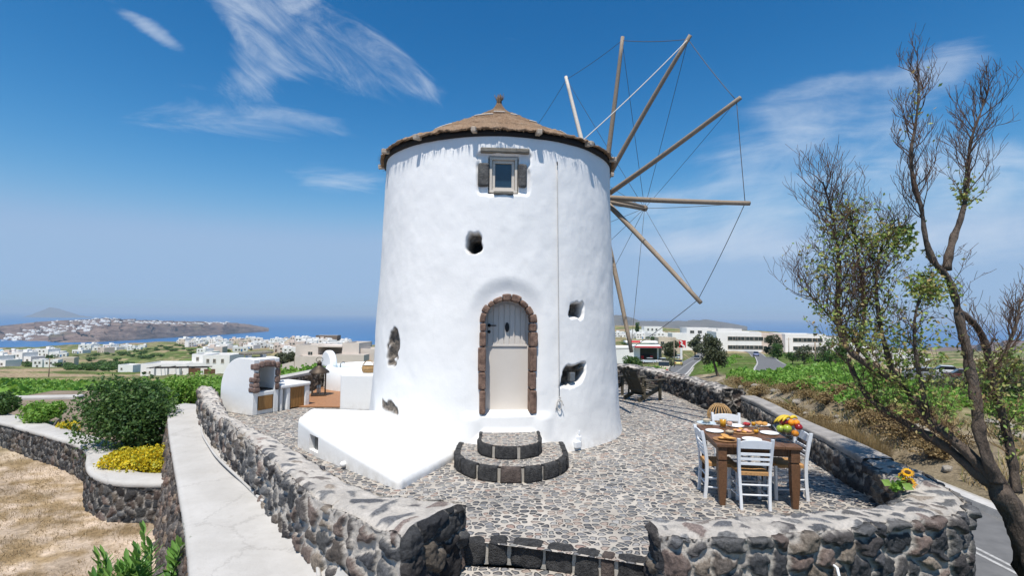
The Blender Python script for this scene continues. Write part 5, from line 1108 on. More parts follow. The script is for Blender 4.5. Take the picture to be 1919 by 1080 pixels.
def make_chair(label, loc, rz):
    """taverna chair; the sitter faces local +Y, origin under the seat centre"""
    t = thing('taverna_chair', label, 'chair', loc, rz, 'white taverna chairs round the table'); ww = M['whitewood']
    W0, SZ = .40, .43
    for s in (-1, 1):
        pts = [(s*.165, -.205, 0), (s*.17, -.185, .22), (s*.178, -.18, .43), (s*.188, -.20, .62), (s*.198, -.245, .855)]
        b = MB(); P = np.array(pts); P = resample(P, n=12, smooth=2)
        sec = [(-.017, -.02), (.017, -.02), (.017, .02), (-.017, .02)]; b.grid(np.stack([P+np.array((a, c, 0)) for a, c in sec+sec[:1]], 1), smooth=False)
        b.add([P[-1]+np.array((a, c, 0)) for a, c in sec], [(0, 1, 2, 3)]); b.build('leg', ww, t, bevel=.004)
        MB().box((s*.185, .185, SZ/2), (.036, .036, SZ)).build('leg', ww, t, bevel=.005)
        for z in (.14, .26): MB().cyl((s*.168, -.19, z), (s*.185, .18, z-.01), .011, n=8).build('stretcher', ww, t)
    for z in (.17, .29): MB().cyl((-.17, -.187, z), (.17, -.187, z), .011, n=8).build('stretcher', ww, t)
    MB().cyl((-.185, .185, .22), (.185, .185, .22), .012, n=8).build('stretcher', ww, t)
    arcp = [(-.182, 0), (.182, 0), (.184, .075)]+[(.184*math.cos(a), .075+.032*math.sin(a)) for a in np.linspace(0.15, math.pi-.15, 12)]+[(-.184, .075)]
    MB().prism(arcp, (0, -.222, .735), (1, 0, 0), (0, -.12, .993), (0, -1, 0), .02).build('top_rail', ww, t, bevel=.004)
    for z, y in ((.665, -.214), (.605, -.203), (.545, -.195)): MB().box((0, y, z), (.37, .018, .034)).build('back_slat', ww, t, bevel=.004)
    b = MB(); n = 13; X, Y = np.meshgrid(np.linspace(-1, 1, n), np.linspace(-1, 1, n), indexing='ij'); wd = .19-.016*(1-Y)/2
    hgt = .445+.012*np.minimum(1-np.abs(X)**6, 1-np.abs(Y)**6)-.012*np.exp(-(X**2+Y**2)*2)+.003*np.sin(np.where(np.abs(X) > np.abs(Y), X, Y)*40)
    b.grid(np.stack([X*wd, Y*.19, hgt], -1)); Xb = np.stack([X*wd, Y*.19, np.full_like(X, .405)], -1); k = b.n; b.grid(Xb)
    ring = [(i, 0) for i in range(n)]+[(n-1, j) for j in range(1, n)]+[(i, n-1) for i in range(n-2, -1, -1)]+[(0, j) for j in range(n-2, 0, -1)]; id_ = [i*n+j for i, j in ring]
    for i in range(len(id_)): a, c = id_[i], id_[(i+1) % len(id_)]; b.f.append((a, a+k, c+k, c)); b.sm.append(False)
    b.build('seat', M['rush'], t); return t
make_chair('white taverna chair with its back to the camera at the near end of the table', (2.99, 6.52, 0), R(-6))
_l = make_chair('white taverna chair pushed in from the mill side of the table', (2.735, 6.86, 0), R(-97))
make_chair('white taverna chair on the wall side of the table behind the fruit bowl', (3.60, 6.83, 0), R(84))
make_chair('white taverna chair facing the camera at the far end of the table', (3.28, 7.72, 0), R(175))
# ------------------------------------------------------------------ breakfast
def onT(px, py, z=TH): q = atz(px, py, z); return (q[0], q[1], z)
M['china'] = mat('white_china', (.80, .79, .77), .2, .03, 5, 20, 0, spec=.5); M['blue_china'] = mat('blue_rim_china', (.60, .64, .66), .25, .1, 9, 20, 0, col2=(.40, .50, .56), spec=.5); M['olivewood'] = wood_mat('board_wood', (.36, .20, .09), (.2, .1, .045), (10, 2, 10))
M['bread'] = mat('golden_pastry', (.66, .37, .11), .8, .3, 14, 50, .006, col2=(.45, .20, .05)); M['ham'] = mat('pink_ham', (.62, .27, .20), .6, .35, 10, 30, .004, col2=(.66, .44, .32)); M['berry'] = mat('red_berries', (.55, .03, .03), .4, .4, 40, 60, .008)
M['juice'] = mat('orange_juice', (.80, .36, .012), .3, .08, 5, 10, 0); M['cream'] = mat('muesli', (.60, .47, .33), .8, .35, 60, 90, .006)
def glass_mat(name):
    m = bpy.data.materials.new(name); m.use_nodes = True; nt = m.node_tree; nt.nodes.clear(); o = N(nt, 'ShaderNodeOutputMaterial'); t_ = N(nt, 'ShaderNodeBsdfTransparent'); gl = N(nt, 'ShaderNodeBsdfGlossy'); gl.inputs['Roughness'].default_value = .03
    t_.inputs[0].default_value = (.93, .95, .95, 1); lw_ = N(nt, 'ShaderNodeLayerWeight'); lw_.inputs['Blend'].default_value = .5; pw_ = N(nt, 'ShaderNodeMath', operation='POWER'); nt.links.new(lw_.outputs['Facing'], pw_.inputs[0]); pw_.inputs[1].default_value = 4.; fr = N(nt, 'ShaderNodeMath', operation='MULTIPLY_ADD'); nt.links.new(pw_.outputs[0], fr.inputs[0]); fr.inputs[1].default_value = .5; fr.inputs[2].default_value = .04; nz_ = noise(nt, 30, 2, .5); bb_ = N(nt, 'ShaderNodeBump'); bb_.inputs['Strength'].default_value = .15; nt.links.new(nz_.outputs[0], bb_.inputs['Height']); nt.links.new(bb_.outputs[0], gl.inputs['Normal'])
    mx = N(nt, 'ShaderNodeMixShader'); nt.links.new(fr.outputs[0], mx.inputs[0]); nt.links.new(t_.outputs[0], mx.inputs[1]); nt.links.new(gl.outputs[0], mx.inputs[2]); nt.links.new(mx.outputs[0], o.inputs[0]); return m
M['glass'] = glass_mat('clear_glass')
def disc(r, n=36, seed=0, matl='china', name='plate_body', rim=.012):
    return MB().lathe([(.001, .004), (r*.55, .004), (r*.62, .006), (r*.97, rim+.006), (r, rim+.009), (r*.985, rim+.004), (r*.62, 0), (.001, 0)], n)
def plate(px, py, r, label, matl='china'):
    t = thing('plate', label, 'plate', onT(px, py)); disc(r).build('plate_body', M[matl], t); return t
P1 = tag(disc(.118).build('plate', M['china']), 'empty white plate nearest the left chair, beside the pancakes', 'plate', 'white plates on the table'); P1.location = onT(1339, 810)
for px, py, lb in ((1409, 826, 'empty white plate at the near edge behind the chair with its back to the camera'), (1442, 814, 'empty white plate just left of the fruit bowl'), (1378, 800, 'empty white plate in the middle behind the ham board')): dup(P1, onT(px, py), 0, lb)
t = thing('pancake_platter', 'oval board heaped with golden pancakes at the near left corner of the table', 'platter', onT(1359, 826), TROT)
MB().lathe([(.001, .002), (.14, .002), (.152, .016), (.145, .02), (.13, .012), (.001, .012)], 40).build('platter_base', M['olivewood'], t); rs = random.Random(4)
for k in range(9):
    a = rs.random()*6.28; r = .065*rs.random()+.01; MB().ell((r*math.cos(a), r*math.sin(a), .026+.012*(k//3)), (.075, .042, .012), 16, 8, rotz=a+.5).build('pancake', M['bread'], t)
t = thing('ham_board', 'dark oval board of ham slices and pastries in the middle of the table', 'platter', onT(1391, 812), TROT)
b = MB().lathe([(.001, 0), (.13, 0), (.14, .012), (.13, .018), (.001, .014)], 40); b.v[0][:, 0] *= 1.15; b.build('platter_base', M['olivewood'], t)
for k in range(8): a = k*.8; MB().ell((.075*math.cos(a)*1.1, .06*math.sin(a), .03+.006*(k % 3)), (.05, .03, .014), 14, 7, rotz=a).build('slice', M['ham'] if k % 2 else M['bread'], t)
t = thing('plate', 'blue rimmed plate carrying a glass bowl of muesli at the far left corner', 'plate', onT(1324, 795)); disc(.135).build('plate_body', M['blue_china'], t)
t = thing('plate', 'white plate of pastries at the far right of the table', 'plate', onT(1426, 798)); disc(.13).build('plate_body', M['china'], t)
for k in range(5): a = k*1.3; MB().ell((.05*math.cos(a), .05*math.sin(a), .032), (.05, .032, .022), 14, 8, rotz=a).build('pastry', M['bread'], t)
def bowl(px, py, r, h, fill, label, base=TH):
    t = thing('glass_bowl', label, 'bowl', onT(px, py, base), 0, 'small glass bowls on the table'); MB().lathe([(.001, .003), (r*.6, .003), (r*.85, h*.45), (r, h), (r*.95, h), (r*.80, h*.45), (r*.55, .010), (.001, .010)], 28).build('bowl_body', M['glass'], t)
    X = MB().lathe([(.001, h*.93), (r*.5, h*.91), (r*.86, h*.80), (r*.78, h*.45), (r*.52, .013), (.001, .013)], 24); X.v[0][:, 2] += (vnoise(X.v[0][:, 0]*90, X.v[0][:, 1]*90)-.5)*.012*(X.v[0][:, 2] > h*.7); X.build('filling', M[fill], t, flip=True); return t
bowl(1367, 815, .062, .06, 'cream', 'glass bowl of creamy spread beside the pancakes'); bowl(1399, 800, .066, .06, 'berry', 'glass bowl of red berries behind the ham board'); bowl(1324, 793, .068, .065, 'cream', 'glass bowl of muesli standing on the blue rimmed plate', TH+.012); bowl(1367, 799, .05, .065, 'ham', 'small glass bowl of pink jam right of the tall juice glass')
def tumbler(px, py, r, h, fillh, label, group='glasses of orange juice'):
    t = thing('juice_glass', label, 'glass', onT(px, py), 0, group); MB().lathe([(.001, .002), (r*.8, .002), (r, h), (r*.94, h), (r*.76, .010), (.001, .010)], 24).build('tumbler', M['glass'], t)
    MB().lathe([(.001, .011), (r*.75, .011), (r*.745+r*.19*fillh, h*fillh), (.001, h*fillh)], 22).build('juice', M['juice'], t, flip=True); return t
tumbler(1355, 802, .050, .125, .9, 'tall glass jug of orange juice near the far left corner'); tumbler(1417, 814, .038, .09, .62, 'glass half full of orange juice left of the white plate by the fruit'); tumbler(1412, 800, .036, .09, .7, 'juice glass farther back beside the plate of pastries'); tumbler(1421, 806, .034, .08, .25, 'almost empty juice glass between the berries and the fruit bowl')
def cutlery(px, py, a, label, kind):
    o = MB(); 
    if kind == 'fork':
        o.tube([(0, -.1, .004), (0, .03, .005)], .0042, 6); o.box((0, .045, .005), (.022, .03, .004))
        for k in (-1, 0, 1): o.box((k*.009, .08, .005), (.004, .045, .003))
    else: o.tube([(0, -.1, .004), (0, .0, .005)], .005, 6); o.prism([(-.008, 0), (.008, 0), (.009, .08), (.0, .11), (-.006, .1)], (0, 0, .003), (1, 0, 0), (0, 1, 0), (0, 0, 1), .002)
    o = o.build(kind, M['metal_grey']); o.location = onT(px, py); o.rotation_euler = (0, 0, a); tag(o, label, kind); return o
cutlery(1382, 829, R(20), 'steel fork between the pancakes and the near white plate', 'fork'); cutlery(1391, 827, R(22), 'steel knife lying next to the fork by the near plate', 'knife'); cutlery(1452, 825, R(60), 'steel knife in front of the fruit bowl', 'knife'); cutlery(1347, 797, R(35), 'steel fork left of the tall juice glass', 'fork')
# fruit bowl: the bowl and every fruit a thing
FB = np.array(onT(1477, 829)); FB[2] = TH
t = thing('fruit_bowl', 'footed clear glass bowl piled with fruit at the near right of the table', 'bowl', tuple(FB)); MB().lathe([(.001, .0), (.075, .0), (.08, .008), (.03, .02), (.024, .05), (.07, .075), (.135, .12), (.175, .19), (.170, .192), (.128, .126), (.06, .085), (.001, .08)], 36).build('bowl_body', M['glass'], t)
M['banana'] = mat('banana_skin', (.72, .50, .03), .5, .2, 12, 30, .002, col2=(.60, .40, .04)); M['orange'] = mat('orange_peel', (.78, .27, .012), .45, .12, 10, 130, .004); M['apple_red'] = mat('red_apple', (.33, .018, .02), .25, .5, 7, 20, 0, col2=(.16, .008, .012), spec=.5); M['apple_green'] = mat('green_apple', (.36, .45, .04), .3, .25, 7, 20, 0, spec=.5); M['stem'] = mat('stem', (.10, .065, .03), .8, .3, 20, 30, 0)
def apple(off, r, matl, label, cat, stem=True, grp=None):
    t = thing(cat.replace(' ', '_'), label, cat, tuple(FB+np.array(off)), random.random()*6, grp); prof = [(max(.001, r*(math.sin(a)*(1.0+.06*math.cos(a)))), r*(-math.cos(a)*.93-.12*math.exp(-((math.pi-a)/.35)**2)+.08*math.exp(-(a/.3)**2))) for a in np.linspace(0, math.pi, 18)]
    MB().lathe(prof, 22).build('flesh', M[matl], t, flip=False)
    if stem: MB().tube([(0, 0, r*.78), (.004, 0, r*1.12)], .003, 5).build('stalk', M['stem'], t)
for off, r, mt_, lb, ct_ in (((-.055, -.085, .185), .056, 'apple_green', 'large green apple at the front of the fruit bowl', 'green apple'), ((-.115, -.04, .175), .05, 'apple_green', 'green apple at the left side of the fruit bowl', 'green apple'), ((-.055, -.01, .255), .05, 'apple_red', 'dark red apple under the bananas on top of the fruit', 'red apple'),
    ((.095, -.075, .205), .046, 'apple_red', 'red apple at the right front of the fruit bowl', 'red apple'), ((.015, .09, .17), .05, 'apple_red', 'red apple hidden at the back of the fruit bowl', 'red apple')): apple(off, r, mt_, lb, ct_)
for off, r, lb in (((.03, -.015, .245), .045, 'orange in the middle of the fruit pile'), ((.115, .02, .235), .047, 'orange on the right rim of the fruit bowl'), ((.05, -.075, .125), .044, 'orange low inside the glass fruit bowl'), ((-.02, .07, .225), .045, 'orange behind the bananas')):
    tag(MB().ell((0, 0, 0), (r, r, r*.94), 20, 12).build('orange', M['orange']), lb, 'orange').location = tuple(FB+np.array(off))
t = thing('banana_bunch', 'bunch of yellow bananas draped over the top left of the fruit', 'bananas', tuple(FB+np.array((.03, .0, .31)))); rs = random.Random(2)
for k in range(4):
    a0 = R(150+22*k); pts = [(math.cos(a0)*s*.20*(1-.05*k), math.sin(a0)*s*.14, .03*math.sin(s*2.2)-.11*s*s*(1-.15*k)) for s in np.linspace(0, 1, 12)]; MB().tube(pts, [.007, .012, .017, .0195, .0205, .021, .021, .0205, .019, .016, .011, .006], 7).build('banana', M['banana'], t)
MB().ell((.02, 0, -.005), (.03, .022, .02), 12, 8).build('stalk', M['banana'], t)
t = thing('banana_bunch', 'single curved banana lying over the oranges', 'bananas', tuple(FB+np.array((.06, .03, .285)))); MB().tube([(.09*s-.02, -.02*s, .03*math.sin(s*3)) for s in np.linspace(0, 1, 10)], [.008, .014, .018, .02, .02, .02, .019, .016, .012, .007], 8).build('banana', M['banana'], t)

# ------------------------------------------------------------------ wicker lantern, sunflowers, deck chairs, pipe
q = atz(1357, 800, 0); t = thing('wicker_lantern', 'squat round cane lantern on the floor behind the far chair', 'lantern', (4.55, 11.3, 0))
for k in range(22):
    a = k/22*6.283; r_ = [.15, .22, .25, .235, .17, .10]; z_ = [0, .08, .18, .28, .37, .41]; P = resample(np.array([(r*math.cos(a), r*math.sin(a), z) for r, z in zip(r_, z_)]), n=12, smooth=1); MB().tube(P, .011, 5).build('cane', M['wicker'], t)
MB().tube([(.15*math.cos(a), .15*math.sin(a), .012) for a in np.linspace(0, 6.283, 24)], .013, 6).build('base_ring', M['wicker'], t); MB().tube([(.11*math.cos(a), .11*math.sin(a), .41) for a in np.linspace(0, 6.283, 24)], .016, 6).build('top_ring', M['wicker'], t)
sfm = leafmat('sunflower_petal', [(.80, .42, .006), (.85, .52, .01), (.70, .33, .006)], .25); sfc = mat('sunflower_disc', (.10, .05, .015), .95, .5, 60, 90, .01)
def sunflower(loc, nrm, r, label, stem_to):
    t = thing('sunflower', label, 'sunflower', loc, 0, 'sunflowers on the parapet corner'); nrm = Vector(nrm).normalized(); x = nrm.orthogonal().normalized(); y = nrm.cross(x); x, y, nz = [np.array(v) for v in (x, y, nrm)]
    b = MB()
    for ring, (cnt, rr) in enumerate(((17, 1.), (15, .82))):
        for k in range(cnt):
            a = (k+.5*ring)/cnt*6.283; d = x*math.cos(a)+y*math.sin(a); s = np.cross(nz, d); L = r*rr*(.9+.2*random.random())
            b.add([d*r*.38, d*L*.72+s*r*.11+nz*r*.06, d*L+nz*r*(.02-.12*random.random()), d*L*.72-s*r*.11+nz*r*.06], [(0, 1, 2), (0, 2, 3)])
    b.build('petals', sfm, t); dsc = MB().ell((0, 0, 0), (r*.42, r*.42, r*.14), 18, 8); M3 = np.stack([x, y, nz], 1); dsc.v[0] = dsc.v[0] @ M3.T+nz*r*.03; dsc.build('disc', sfc, t)
    st_ = np.array(stem_to)-np.array(loc); MB().tube([-nz*.01, -nz*.05+st_*.35, st_], .008, 6).build('stem', M['leaf_vine'], t)
    g = np.random.default_rng(int(r*1000)); C = np.outer(g.random(9), st_)+g.normal(size=(9, 3))*.035-nz*.03; C[:, 2] = np.maximum(C[:, 2], .50-loc[2]); MB().add(*leafcloud(C, np.full(9, .10), seed=5, asp=.75)).build('leaves', M['leaf_vine'], t)
sb = atz(1672, 921, .47)
for px, py, z, r, nv, lb in ((1704, 906, .56, .072, (-.45, -.75, .35), 'sunflower facing the camera lowest in the bunch'), (1701, 886, .68, .062, (-.3, -.5, .8), 'sunflower at the top of the bunch turned upward'), (1690, 893, .63, .05, (-.9, -.2, .5), 'smaller sunflower turned away to the left')):
    q = atz(px, py, z); sunflower(tuple(q), nv, r, lb, tuple(sb))
def deck_chair(label, loc, rz):
    t = thing('deck_chair', label, 'chair', loc, rz, 'wooden deck chairs behind the mill'); w = M['deckchair']   # sitter faces +Y
    for s in (-1, 1):
        MB().box((s*.31, .30, .28), (.045, .09, .56)).build('leg', w, t, bevel=.006); MB().bar((s*.27, .36, .33), (s*.27, -.50, .05), .03, .11).build('skid', w, t, bevel=.006)
        MB().box((s*.345, .05, .575), (.13, .76, .025)).build('armrest', w, t, bevel=.008); MB().bar((s*.30, -.26, .56), (s*.30, -.30, .06), .05, .03).build('leg', w, t, bevel=.004)
    for k in range(6): f = k/5; MB().box((0, .36-.62*f, .375-.20*f), (.56, .09, .022)).build('seat_slat', w, t, bevel=.004)
    for k in range(5):
        x = (k-2)*.108; tp = 1.02-.035*abs(k-2)**1.5; MB().bar((x*.9, -.22, .17), (x*1.1, -.62, tp*.93), .098, .02, (0, 1, 0)).build('back_slat', w, t, bevel=.004)
    for z, y in ((.30, -.26), (.62, -.43), (.84, -.545)): MB().box((0, y-.035, z), (.60, .03, .07)).build('back_rail', w, t, bevel=.004)
    return t
q = atz(1203, 752, 0); deck_chair('weathered wooden deck chair with its back to the camera against the black parapet', (q[0]+.12, q[1]+.25, 0), R(-58)); deck_chair('weathered wooden deck chair half hidden behind the mill edge', (q[0]-.75, q[1]+1.05, 0), R(-50))
t = MB(); pq = aty(1569, 1066, 4.52); t.tube([pq+np.array((0, .1, .0)), pq, pq+np.array((0, -.02, -.05)), pq+np.array((.0, -.03, -.07))], .012, 8); t.tube([pq+np.array((0, -.03, -.07)), pq+np.array((.1, -.035, -.075))], .014, 8); tag(t.build('water_pipe', M['whitewood']), 'short white elbow pipe poking out low in the curved parapet', 'pipe')
M['straw_mid'] = leafmat('straw_mid', [(.36, .26, .12), (.46, .35, .17), (.28, .20, .09), (.17, .19, .06), (.52, .42, .24)], .2)
M['straw_dark'] = leafmat('straw_dark', [(.22, .15, .06), (.30, .21, .09), (.17, .12, .05), (.36, .27, .13)], .2)
# ------------------------------------------------------------------ vegetation
def px3(px, py, d): return aty(px, py, d)
def grow(b, p, d, L, r, level, rs, ends, up=.35, spread=.55, kids_=(4, 3, 3), n=5):
    pts = [np.array(p, float)]; dv = np.array(d, float); dv /= np.linalg.norm(dv); k = max(3, n-level//2)
    for i in range(k):
        dv = dv+rs.normal(size=3)*.16+np.array((0, 0, up*.22)); dv /= np.linalg.norm(dv); pts.append(pts[-1]+dv*L/k)
    rad = np.linspace(r, r*.38 if level < len(kids_) else r*.45, len(pts)); b.tube(pts, np.maximum(rad, .0021), 5 if r > .012 else 3, caps=False)
    ends.append((pts[-1], dv, level))
    if level < len(kids_):
        for j in range(kids_[level]):
            f = .25+.75*(j+rs.random())/kids_[level]; i = min(int(f*k), k-1); q = pts[i]+(pts[i+1]-pts[i])*(f*k-i)
            a = rs.normal(size=3); a -= dv*(a@dv); a /= np.linalg.norm(a); nd = dv*(1-spread)+a*spread+np.array((0, 0, up*.4))
            ends.append((q, nd, level)); grow(b, q, nd, L*(.55+.25*rs.random()), r*.55*(1-.4*f), level+1, rs, ends, up, spread, kids_, n)
tree = thing('windswept_tree', 'large windswept half bare tree leaning over the parapet corner by the road', 'tree', (6.05, 5.45, -1.65))
def stem(b, pts, r0, r1, n=9, seed=0):
    n = n+5
    P = resample(np.array([px3(*q) for q in pts]), n=max(14, len(pts)*9), smooth=2); g = np.random.default_rng(seed); r = np.linspace(r0, r1, len(P))*(1+.16*(vnoise(np.arange(len(P))*.45, np.zeros(len(P)), seed=seed)-.5)*2)
    k = b.n; b.tube(P, r, n); v = b.v[-1]; v += (fnoise(v[:, 0]*14, v[:, 1]*14, v[:, 2]*5, seed=seed)-.5)[:, None]*g.normal(size=3)*.0+((fnoise(v[:, 0]*16, v[:, 1]*16, v[:, 2]*6, seed=seed+1)-.5)[:, None]*(v-np.repeat(P, n, 0)))*.9+((vnoise(np.tile(np.arange(n), len(P))*1.0+np.repeat(np.arange(len(P)), n)*.06, np.repeat(np.arange(len(P)), n)*.10, seed=seed+5)-.5)[:, None]*(v-np.repeat(P, n, 0)))*.55
    return P
rs = np.random.default_rng(21); tb_ = MB(); tw = MB(); E1 = []
base = [(1985, 1250, 5.6), (1945, 1090, 5.6), (1905, 985, 5.6), (1872, 915, 5.62)]
S0 = stem(tb_, base, .14, .09, 12, 1)
stem(tb_, [(2010, 1150, 5.75), (1930, 1000, 5.72), (1890, 930, 5.7), (1862, 880, 5.7)], .085, .05, 10, 12)
S1 = stem(tb_, [(1885, 935, 5.62), (1840, 895, 5.7), (1790, 850, 5.85), (1735, 815, 6.0), (1690, 790, 6.1), (1650, 765, 6.2), (1618, 735, 6.3), (1600, 700, 6.35), (1588, 672, 6.4)], .054, .024, 9, 2)
S2 = stem(tb_, [(1880, 925, 5.6), (1835, 870, 5.7), (1785, 825, 5.8), (1741, 790, 5.9), (1715, 748, 6.0), (1680, 715, 6.05), (1640, 690, 6.1), (1605, 672, 6.15), (1578, 640, 6.2), (1569, 590, 6.25), (1570, 540, 6.25), (1573, 480, 6.25), (1560, 400, 6.25), (1542, 340, 6.25)], .056, .008, 9, 3)
S3 = stem(tb_, [(1868, 905, 5.6), (1845, 850, 5.6), (1833, 790, 5.65), (1827, 735, 5.7), (1812, 665, 5.75), (1800, 600, 5.75), (1790, 560, 5.8), (1778, 520, 5.8), (1745, 488, 5.8), (1731, 440, 5.8), (1728, 395, 5.8), (1711, 340, 5.8), (1706, 285, 5.8), (1716, 235, 5.8), (1722, 180, 5.8), (1721, 128, 5.8)], .055, .006, 10, 4)
S4 = stem(tb_, [(1774, 505, 5.8), (1779, 465, 5.85), (1806, 400, 5.9), (1812, 330, 5.95), (1818, 262, 6.0), (1840, 205, 6.0), (1853, 168, 6.0)], .036, .006, 8, 5)
S5 = stem(tb_, [(1905, 925, 5.7), (1897, 850, 5.75), (1880, 780, 5.8), (1857, 710, 5.85), (1850, 650, 5.85), (1830, 610, 5.8), (1800, 585, 5.76)], .043, .031, 9, 6)
S6 = stem(tb_, [(1680, 715, 6.05), (1660, 660, 6.05), (1648, 600, 6.1), (1640, 530, 6.1), (1652, 450, 6.1), (1688, 425, 6.1)], .03, .008, 8, 7)
S7 = stem(tb_, [(1741, 790, 5.9), (1722, 700, 5.8), (1712, 640, 5.8), (1715, 580, 5.8), (1735, 540, 5.8), (1750, 520, 5.8)], .03, .01, 8, 8)
S8 = stem(tb_, [(1640, 690, 6.1), (1600, 640, 6.2), (1560, 600, 6.3), (1525, 560, 6.35), (1495, 530, 6.4)], .022, .006, 7, 9)
S9 = stem(tb_, [(1605, 672, 6.15), (1622, 600, 6.2), (1615, 520, 6.25), (1600, 440, 6.25), (1590, 380, 6.2)], .026, .006, 7, 10)
S10 = stem(tb_, [(1857, 710, 5.85), (1885, 660, 5.9), (1905, 610, 5.9), (1912, 560, 5.9)], .03, .008, 7, 11)
tb_.build('trunk', M['bark'], tree, world=True)
def sprout(S, n, f0, f1, L, r, up, kk, spread=.6, out=None):
    for j in range(n):
        f = f0+(f1-f0)*(j+rs.random())/n; i = min(int(f*(len(S)-1)), len(S)-2); p = S[i]; t = S[i+1]-S[i]; t /= np.linalg.norm(t); a = rs.normal(size=3); a -= t*(a@t); a /= np.linalg.norm(a)
        d = t*.35+a*.75+np.array((0, 0, .3)); 
        if out is not None: d = d+np.array(out)
        grow(tw, p, d, L*(.6+.6*rs.random())*(1.15-.5*f), r, 0, rs, E1, up, spread, kk)
sprout(S2, 38, .55, 1.0, .58, .0085, .85, (4, 4)); sprout(S9, 26, .25, 1., .52, .0072, .85, (4, 4)); sprout(S6, 25, .25, 1., .48, .0072, .75, (4, 4)); sprout(S8, 26, .15, 1., .48, .0072, .75, (4, 4), out=(-.2, 0, .15))
sprout(S3, 34, .62, 1.0, .42, .008, .95, (4, 4), .5); sprout(S4, 28, .35, 1., .46, .008, .8, (4, 4), .5, out=(.15, 0, .1)); sprout(S7, 14, .3, 1., .32, .007, .6, (4, 3)); sprout(S10, 16, .3, 1., .42, .008, .8, (4, 3))
sprout(S1, 12, .5, 1., .45, .008, .7, (4, 3)); sprout(S5, 8, .3, .8, .35, .007, .5, (4, 3)); sprout(S2, 20, .16, .55, .4, .006, .5, (4, 3)); sprout(S1, 16, .2, .8, .36, .006, .5, (4, 3)); sprout(S3, 12, .12, .5, .3, .006, .5, (4, 3)); sprout(S5, 16, .15, .85, .34, .006, .5, (4, 3))
tw.build('twigs', M['twig'], tree, world=True)
def near_px(c, r, d):   # clump centre in space
    q = px3(c[0], c[1], d); return q, r
Cs = []
for (x, y, rx, ry, n, d) in ((1590, 440, 40, 45, 230, 6.2), (1585, 400, 45, 30, 120, 6.2), (1660, 455, 55, 32, 420, 6.1), (1690, 440, 25, 20, 160, 6.1), (1555, 490, 45, 40, 170, 6.25), (1615, 560, 70, 60, 260, 6.2), (1740, 540, 32, 26, 420, 5.8), (1650, 640, 85, 45, 420, 6.1), (1600, 610, 60, 45, 220, 6.2), (1810, 360, 26, 30, 110, 5.95), (1880, 690, 50, 40, 420, 5.9), (1700, 690, 60, 50, 200, 6.0), (1540, 560, 40, 60, 90, 6.3), (1905, 905, 40, 45, 160, 5.8), (1722, 200, 30, 60, 18, 5.8), (1740, 640, 40, 60, 130, 5.8), (1665, 520, 60, 60, 150, 6.1), (1700, 740, 60, 40, 200, 5.95), (1650, 720, 50, 30, 160, 6.15), (1780, 760, 40, 40, 110, 5.75), (1860, 740, 40, 50, 200, 5.85), (1900, 800, 30, 50, 180, 5.8)):
    q = px3(x, y, d); g = rs.normal(size=(int(n*1.9), 3)); sx, sz = rx/960*d, ry/960*d; k = g*np.array((sx, (sx+sz)*.45, sz))*.55
    k += (fnoise(k[:, 0]*6, k[:, 1]*6, k[:, 2]*6, seed=n)[:, None]-.5)*.25; Cs.append(q+k)
Cs = np.concatenate(Cs)
# hang the leaves on the nearest twig so none floats free
TV = np.concatenate(tw.v)[::3]
for i in range(0, len(Cs), 400):
    c = Cs[i:i+400]; D = ((c[:, None, :]-TV[None])**2).sum(-1); j = D.argmin(1); m_ = np.sqrt(D[np.arange(len(c)), j]); f = np.clip(1-.05/np.maximum(m_, .05), 0, 1); Cs[i:i+400] = c+(TV[j]-c)*f[:, None]
MB().add(*leafcloud(Cs, np.full(len(Cs), .050), seed=9, asp=.55)).build('foliage', M['leaf_tree'], tree, world=True)

def bush(name, label, loc, rx, ry, rz, n, leaf, mt_, cat='bush', seed=0, group=None, lumps=9, asp=.55, stems=5):
    """stems inside, leaves in uneven clumps over several lobes; origin on the ground"""
    t = thing(name, label, cat, loc, 0, group); g = np.random.default_rng(seed)
    sb = MB()
    for k in range(stems):
        a = g.random()*6.28; e = np.array((math.cos(a)*rx*.55*g.random(), math.sin(a)*ry*.55*g.random(), rz*(.6+.3*g.random()))); sb.tube([np.array((e[0]*.15, e[1]*.15, -.05)), e*np.array((.5, .5, .5)), e], [.03*rz, .02*rz, .006*rz], 5)
    sb.build('stems', M['bark'], t)
    C = []
    for k in range(lumps):
        a = g.random()*6.28; rr = math.sqrt(g.random())*.62; z = .30+.5*g.random()*(1-rr*.5); c = np.array((math.cos(a)*rx*rr, math.sin(a)*ry*rr, rz*z)); r = (.30+.22*g.random())
        m_ = n//lumps; q = g.normal(size=(m_, 3)); q /= np.linalg.norm(q, axis=1)[:, None]; q *= (.55+.45*g.random((m_, 1))**.5)*np.array((rx, ry, rz*.8))*r; q += (fnoise(q[:, 0]*5/rx, q[:, 1]*5/rx, q[:, 2]*5/rz, seed=k)[:, None]-.5)*.35*rx*.6; q = q+c; q[:, 2] = np.where(q[:, 2] < .02*rz, abs(q[:, 2])+.02*rz, q[:, 2]); C.append(q)
    C = np.concatenate(C); MB().add(*leafcloud(C, np.full(len(C), leaf), seed=seed+1, asp=asp)).build('foliage', M[mt_], t); return t
bush('round_bush', 'large round dark green bush behind the white capped garden wall', tuple(px3(244, 838, 12.4)*np.array((1, 1, 0))+np.array((0, 0, -1.02))), 1.26, 1.12, 1.76, 16000, .085, 'leaf_dark', seed=31, lumps=34, asp=.6)
bush('round_bush', 'narrow green bush squeezed between the big bush and the white ledge', tuple(px3(345, 770, 15.2)*np.array((1, 1, 0))+np.array((0, 0, -1.05))), 1.05, .9, 1.55, 5200, .10, 'leaf_vine', seed=32, lumps=16)
bush('shrub', 'small green shrub at the picture edge behind the garden wall', tuple(px3(10, 788, 15.9)*np.array((1, 1, 0))+np.array((0, 0, -1.0))), .62, .5, .85, 2600, .085, 'leaf_dark', seed=33, lumps=10)
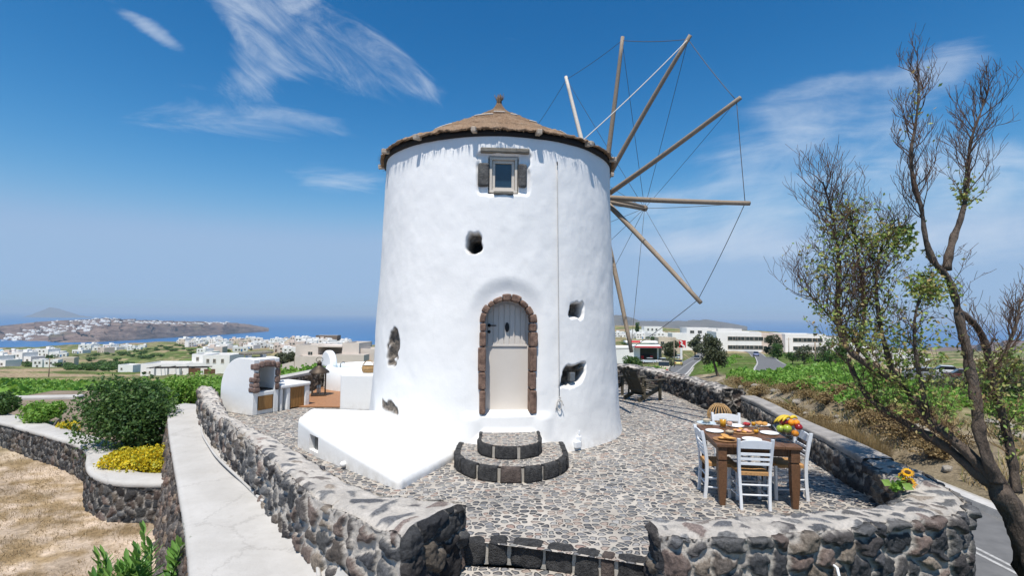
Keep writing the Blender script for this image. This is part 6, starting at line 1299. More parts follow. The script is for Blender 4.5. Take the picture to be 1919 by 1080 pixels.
bush('shrub', 'loose green shrub with bare stems standing just left of the big bush', tuple(px3(78, 800, 15.0)*np.array((1, 1, 0))+np.array((0, 0, -1.0))), .80, .6, .80, 3200, .085, 'leaf_vine', seed=34, lumps=11, stems=9)
bush('yellow_shrub', 'low mound of yellow green succulent shrub inside the curl of the white cap', (-7.55, 10.85, -1.0), .98, .62, .50, 9500, .05, 'leaf_yellow', 'shrub', seed=35, lumps=26, asp=.8, stems=3)
bush('yellow_shrub', 'second low mound of yellow shrub against the stone face of the ledge', (-6.95, 10.75, -1.0), .55, .50, .50, 4200, .05, 'leaf_yellow', 'shrub', seed=36, lumps=12, asp=.8, stems=2)
bush('shrub', 'tiny yellowish plant at the foot of the big round bush', tuple(px3(135, 800, 14.2)*np.array((1, 1, 0))+np.array((0, 0, -1.0))), .4, .3, .4, 700, .07, 'leaf_yellow', seed=37, lumps=5)
tag(MB().bar(px3(96, 812, 14.6), px3(112, 785, 14.6), .16, .05).build('slab', M['lintel'], bevel=.02), 'grey stone slab leaning among the shrubs left of the big bush', 'slab')
def oleander(label, loc, h, n, seed):
    t = thing('oleander', label, 'plant', loc); g = np.random.default_rng(seed); sb = MB(); V = []; F = []; k0 = 0
    for s in range(n):
        a = g.random()*6.28; lean = .10+.30*g.random(); H = h*(.62+.38*g.random()); P = [np.array((math.cos(a)*lean*H*f**1.5*.9+.03*math.cos(a), math.sin(a)*lean*H*f**1.5*.9, H*f)) for f in np.linspace(0, 1, 8)]; sb.tube(P, np.linspace(.010, .004, 8), 5)
        for j in range(30):
            f = .35+.65*(j/29); q = P[0]*0+np.array([np.interp(f, np.linspace(0, 1, 8), [p_[k] for p_ in P]) for k in range(3)]); b_ = j*2.1+g.random()*.6; el = .25+.9*f*f; d = np.array((math.cos(b_)*math.cos(el), math.sin(b_)*math.cos(el), math.sin(el))); L = .21*(.7+.5*g.random()); w = .026; sd = np.cross(d, (0, 0, 1)); sd /= np.linalg.norm(sd)+1e-6; nn = np.cross(sd, d)
            bend = np.array((0, 0, -.025)); V += [q, q+d*L*.4+sd*w+nn*.004, q+d*L*.4-nn*.004, q+d*L*.4-sd*w+nn*.004, q+d*L*.75+sd*w*.7+bend*.5, q+d*L*.75-nn*.003+bend*.5, q+d*L*.75-sd*w*.7+bend*.5, q+d*L+bend]
            F += [(k0, k0+1, k0+2), (k0, k0+2, k0+3), (k0+1, k0+4, k0+5, k0+2), (k0+2, k0+5, k0+6, k0+3), (k0+4, k0+7, k0+5), (k0+5, k0+7, k0+6)]; k0 += 8
    sb.build('stems', M['leaf_oleander'], t); MB().add(V, F).build('leaves', M['leaf_oleander'], t)
oleander('leafy green oleander clump at the bottom edge on the dry lot', (-4.5, 6.05, -1.62), 1.08, 26, 3); oleander('tall oleander shoots against the stone face of the white ledge', (-4.0, 6.0, -1.62), 1.30, 14, 4)
# dry grass over the lot (uncountable)
def blades(n, xr, yr, hgt, mt_, name, label, seed, zf, wid=.008, mask=None, clump=.25):
    g = np.random.default_rng(seed); x = g.uniform(*xr, n); y = g.uniform(*yr, n); k = fnoise(x*1.6, y*1.6, seed=seed) > .5-clump*g.random(n)
    if mask is not None: k &= mask(x, y)
    x, y = x[k], y[k]; n = len(x); z = zf(x, y); a = g.random(n)*6.28; H = hgt*(.4+.9*g.random(n)); lean = g.normal(size=(n, 2))*.55
    p = np.stack([x, y, z-.01], 1); s = np.stack([np.cos(a), np.sin(a), 0*a], 1)*wid; tip = p+np.c_[lean*H[:, None], H]; mid = p+np.c_[lean*H[:, None]*.35, H*.6]
    o = MB().add(np.stack([p-s, p+s, mid+s*.6, tip, mid-s*.6], 1).reshape(-1, 3), [(5*i, 5*i+1, 5*i+2, 5*i+3, 5*i+4) for i in range(n)]).build(name, M[mt_]); tag(o, label, 'grass', kind='stuff'); return o
def side(x, y):   # left of the battered ledge and in front of the garden wall
    xb = np.interp(y, [1.2, 5, 7.85, 10.5], [-1.6, -3.35, -5.35, -7.2]); yw = np.interp(x, co[::-1][:, 0], co[::-1][:, 1]); return (x < xb-.05) & (y < yw-.05)
blades(90000, (-17, -3.4), (3.8, 15.5), .06, 'straw', 'dry_grass', 'thin dry straw grass covering the pale lot at the bottom left', 51, lambda x, y: ground(x, y), .004, side, .22)
def bankmask(x, y): lat, rz, bd = road_near(x, y); return (lat > 2.9) & (lat < 6.0) & (fnoise(x*.5, y*.5, seed=77) > .36)
blades(52000, (9.5, 20), (8, 36), .30, 'straw_mid', 'bank_grass', 'dry straw coloured grass on the bank above the road', 52, lambda x, y: ground(x, y), .012, bankmask, .25)
def rock_mesh(seed):
    bm_ = bmesh.new(); bmesh.ops.create_icosphere(bm_, subdivisions=3, radius=1.0); v = np.array([q.co[:] for q in bm_.verts]); v = v*(1+(fnoise(v[:, 0]*1.5+seed, v[:, 1]*1.5, v[:, 2]*1.5, seed=seed)-.5)[:, None]*1.0)*np.array((1, .8, .6)); f = [tuple(q.index for q in fc.verts) for fc in bm_.faces]; bm_.free(); return v, f
M['fieldrock'] = mat('field_rock', (.42, .38, .32), .95, .5, 3, 12, .06, col2=(.20, .175, .145))
g = np.random.default_rng(44); rk = None; nr_k = 0
for i in range(260):
    if nr_k >= 46: break
    y = g.uniform(11, 30); lat_t = g.uniform(2.7, 6.5); j = int(np.abs(_rd[:, 1]-y).argmin()); x = _rd[j, 0]+lat_t; s = .10+.22*g.random()**2
    if rk is None: rk = MB().add(*rock_mesh(3), True).build('rock', M['fieldrock']); tag(rk, 'pale rock lying among the dry grass of the bank', 'rock', 'rocks on the dry bank'); o = rk
    else: o = rk.copy(); COL.objects.link(o)
    o.location = (x, y, gz(x, y)+s*.2); o.scale = (s, s, s); o.rotation_euler = (0, 0, g.random()*6); nr_k += 1
db = bush('dry_shrub', 'low dry brown shrub on the bank beyond the coping', tuple(at(1500, 22.5)), .75, .6, .55, 1500, .07, 'straw_dark', seed=71, group='dry brown shrubs on the bank', lumps=9, stems=12)
for i, (px, d) in enumerate([(1420, 25.5), (1455, 22.0), (1475, 20.5), (1545, 19.5), (1575, 17.0), (1610, 17.5), (1655, 15.8), (1690, 14.8), (1735, 13.6), (1400, 29), (1520, 24.5), (1640, 19.0), (1440, 27), (1490, 19.2), (1530, 18.2), (1560, 21), (1595, 16.2), (1625, 16.6), (1670, 16.6), (1710, 15.6), (1385, 31), (1430, 23.8), (1465, 24), (1510, 21.2), (1585, 19.6), (1750, 14.8), (1780, 13.4)]): s = .6+.6*g.random(); dup(db, tuple(at(px, d)), g.random()*6, scale=s)
def tuft(px, py, d, label, h=.75):
    q = px3(px, py, d); z = gz(q[0], q[1]); g = np.random.default_rng(int(px)); n = 900; a = g.random(n)*6.28; r = .42*np.sqrt(g.random(n)); p = np.stack([q[0]+r*np.cos(a), q[1]+r*np.sin(a), np.full(n, z-.03)], 1); L = h*(.55+.5*g.random(n)); d3 = np.stack([np.cos(a)*.35*r/.4, np.sin(a)*.35*r/.4, np.ones(n)], 1)+g.normal(size=(n, 3))*.10; s = np.stack([np.cos(a+1.57), np.sin(a+1.57), 0*a], 1)*.007
    o = MB().add(np.stack([p-s, p+s, p+d3*L[:, None]], 1).reshape(-1, 3)-np.array((q[0], q[1], z)), [(3*i, 3*i+1, 3*i+2) for i in range(n)]).build('grass_tuft', M['straw_dark']); o.location = (q[0], q[1], z); tag(o, label, 'grass tuft')
for px, py, d, lb in ((1513, 800, 17.5, 'tall brown grass tuft highest on the bank behind the fruit bowl'), (1545, 812, 16.8, 'brown grass tuft just right of the tallest tuft'), (1590, 830, 15.6, 'brown grass tuft above the middle of the cement coping'), (1632, 850, 14.6, 'brown grass tuft beside the leaning lower limb of the tree')): tuft(px, py, d, lb, .85)
# vines
def vine_proto(seed, n=150, leaf=.17, rx=.75, rz=.62):
    g = np.random.default_rng(seed); C = g.normal(size=(n, 3)); C /= np.linalg.norm(C, axis=1)[:, None]; C *= (.55+.45*g.random((n, 1)))*np.array((rx, rx, rz*.8)); C[:, 2] = np.abs(C[:, 2])*.9+.04+.08*g.random(n); C += (fnoise(C[:, 0]*3, C[:, 1]*3, C[:, 2]*3, seed=seed)[:, None]-.5)*.5*np.array((1, 1, .5)); return leafcloud(C, np.full(n, leaf), seed=seed+1, asp=.85)
protos = []
for s in range(4):
    t = thing('grapevine', 'low sprawling grapevine bush on the slope beyond the road', 'vine', (0, 0, 0), 0, 'grapevines on the near slope'); v, f = vine_proto(60+s, 420, .125)
    MB().add(v, f).build('foliage', M['leaf_vine'], t); MB().tube([(0, 0, -.08), (.03, .02, .12), (.10, .05, .28)], [.05, .04, .02], 6).build('stem', M['bark'], t); protos.append(t)
g = np.random.default_rng(88); cnt = 0
for j in range(16):
    for i in range(26):
        if cnt >= 230: break
        d = 15.5+j*1.6; px = 1400+i*26+g.normal()*9-j*4; x = (px-960)/960*d; y = d+g.normal()*.45
        lat, rz, bd = road_near(np.array([x]), np.array([y]))
        if lat[0] < 4.3 or px > 1930 or px < 1290: continue
        if fnoise(np.array([x*.28]), np.array([y*.28]), seed=90)[0] < .36: continue
        lc = (x, y, gz(x, y)-.02); s = .75+.5*g.random()
        if cnt < 4: o = protos[cnt]; o.location = lc; o.scale = (s,)*3; o.rotation_euler = (0, 0, g.random()*6)
        else: dup(protos[cnt % 4], lc, g.random()*6, scale=s)
        cnt += 1
def vinefield(name, label, gen, seed, leaf, n, mt_='leaf_vine', rx=.8, rz=.55):
    V = []; F = []; k = 0; pr = [vine_proto(seed+s, n, leaf, rx, rz) for s in range(5)]; g = np.random.default_rng(seed)
    for i, (x, y, s) in enumerate(gen):
        v, f = pr[i % 5]; a = g.random()*6.28; c_, s_ = math.cos(a)*s, math.sin(a)*s; w = np.stack([v[:, 0]*c_-v[:, 1]*s_+x, v[:, 0]*s_+v[:, 1]*c_+y, v[:, 2]*s+gz(x, y)], 1); V.append(w); F.append(np.array(f)+k); k += len(v)
    o = MB(); o.v = [np.concatenate(V)]; o.f = [tuple(q) for q in np.concatenate(F).tolist()]; o.sm = [False]*len(o.f); o = o.build(name, M[mt_]); tag(o, label, 'vineyard', kind='stuff')
def gen_right():
    g = np.random.default_rng(5); out = []
    d = 34.
    while d < 175:
        step = 2.0+d*.010; x0, x1 = (1285-960)/960*d, (1700-960)/960*d
        for x in np.arange(x0, x1, step):
            xx = x+g.normal()*.5; yy = d+g.normal()*.5; px = 960+xx/yy*960
            if px > 1580 and d > 60: continue
            lat, rz, bd = road_near(np.array([xx]), np.array([yy]))
            if lat[0] < 5.0: continue
            if fnoise(np.array([xx*.09]), np.array([yy*.09]), seed=91)[0] < .27: continue
            rr = np.hypot(_r2[:, 0]-xx, _r2[:, 1]-yy).min()
            if rr < 5.5: continue
            out.append((xx, yy, .8+.5*g.random()))
        d += step*1.05
    return out
vinefield('vineyard', 'rows of low green vines covering the slope between the two roads', gen_right(), 130, .34, 34)
def gen_left():
    g = np.random.default_rng(6); out = []; d = 21.5
    while d < 48:
        st_ = 1.15+d*.008
        for x in np.arange((-160-960)/960*d, (660-960)/960*d, st_):
            xx, yy = x+g.normal()*.3, d+g.normal()*.3
            if xx > -6.9 and yy < 22: continue
            out.append((xx, yy, .9+.5*g.random()))
        d += st_*1.0
    return out
vinefield('vineyard', 'dense band of bright green vines beyond the garden wall on the left', gen_left(), 140, .22, 110, rx=.85, rz=.8)
# trees and bushes in the distance
def small_tree(label, px, d, h, w, trunk_h, n, leaf, mt_, seed, lean=0., py=None, group=None, name='tree'):
    q = at(px, d); t = thing(name, label, 'tree', tuple(q), 0, group); g = np.random.default_rng(seed)
    top = np.array((lean, 0, h*.62)); MB().tube(resample(np.array([(0, 0, -.2), (lean*.45, .05, trunk_h), tuple(top)]), n=9, smooth=1), np.linspace(.035*h, .012*h, 9), 8).build('trunk', M['bark'], t)
    C = []
    for k in range(16):
        a = g.random()*6.28; rr = math.sqrt(g.random())*w*.36; zc = trunk_h+(h-trunk_h)*(.12+.72*g.random()); sh = 1-.45*abs((zc-trunk_h)/(h-trunk_h)-.4); c = np.array((lean*zc/h*1.2+rr*math.cos(a)*sh, rr*math.sin(a)*sh, zc)); m_ = n//16; qv = g.normal(size=(m_, 3)); qv /= np.linalg.norm(qv, axis=1)[:, None]; qv *= (.5+.5*g.random((m_, 1)))*np.array((w*.21, w*.21, (h-trunk_h)*.17)); C.append(c+qv)
    C = np.concatenate(C); MB().add(*leafcloud(C, np.full(len(C), leaf), seed=seed, asp=.6)).build('crown', M[mt_], t); return t
small_tree('dark green tree with pale leaning trunk standing alone by the bend of the road', 1346, 50, 4.6, 2.7, 1.0, 4200, .20, 'leaf_olive', 1, -.8)
small_tree('dark bushy tree beside the petrol station forecourt', 1255, 128, 5.6, 5.2, 1.4, 1500, .5, 'leaf_olive', 2)
small_tree('reddish brown tree behind the lone dark tree at the road', 1302, 210, 9.5, 7, 2, 1200, .8, 'leaf_olive', 3)
small_tree('tall dark conifer rising above the far white houses', 1194, 470, 14, 5, 1, 900, 1.2, 'leaf_dark', 4, name='conifer')
small_tree('dark feathery shrub tree at the outer bend of the side road', 1448, 125, 6.0, 5.0, .5, 1500, .5, 'leaf_olive', 5); small_tree('lower dark shrub at the inner edge of the side road bend', 1456, 118, 4.0, 3.5, .3, 900, .4, 'leaf_dark', 6)
small_tree('rounded dark shrub in the dip below the long white building', 1484, 95, 2.6, 3.2, .2, 800, .3, 'leaf_dark', 7); small_tree('twiggy grey green shrub right of the dip', 1505, 88, 3.6, 3.6, .3, 900, .3, 'leaf_olive', 8)
small_tree('tall dark cypress like shrub in front of the long white building', 1566, 62, 3.6, 3.2, .2, 1800, .24, 'leaf_dark', 9); small_tree('brownish shrub left of the dark cypress like shrub', 1541, 66, 3.4, 2.6, .2, 900, .24, 'leaf_olive', 10)
bush('bush', 'dark green bush beyond the parapet below the petrol station', tuple(at(1188, 78)), 2.1, 1.8, 2.6, 2200, .32, 'leaf_dark', seed=41, lumps=14); bush('bush', 'light green low bush between the dark bush and the van', tuple(at(1217, 72)), 2.4, 1.4, 1.2, 1500, .28, 'leaf_vine', seed=42, lumps=12); bush('bush', 'yellow green weedy bush at the mill edge beyond the parapet', tuple(at(1168, 66)), 1.8, 1.2, 1.3, 1200, .26, 'leaf_vine', seed=43, lumps=10); bush('bush', 'purple flowering bush by the station forecourt', tuple(at(1252, 108)), 1.6, 1.4, 2.0, 900, .3, 'leaf_olive', seed=44, lumps=9)
bush('shrub', 'green shrub on top of the bank under the tree limb', tuple(at(1690, 17)), 1.1, .8, .8, 1600, .12, 'leaf_vine', seed=45, lumps=12); bush('shrub', 'dark green shrub at the right picture edge beyond the road', tuple(at(1890, 19)), 1.6, 1.2, 1.7, 3000, .12, 'leaf_olive', seed=46, lumps=16); bush('shrub', 'grey twiggy shrub beyond the road behind the tree trunks', tuple(at(1790, 21)), 1.4, 1.2, 1.3, 1600, .12, 'leaf_olive', seed=47, lumps=12, stems=16)
gb = np.random.default_rng(17)
pB = bush('bush', 'dark bush dotted over the fields and villages in the distance', tuple(at(100, 500)), 4.2, 3.5, 4.2, 420, .9, 'leaf_dark', seed=48, group='bushes dotted over the distant fields', lumps=9)
spots = [(45, 470), (62, 455), (75, 500), (95, 480), (118, 505), (150, 560), (170, 570), (185, 590), (205, 600), (212, 580), (237, 610), (246, 590), (262, 600), (40, 520), (22, 420), (300, 640), (330, 560), (345, 620), (362, 540), (380, 700), (398, 600), (430, 520), (455, 640), (470, 560), (488, 700), (505, 500), (519, 620), (540, 560), (185, 260), (210, 230), (228, 210), (195, 330), (140, 300), (60, 330), (1215, 420), (1240, 390), (1260, 450), (1285, 330), (1225, 330), (1175, 360), (1300, 420), (1420, 330), (1470, 300), (1530, 300), (1170, 300), (1200, 260), (1238, 480)]
gs_ = np.random.default_rng(3)
for row_d, x0_, x1_ in ((300, 120, 260), (430, 140, 330), (620, 150, 345), (520, 230, 420), (760, 200, 480), (370, 15, 120), (250, 130, 230)):
    for k_ in range(11): spots.append((x0_+(x1_-x0_)*gs_.random(), row_d*(1+.05*gs_.normal())))
for i, (px, d) in enumerate(spots): s = .55+.6*gb.random(); dup(pB, tuple(at(px+gb.normal()*3, d)), gb.random()*6, scale=(s*1.3, s, s*.8))
small_tree('dark grey green tree in front of the big beige house', 548, 135, 6.0, 6.0, .8, 1500, .5, 'leaf_olive', 11); small_tree('brownish green tree left of the grey green one below the village', 532, 140, 6.2, 4.6, .8, 1200, .5, 'leaf_olive', 12)
# ------------------------------------------------------------------ buildings
def bld(name, label, loc, rotz, blocks, wins=(), group=None, cat='building', matl='house', doors=(), extra=()):
    """blocks: (x0,x1,y0,y1,h[,material]) front towards -Y; wins: (x, y, z, w, h, face)"""
    t = thing(name, label, cat, loc, rotz, group)
    for i, q in enumerate(blocks):
        x0, x1, y0, y1, h = q[:5]; mm = M[q[5]] if len(q) > 5 else M[matl]; z0 = q[6] if len(q) > 6 else -2.0; th_ = .22
        b = MB().box(((x0+x1)/2, (y0+y1)/2, (z0+h)/2), (x1-x0, y1-y0, h-z0)); 
        for (cx, cy, sx, sy) in (((x0+x1)/2, y0+th_/2, x1-x0, th_), ((x0+x1)/2, y1-th_/2, x1-x0, th_), (x0+th_/2, (y0+y1)/2, th_, y1-y0-2*th_), (x1-th_/2, (y0+y1)/2, th_, y1-y0-2*th_)): b.box((cx, cy, h+.2), (sx, sy, .4))
        b.build('wall', mm, t)
        MB().box(((x0+x1)/2, (y0+y1)/2, h+.03), (x1-x0-2*th_-.02, y1-y0-2*th_-.02, .05)).build('roof', M['roofgrey'], t)
    for x, y, z, w, h in wins:
        b = MB(); 
        for (cx, cz, sx, sz) in ((0, h/2+.05, w+.2, .1), (0, -h/2-.05, w+.3, .1), (-w/2-.05, 0, .1, h), (w/2+.05, 0, .1, h), (0, 0, .07, h)): b.box((x+cx, y-.03, z+cz), (sx, .14, sz))
        f = b.build('window', M['windowframe'], t); MB().box((x, y-.012, z), (w, .03, h)).build('pane', M['glassdark'], f)
    for x, y, w, h, mm in doors: MB().box((x, y-.04, h/2-.3), (w, .1, h+.6)).build('door', M[mm], t)
    for nm, mm, b in extra: b.build(nm, M[mm], t)
    return t
M['bluepaint'] = mat('blue_paint', (.05, .20, .42), .6, .2, 3, 10, 0); M['brownwood'] = mat('brown_shutters', (.16, .085, .05), .8, .3, 3, 10, 0); M['redpaint'] = mat('red_paint', (.62, .025, .03), .5, .15, 3, 10, 0); M['rubble'] = mat('brown_rubble', (.24, .18, .135), 1, .5, 1.5, 6, .08, col2=(.11, .085, .07))
M['domeblue'] = mat('dome_blue', (.10, .32, .45), .5, .1, 3, 10, 0)
# white complex with pergolas
q = at(270, 145)
pg = MB()
for y_ in (-4.6, -2.2): pg.bar((5.2, y_, 3.0), (20.5, y_-.2, 3.25), .22, .22)
for x_ in (5.4, 9.4, 13.2, 17.): pg.bar((x_, -6.2, 3.12), (x_, .2, 3.12), .16, .16)
ps = [MB().box((x_, -4.6, 1.0), (.9, .9, 3.9)) for x_ in (6.2, 9.6, 13.0)]
bld('white_villa', 'white villa complex with dark pergola beams and brown shutters beyond the left vines', tuple(q+np.array((0, 0, -.1))), R(4), [(0, 12.6, 0, 9, 3.3), (12.4, 17.2, 2.5, 9, 5.9), (17.2, 24.5, -1.0, 8, 5.9), (12.6, 17.1, -.6, 2.4, 3.7)], [(14.0, 2.5, 4.9, .6, 1.0), (18.6, -1., 4.7, .6, 1.0), (20.4, -1., 4.7, .6, 1.), (22.6, -1., 4.7, .6, 1.), (1.2, 0, 1.3, .5, .6), (2.6, 0, 1.3, .5, .6), (10.8, 0, 1.2, 1.1, 1.0)],
    doors=((14.9, -.6, 3.2, 2.6, 'brownwood'), (19.2, -1.0, 3.0, 2.4, 'brownwood')), extra=[('pergola', 'darkboard', pg)]+[('pergola_post', 'house', p_) for p_ in ps])
q = at(68, 320); bld('white_house', 'white two storey house on a pale yard in the fields on the left', tuple(q), R(18), [(0, 5, 0, 7, 4.6), (5, 12.5, 1.0, 7, 4.1)], [(1.5, 0, 3.0, .9, 1.2), (3.6, 0, 3.0, .9, 1.2), (2.4, 0, .9, .9, 1.2), (6.8, 1.0, 2.6, .9, 1.2), (9, 1., 2.6, .9, 1.2), (11.2, 1., 2.6, .9, 1.2)])
q = at(109, 345); bld('stone_house', 'square tan house with a flat roof right of the white house in the fields', tuple(q), R(22), [(0, 10.5, 0, 8, 4.8)], [(2, 0, 2.6, 1, 1.3), (5.5, 0, 2.6, 1, 1.3)], matl='house_tan')
q = at(136, 175); bld('white_shed', 'low white shed with a small dark window among rocks beyond the vines', tuple(at(228, 205)), R(-8), [(0, 6.6, 0, 5, 2.6)], [(1.6, 0, 1.4, .7, .7)])
MBc = lambda a, c, w, h: MB().bar(a, c, w, h)
# big sand coloured house
q = at(557, 118); q[2] = CZ-(698-587)*118/960
bld('sand_house', 'large sand coloured modern house with a shaded roof terrace behind the tub', tuple(q), R(-6), [(0, 5.4, 0, 7, 5.9), (5.4, 11.0, 5.0, 9, 5.6), (11.0, 15.0, .2, 8, 6.5), (1.6, 10.8, -3.2, -.01, 3.6), (10.8, 17.5, -3.0, .19, 4.1), (15.0, 19.0, 1.0, 7, 5.2), (5.4, 11.0, 0, 4.99, 3.7)], [(3.6, 0, 4.0, 1.0, 1.5), (14.0, -3.0, 2.6, .8, .5), (16.0, -3.0, 2.6, .8, .5)], matl='tan_plaster',
    extra=[('roof_slab', 'tan_plaster', MB().box((8.2, 2.6, 6.05), (5.8, 5.4, .35))), ('ramp_wall', 'tan_plaster', MB().prism([(-5.2, -1.5), (1.6, -1.5), (1.6, 2.9), (-5.2, 1.0)], (0, -3.4, 0), (1, 0, 0), (0, 0, 1), (0, 1, 0), .4))])
q = at(594, 820); bld('stone_ruin', 'brown rubble building on the crest of the village by the sea', tuple(q), 0, [(0, 34, 0, 18, 11)], matl='rubble', cat='building')
# village houses: five kinds, then copies
hp_ = []
def proto(k):
    mm = ['house', 'house', 'house_rose', 'house_tan', 'house'][k]; W, D, H = [(8, 7, 3.4), (10, 8, 6.2), (9, 8, 5.6), (11, 7, 3.6), (13, 8, 6.)][k]
    bl = [(-W/2, W/2, -D/2, D/2, H)]
    if k in (1, 4): bl = [(-W/2, W*.1, -D/2, D/2, H), (W*.1, W/2, -D/2+.8, D/2, H*.58)]
    wn_ = [(x*W, -D/2 if x < .1 else -D/2+(.8 if k in (1, 4) else 0), 1.6, 1.0, 1.3) for x in (-.34, -.1, .3)]+([(x*W, -D/2, 4.5, 1.0, 1.2) for x in (-.36, -.15)] if H > 5 else [])
    return bl, wn_, mm
gv = np.random.default_rng(99)
VL = []
for px, d in [(q_[0], q_[1]) for q_ in ([(4, 640), (18, 620), (30, 600), (42, 640), (55, 640), (66, 650), (80, 660), (95, 650), (108, 640), (20, 560), (36, 555), (52, 560), (88, 600), (104, 590), (120, 580), (12, 520), (28, 480), (45, 430), (60, 430), (6, 430), (2, 360), (14, 350)])]: VL.append((px, d, 'small flat roofed house in the hamlet among dark bushes at the far left', 'houses in the hamlet at the far left'))
for i in range(8): VL.append((158+i*16+gv.normal()*4, 720+gv.normal()*60, 'small pale house standing out along the green ridge below the cliffs', 'pale houses along the green ridge'))
for i in range(84):
    px = 345+gv.random()*255; lo_ = 400 if px > 385 else 560; d = lo_+(1060-lo_)*gv.random()**.8; VL.append((px, d, 'flat roofed house in the dense village between the oven and the sea', 'houses in the dense village by the sea'))
for i in range(26): VL.append((575+gv.random()*112, 420+gv.random()*500, 'pale house on the village slope left of the mill above the sand coloured house', 'houses above the sand coloured house'))
for px, d in [(1166, 470), (1174, 480), (1184, 450), (1194, 455), (1204, 440), (1214, 440), (1224, 430), (1234, 440), (1245, 430), (1255, 460), (1265, 430), (1275, 420), (1284, 440), (1292, 400), (1302, 410), (1312, 390), (1322, 420), (1250, 500), (1270, 500), (1228, 500), (1335, 430), (1345, 460)]: VL.append((px, d, 'white flat roofed house in the row on the ridge right of the mill', 'white houses on the ridge right of the mill'))
for px, d in [(1600, 260), (1625, 250), (1650, 270), (1680, 290), (1705, 300), (1575, 300)]: VL.append((px, d, 'white house glimpsed between the tree branches above the parking lot', 'white houses behind the tree branches'))
protos_h = {}
for i, (px, d, lb, gp) in enumerate(VL):
    k = int(gv.choice([0, 1, 2, 3, 4, 4, 1, 0])) if 'white' not in lb else int(gv.choice([0, 1, 4])); key = (k)
    loc = tuple(at(px, d)+np.array((0, 0, .2))); rz = gv.normal()*.5; s = (.85+.5*gv.random())*(1.0+d/2600)*(.62 if 'ridge right' in lb else 1.0); s *= 1.0
    if key not in protos_h:
        bl, wn_, mm = proto(k); hh = bl[0][4]; ex = [('stair_house', mm, MB().box((bl[0][0]+1.6, bl[0][3]-1.6, hh+1.0), (2.4, 2.2, 2.0)))]+([('water_tank', 'house', MB().cyl((bl[0][0]+4.2, 1.2, hh+.5), (bl[0][0]+5.8, 1.2, hh+.5), .5, n=12))] if k in (1, 2, 4) else []); o = bld('village_house', lb, loc, rz, bl, wn_, gp, 'house', mm, [(bl[0][0]+1.3 if k == 2 else .6, bl[0][2], 1.0, 2.1, 'bluepaint' if k in (0, 1) else 'brownwood')], ex); o.scale = (s*1.15, s, s*.8); protos_h[key] = o
    else: o = dup(protos_h[key], loc, rz, lb, (s*1.15, s, s*.8)); o['group'] = gp
# church dome on the far left
q = at(8, 585); t = thing('church', 'white chapel with a pale blue dome at the far left edge', 'church', tuple(q)); MB().box((0, 0, 2), (9, 9, 6)).build('wall', M['house'], t); MB().lathe([(3.6, 5), (3.4, 6.4), (2.4, 7.8), (.01, 8.5)], 20).build('dome', M['domeblue'], t)
# far white villages on the headland: placed on its surface
from mathutils.bvhtree import BVHTree
bv_ = BVHTree.FromPolygons([v.co for v in head.data.vertices], [p_.vertices[:] for p_ in head.data.polygons]); fp_ = None; g = np.random.default_rng(4)
zones = [(0, 30, 633, 646, 16), (15, 60, 625, 637, 24), (40, 110, 617, 630, 36), (70, 170, 611, 623, 52), (90, 200, 601, 611, 30), (172, 222, 597, 605, 20), (215, 300, 602, 607, 26), (290, 425, 604.5, 608.5, 40)]
for x0, x1, y0, y1, n in zones:
    for i in range(n):
        r_ = ray(g.uniform(x0, x1), g.uniform(y0, y1)); h_ = bv_.ray_cast(Vector((0, 0, CZ)), Vector(r_))
        if h_[0] is None: continue
        p_ = h_[0]
        if fp_ is None:
            b = MB(); b.box((0, 0, 1), (20, 14, 16)); b.box((14, 2, 0), (12, 12, 10)); b.box((-4, 1, 10.5), (9, 8, 3.2)); fp_ = b.build('house', M['house']); tag(fp_, 'tiny white building of the villages strung along the distant headland', 'house', 'tiny white buildings on the distant headland'); fp_.location = p_
        else: c = fp_.copy(); COL.objects.link(c); c.location = p_; c.rotation_euler = (0, 0, g.normal()*.5); s = .5+.9*g.random(); c.scale = (s*1.2, s, s*.75)
# long white school like building on the right
D2 = 225; q = at(1342, D2); q[2] = CZ-(659-594)*D2/960; u = D2/960
wL = [(x, 0, z, 3.4, 1.5) for x in (6, 13.5, 20.6)[:3] for z in (2.0, 5.7)]; wL = [((px-1342)*u, 0, z, 4.2, 1.6) for px in (1372, 1387, 1403, 1419) for z in (2.0, 5.8)]; wR = [((px-1342)*u, -3, z, 4.2, 1.6) for px in (1485, 1501, 1520) for z in (2.0, 5.6)]+[((px-1342)*u, .0, 5.2, .7, 1.8) for px in (1431, 1438)]+[((px-1342)*u, 0, 1.5, 1.6, 2.2) for px in (1431, 1440, 1448)]
bld('long_building', 'long white two storey building with rows of window strips beyond the side road', tuple(q), R(-2), [(0, (1425-1342)*u, .0, 12, 8.2), ((1425-1342)*u, (1462-1342)*u, .01, 12, 7.6, 'house_rose'), ((1462-1342)*u, (1535-1342)*u, -3, 12, 7.7), ((1535-1342)*u, (1562-1342)*u, -1, 9, 6.4)], wL+wR)
q = at(1398, 265); q[2] = CZ-(651-594.5)*265/960; bld('cream_building', 'cream upper building rising behind the long white one', tuple(q), R(-2), [(-14.6, -2.2, 0, 12, 9.0), (-29.8, -14.6, 2, 14, 9.3, 'house'), (-37.5, -29.8, 1, 10, 6.4), (-2.2, 7.5, 2, 10, 7.7)], [(x, 0, 7.4, 1.8, 1.2) for x in (-12, -8.5, -5)]+[(x, 2, 7.6, 2.0, 1.3) for x in (-27, -23, -18)])
q = at(1234, 215); q[2] = CZ-(655-593)*215/960; bld('cream_block', 'small cream flat roofed block behind the petrol station trees', tuple(q), 0, [(0, 7.4, 0, 6, 4.6), (7.4, 10.5, 1.5, 6, 3.6)], [(1.6, 0, 2.8, 1.4, 1.0), (4.6, 0, 2.8, 1.4, 1.0)], matl='house_tan')
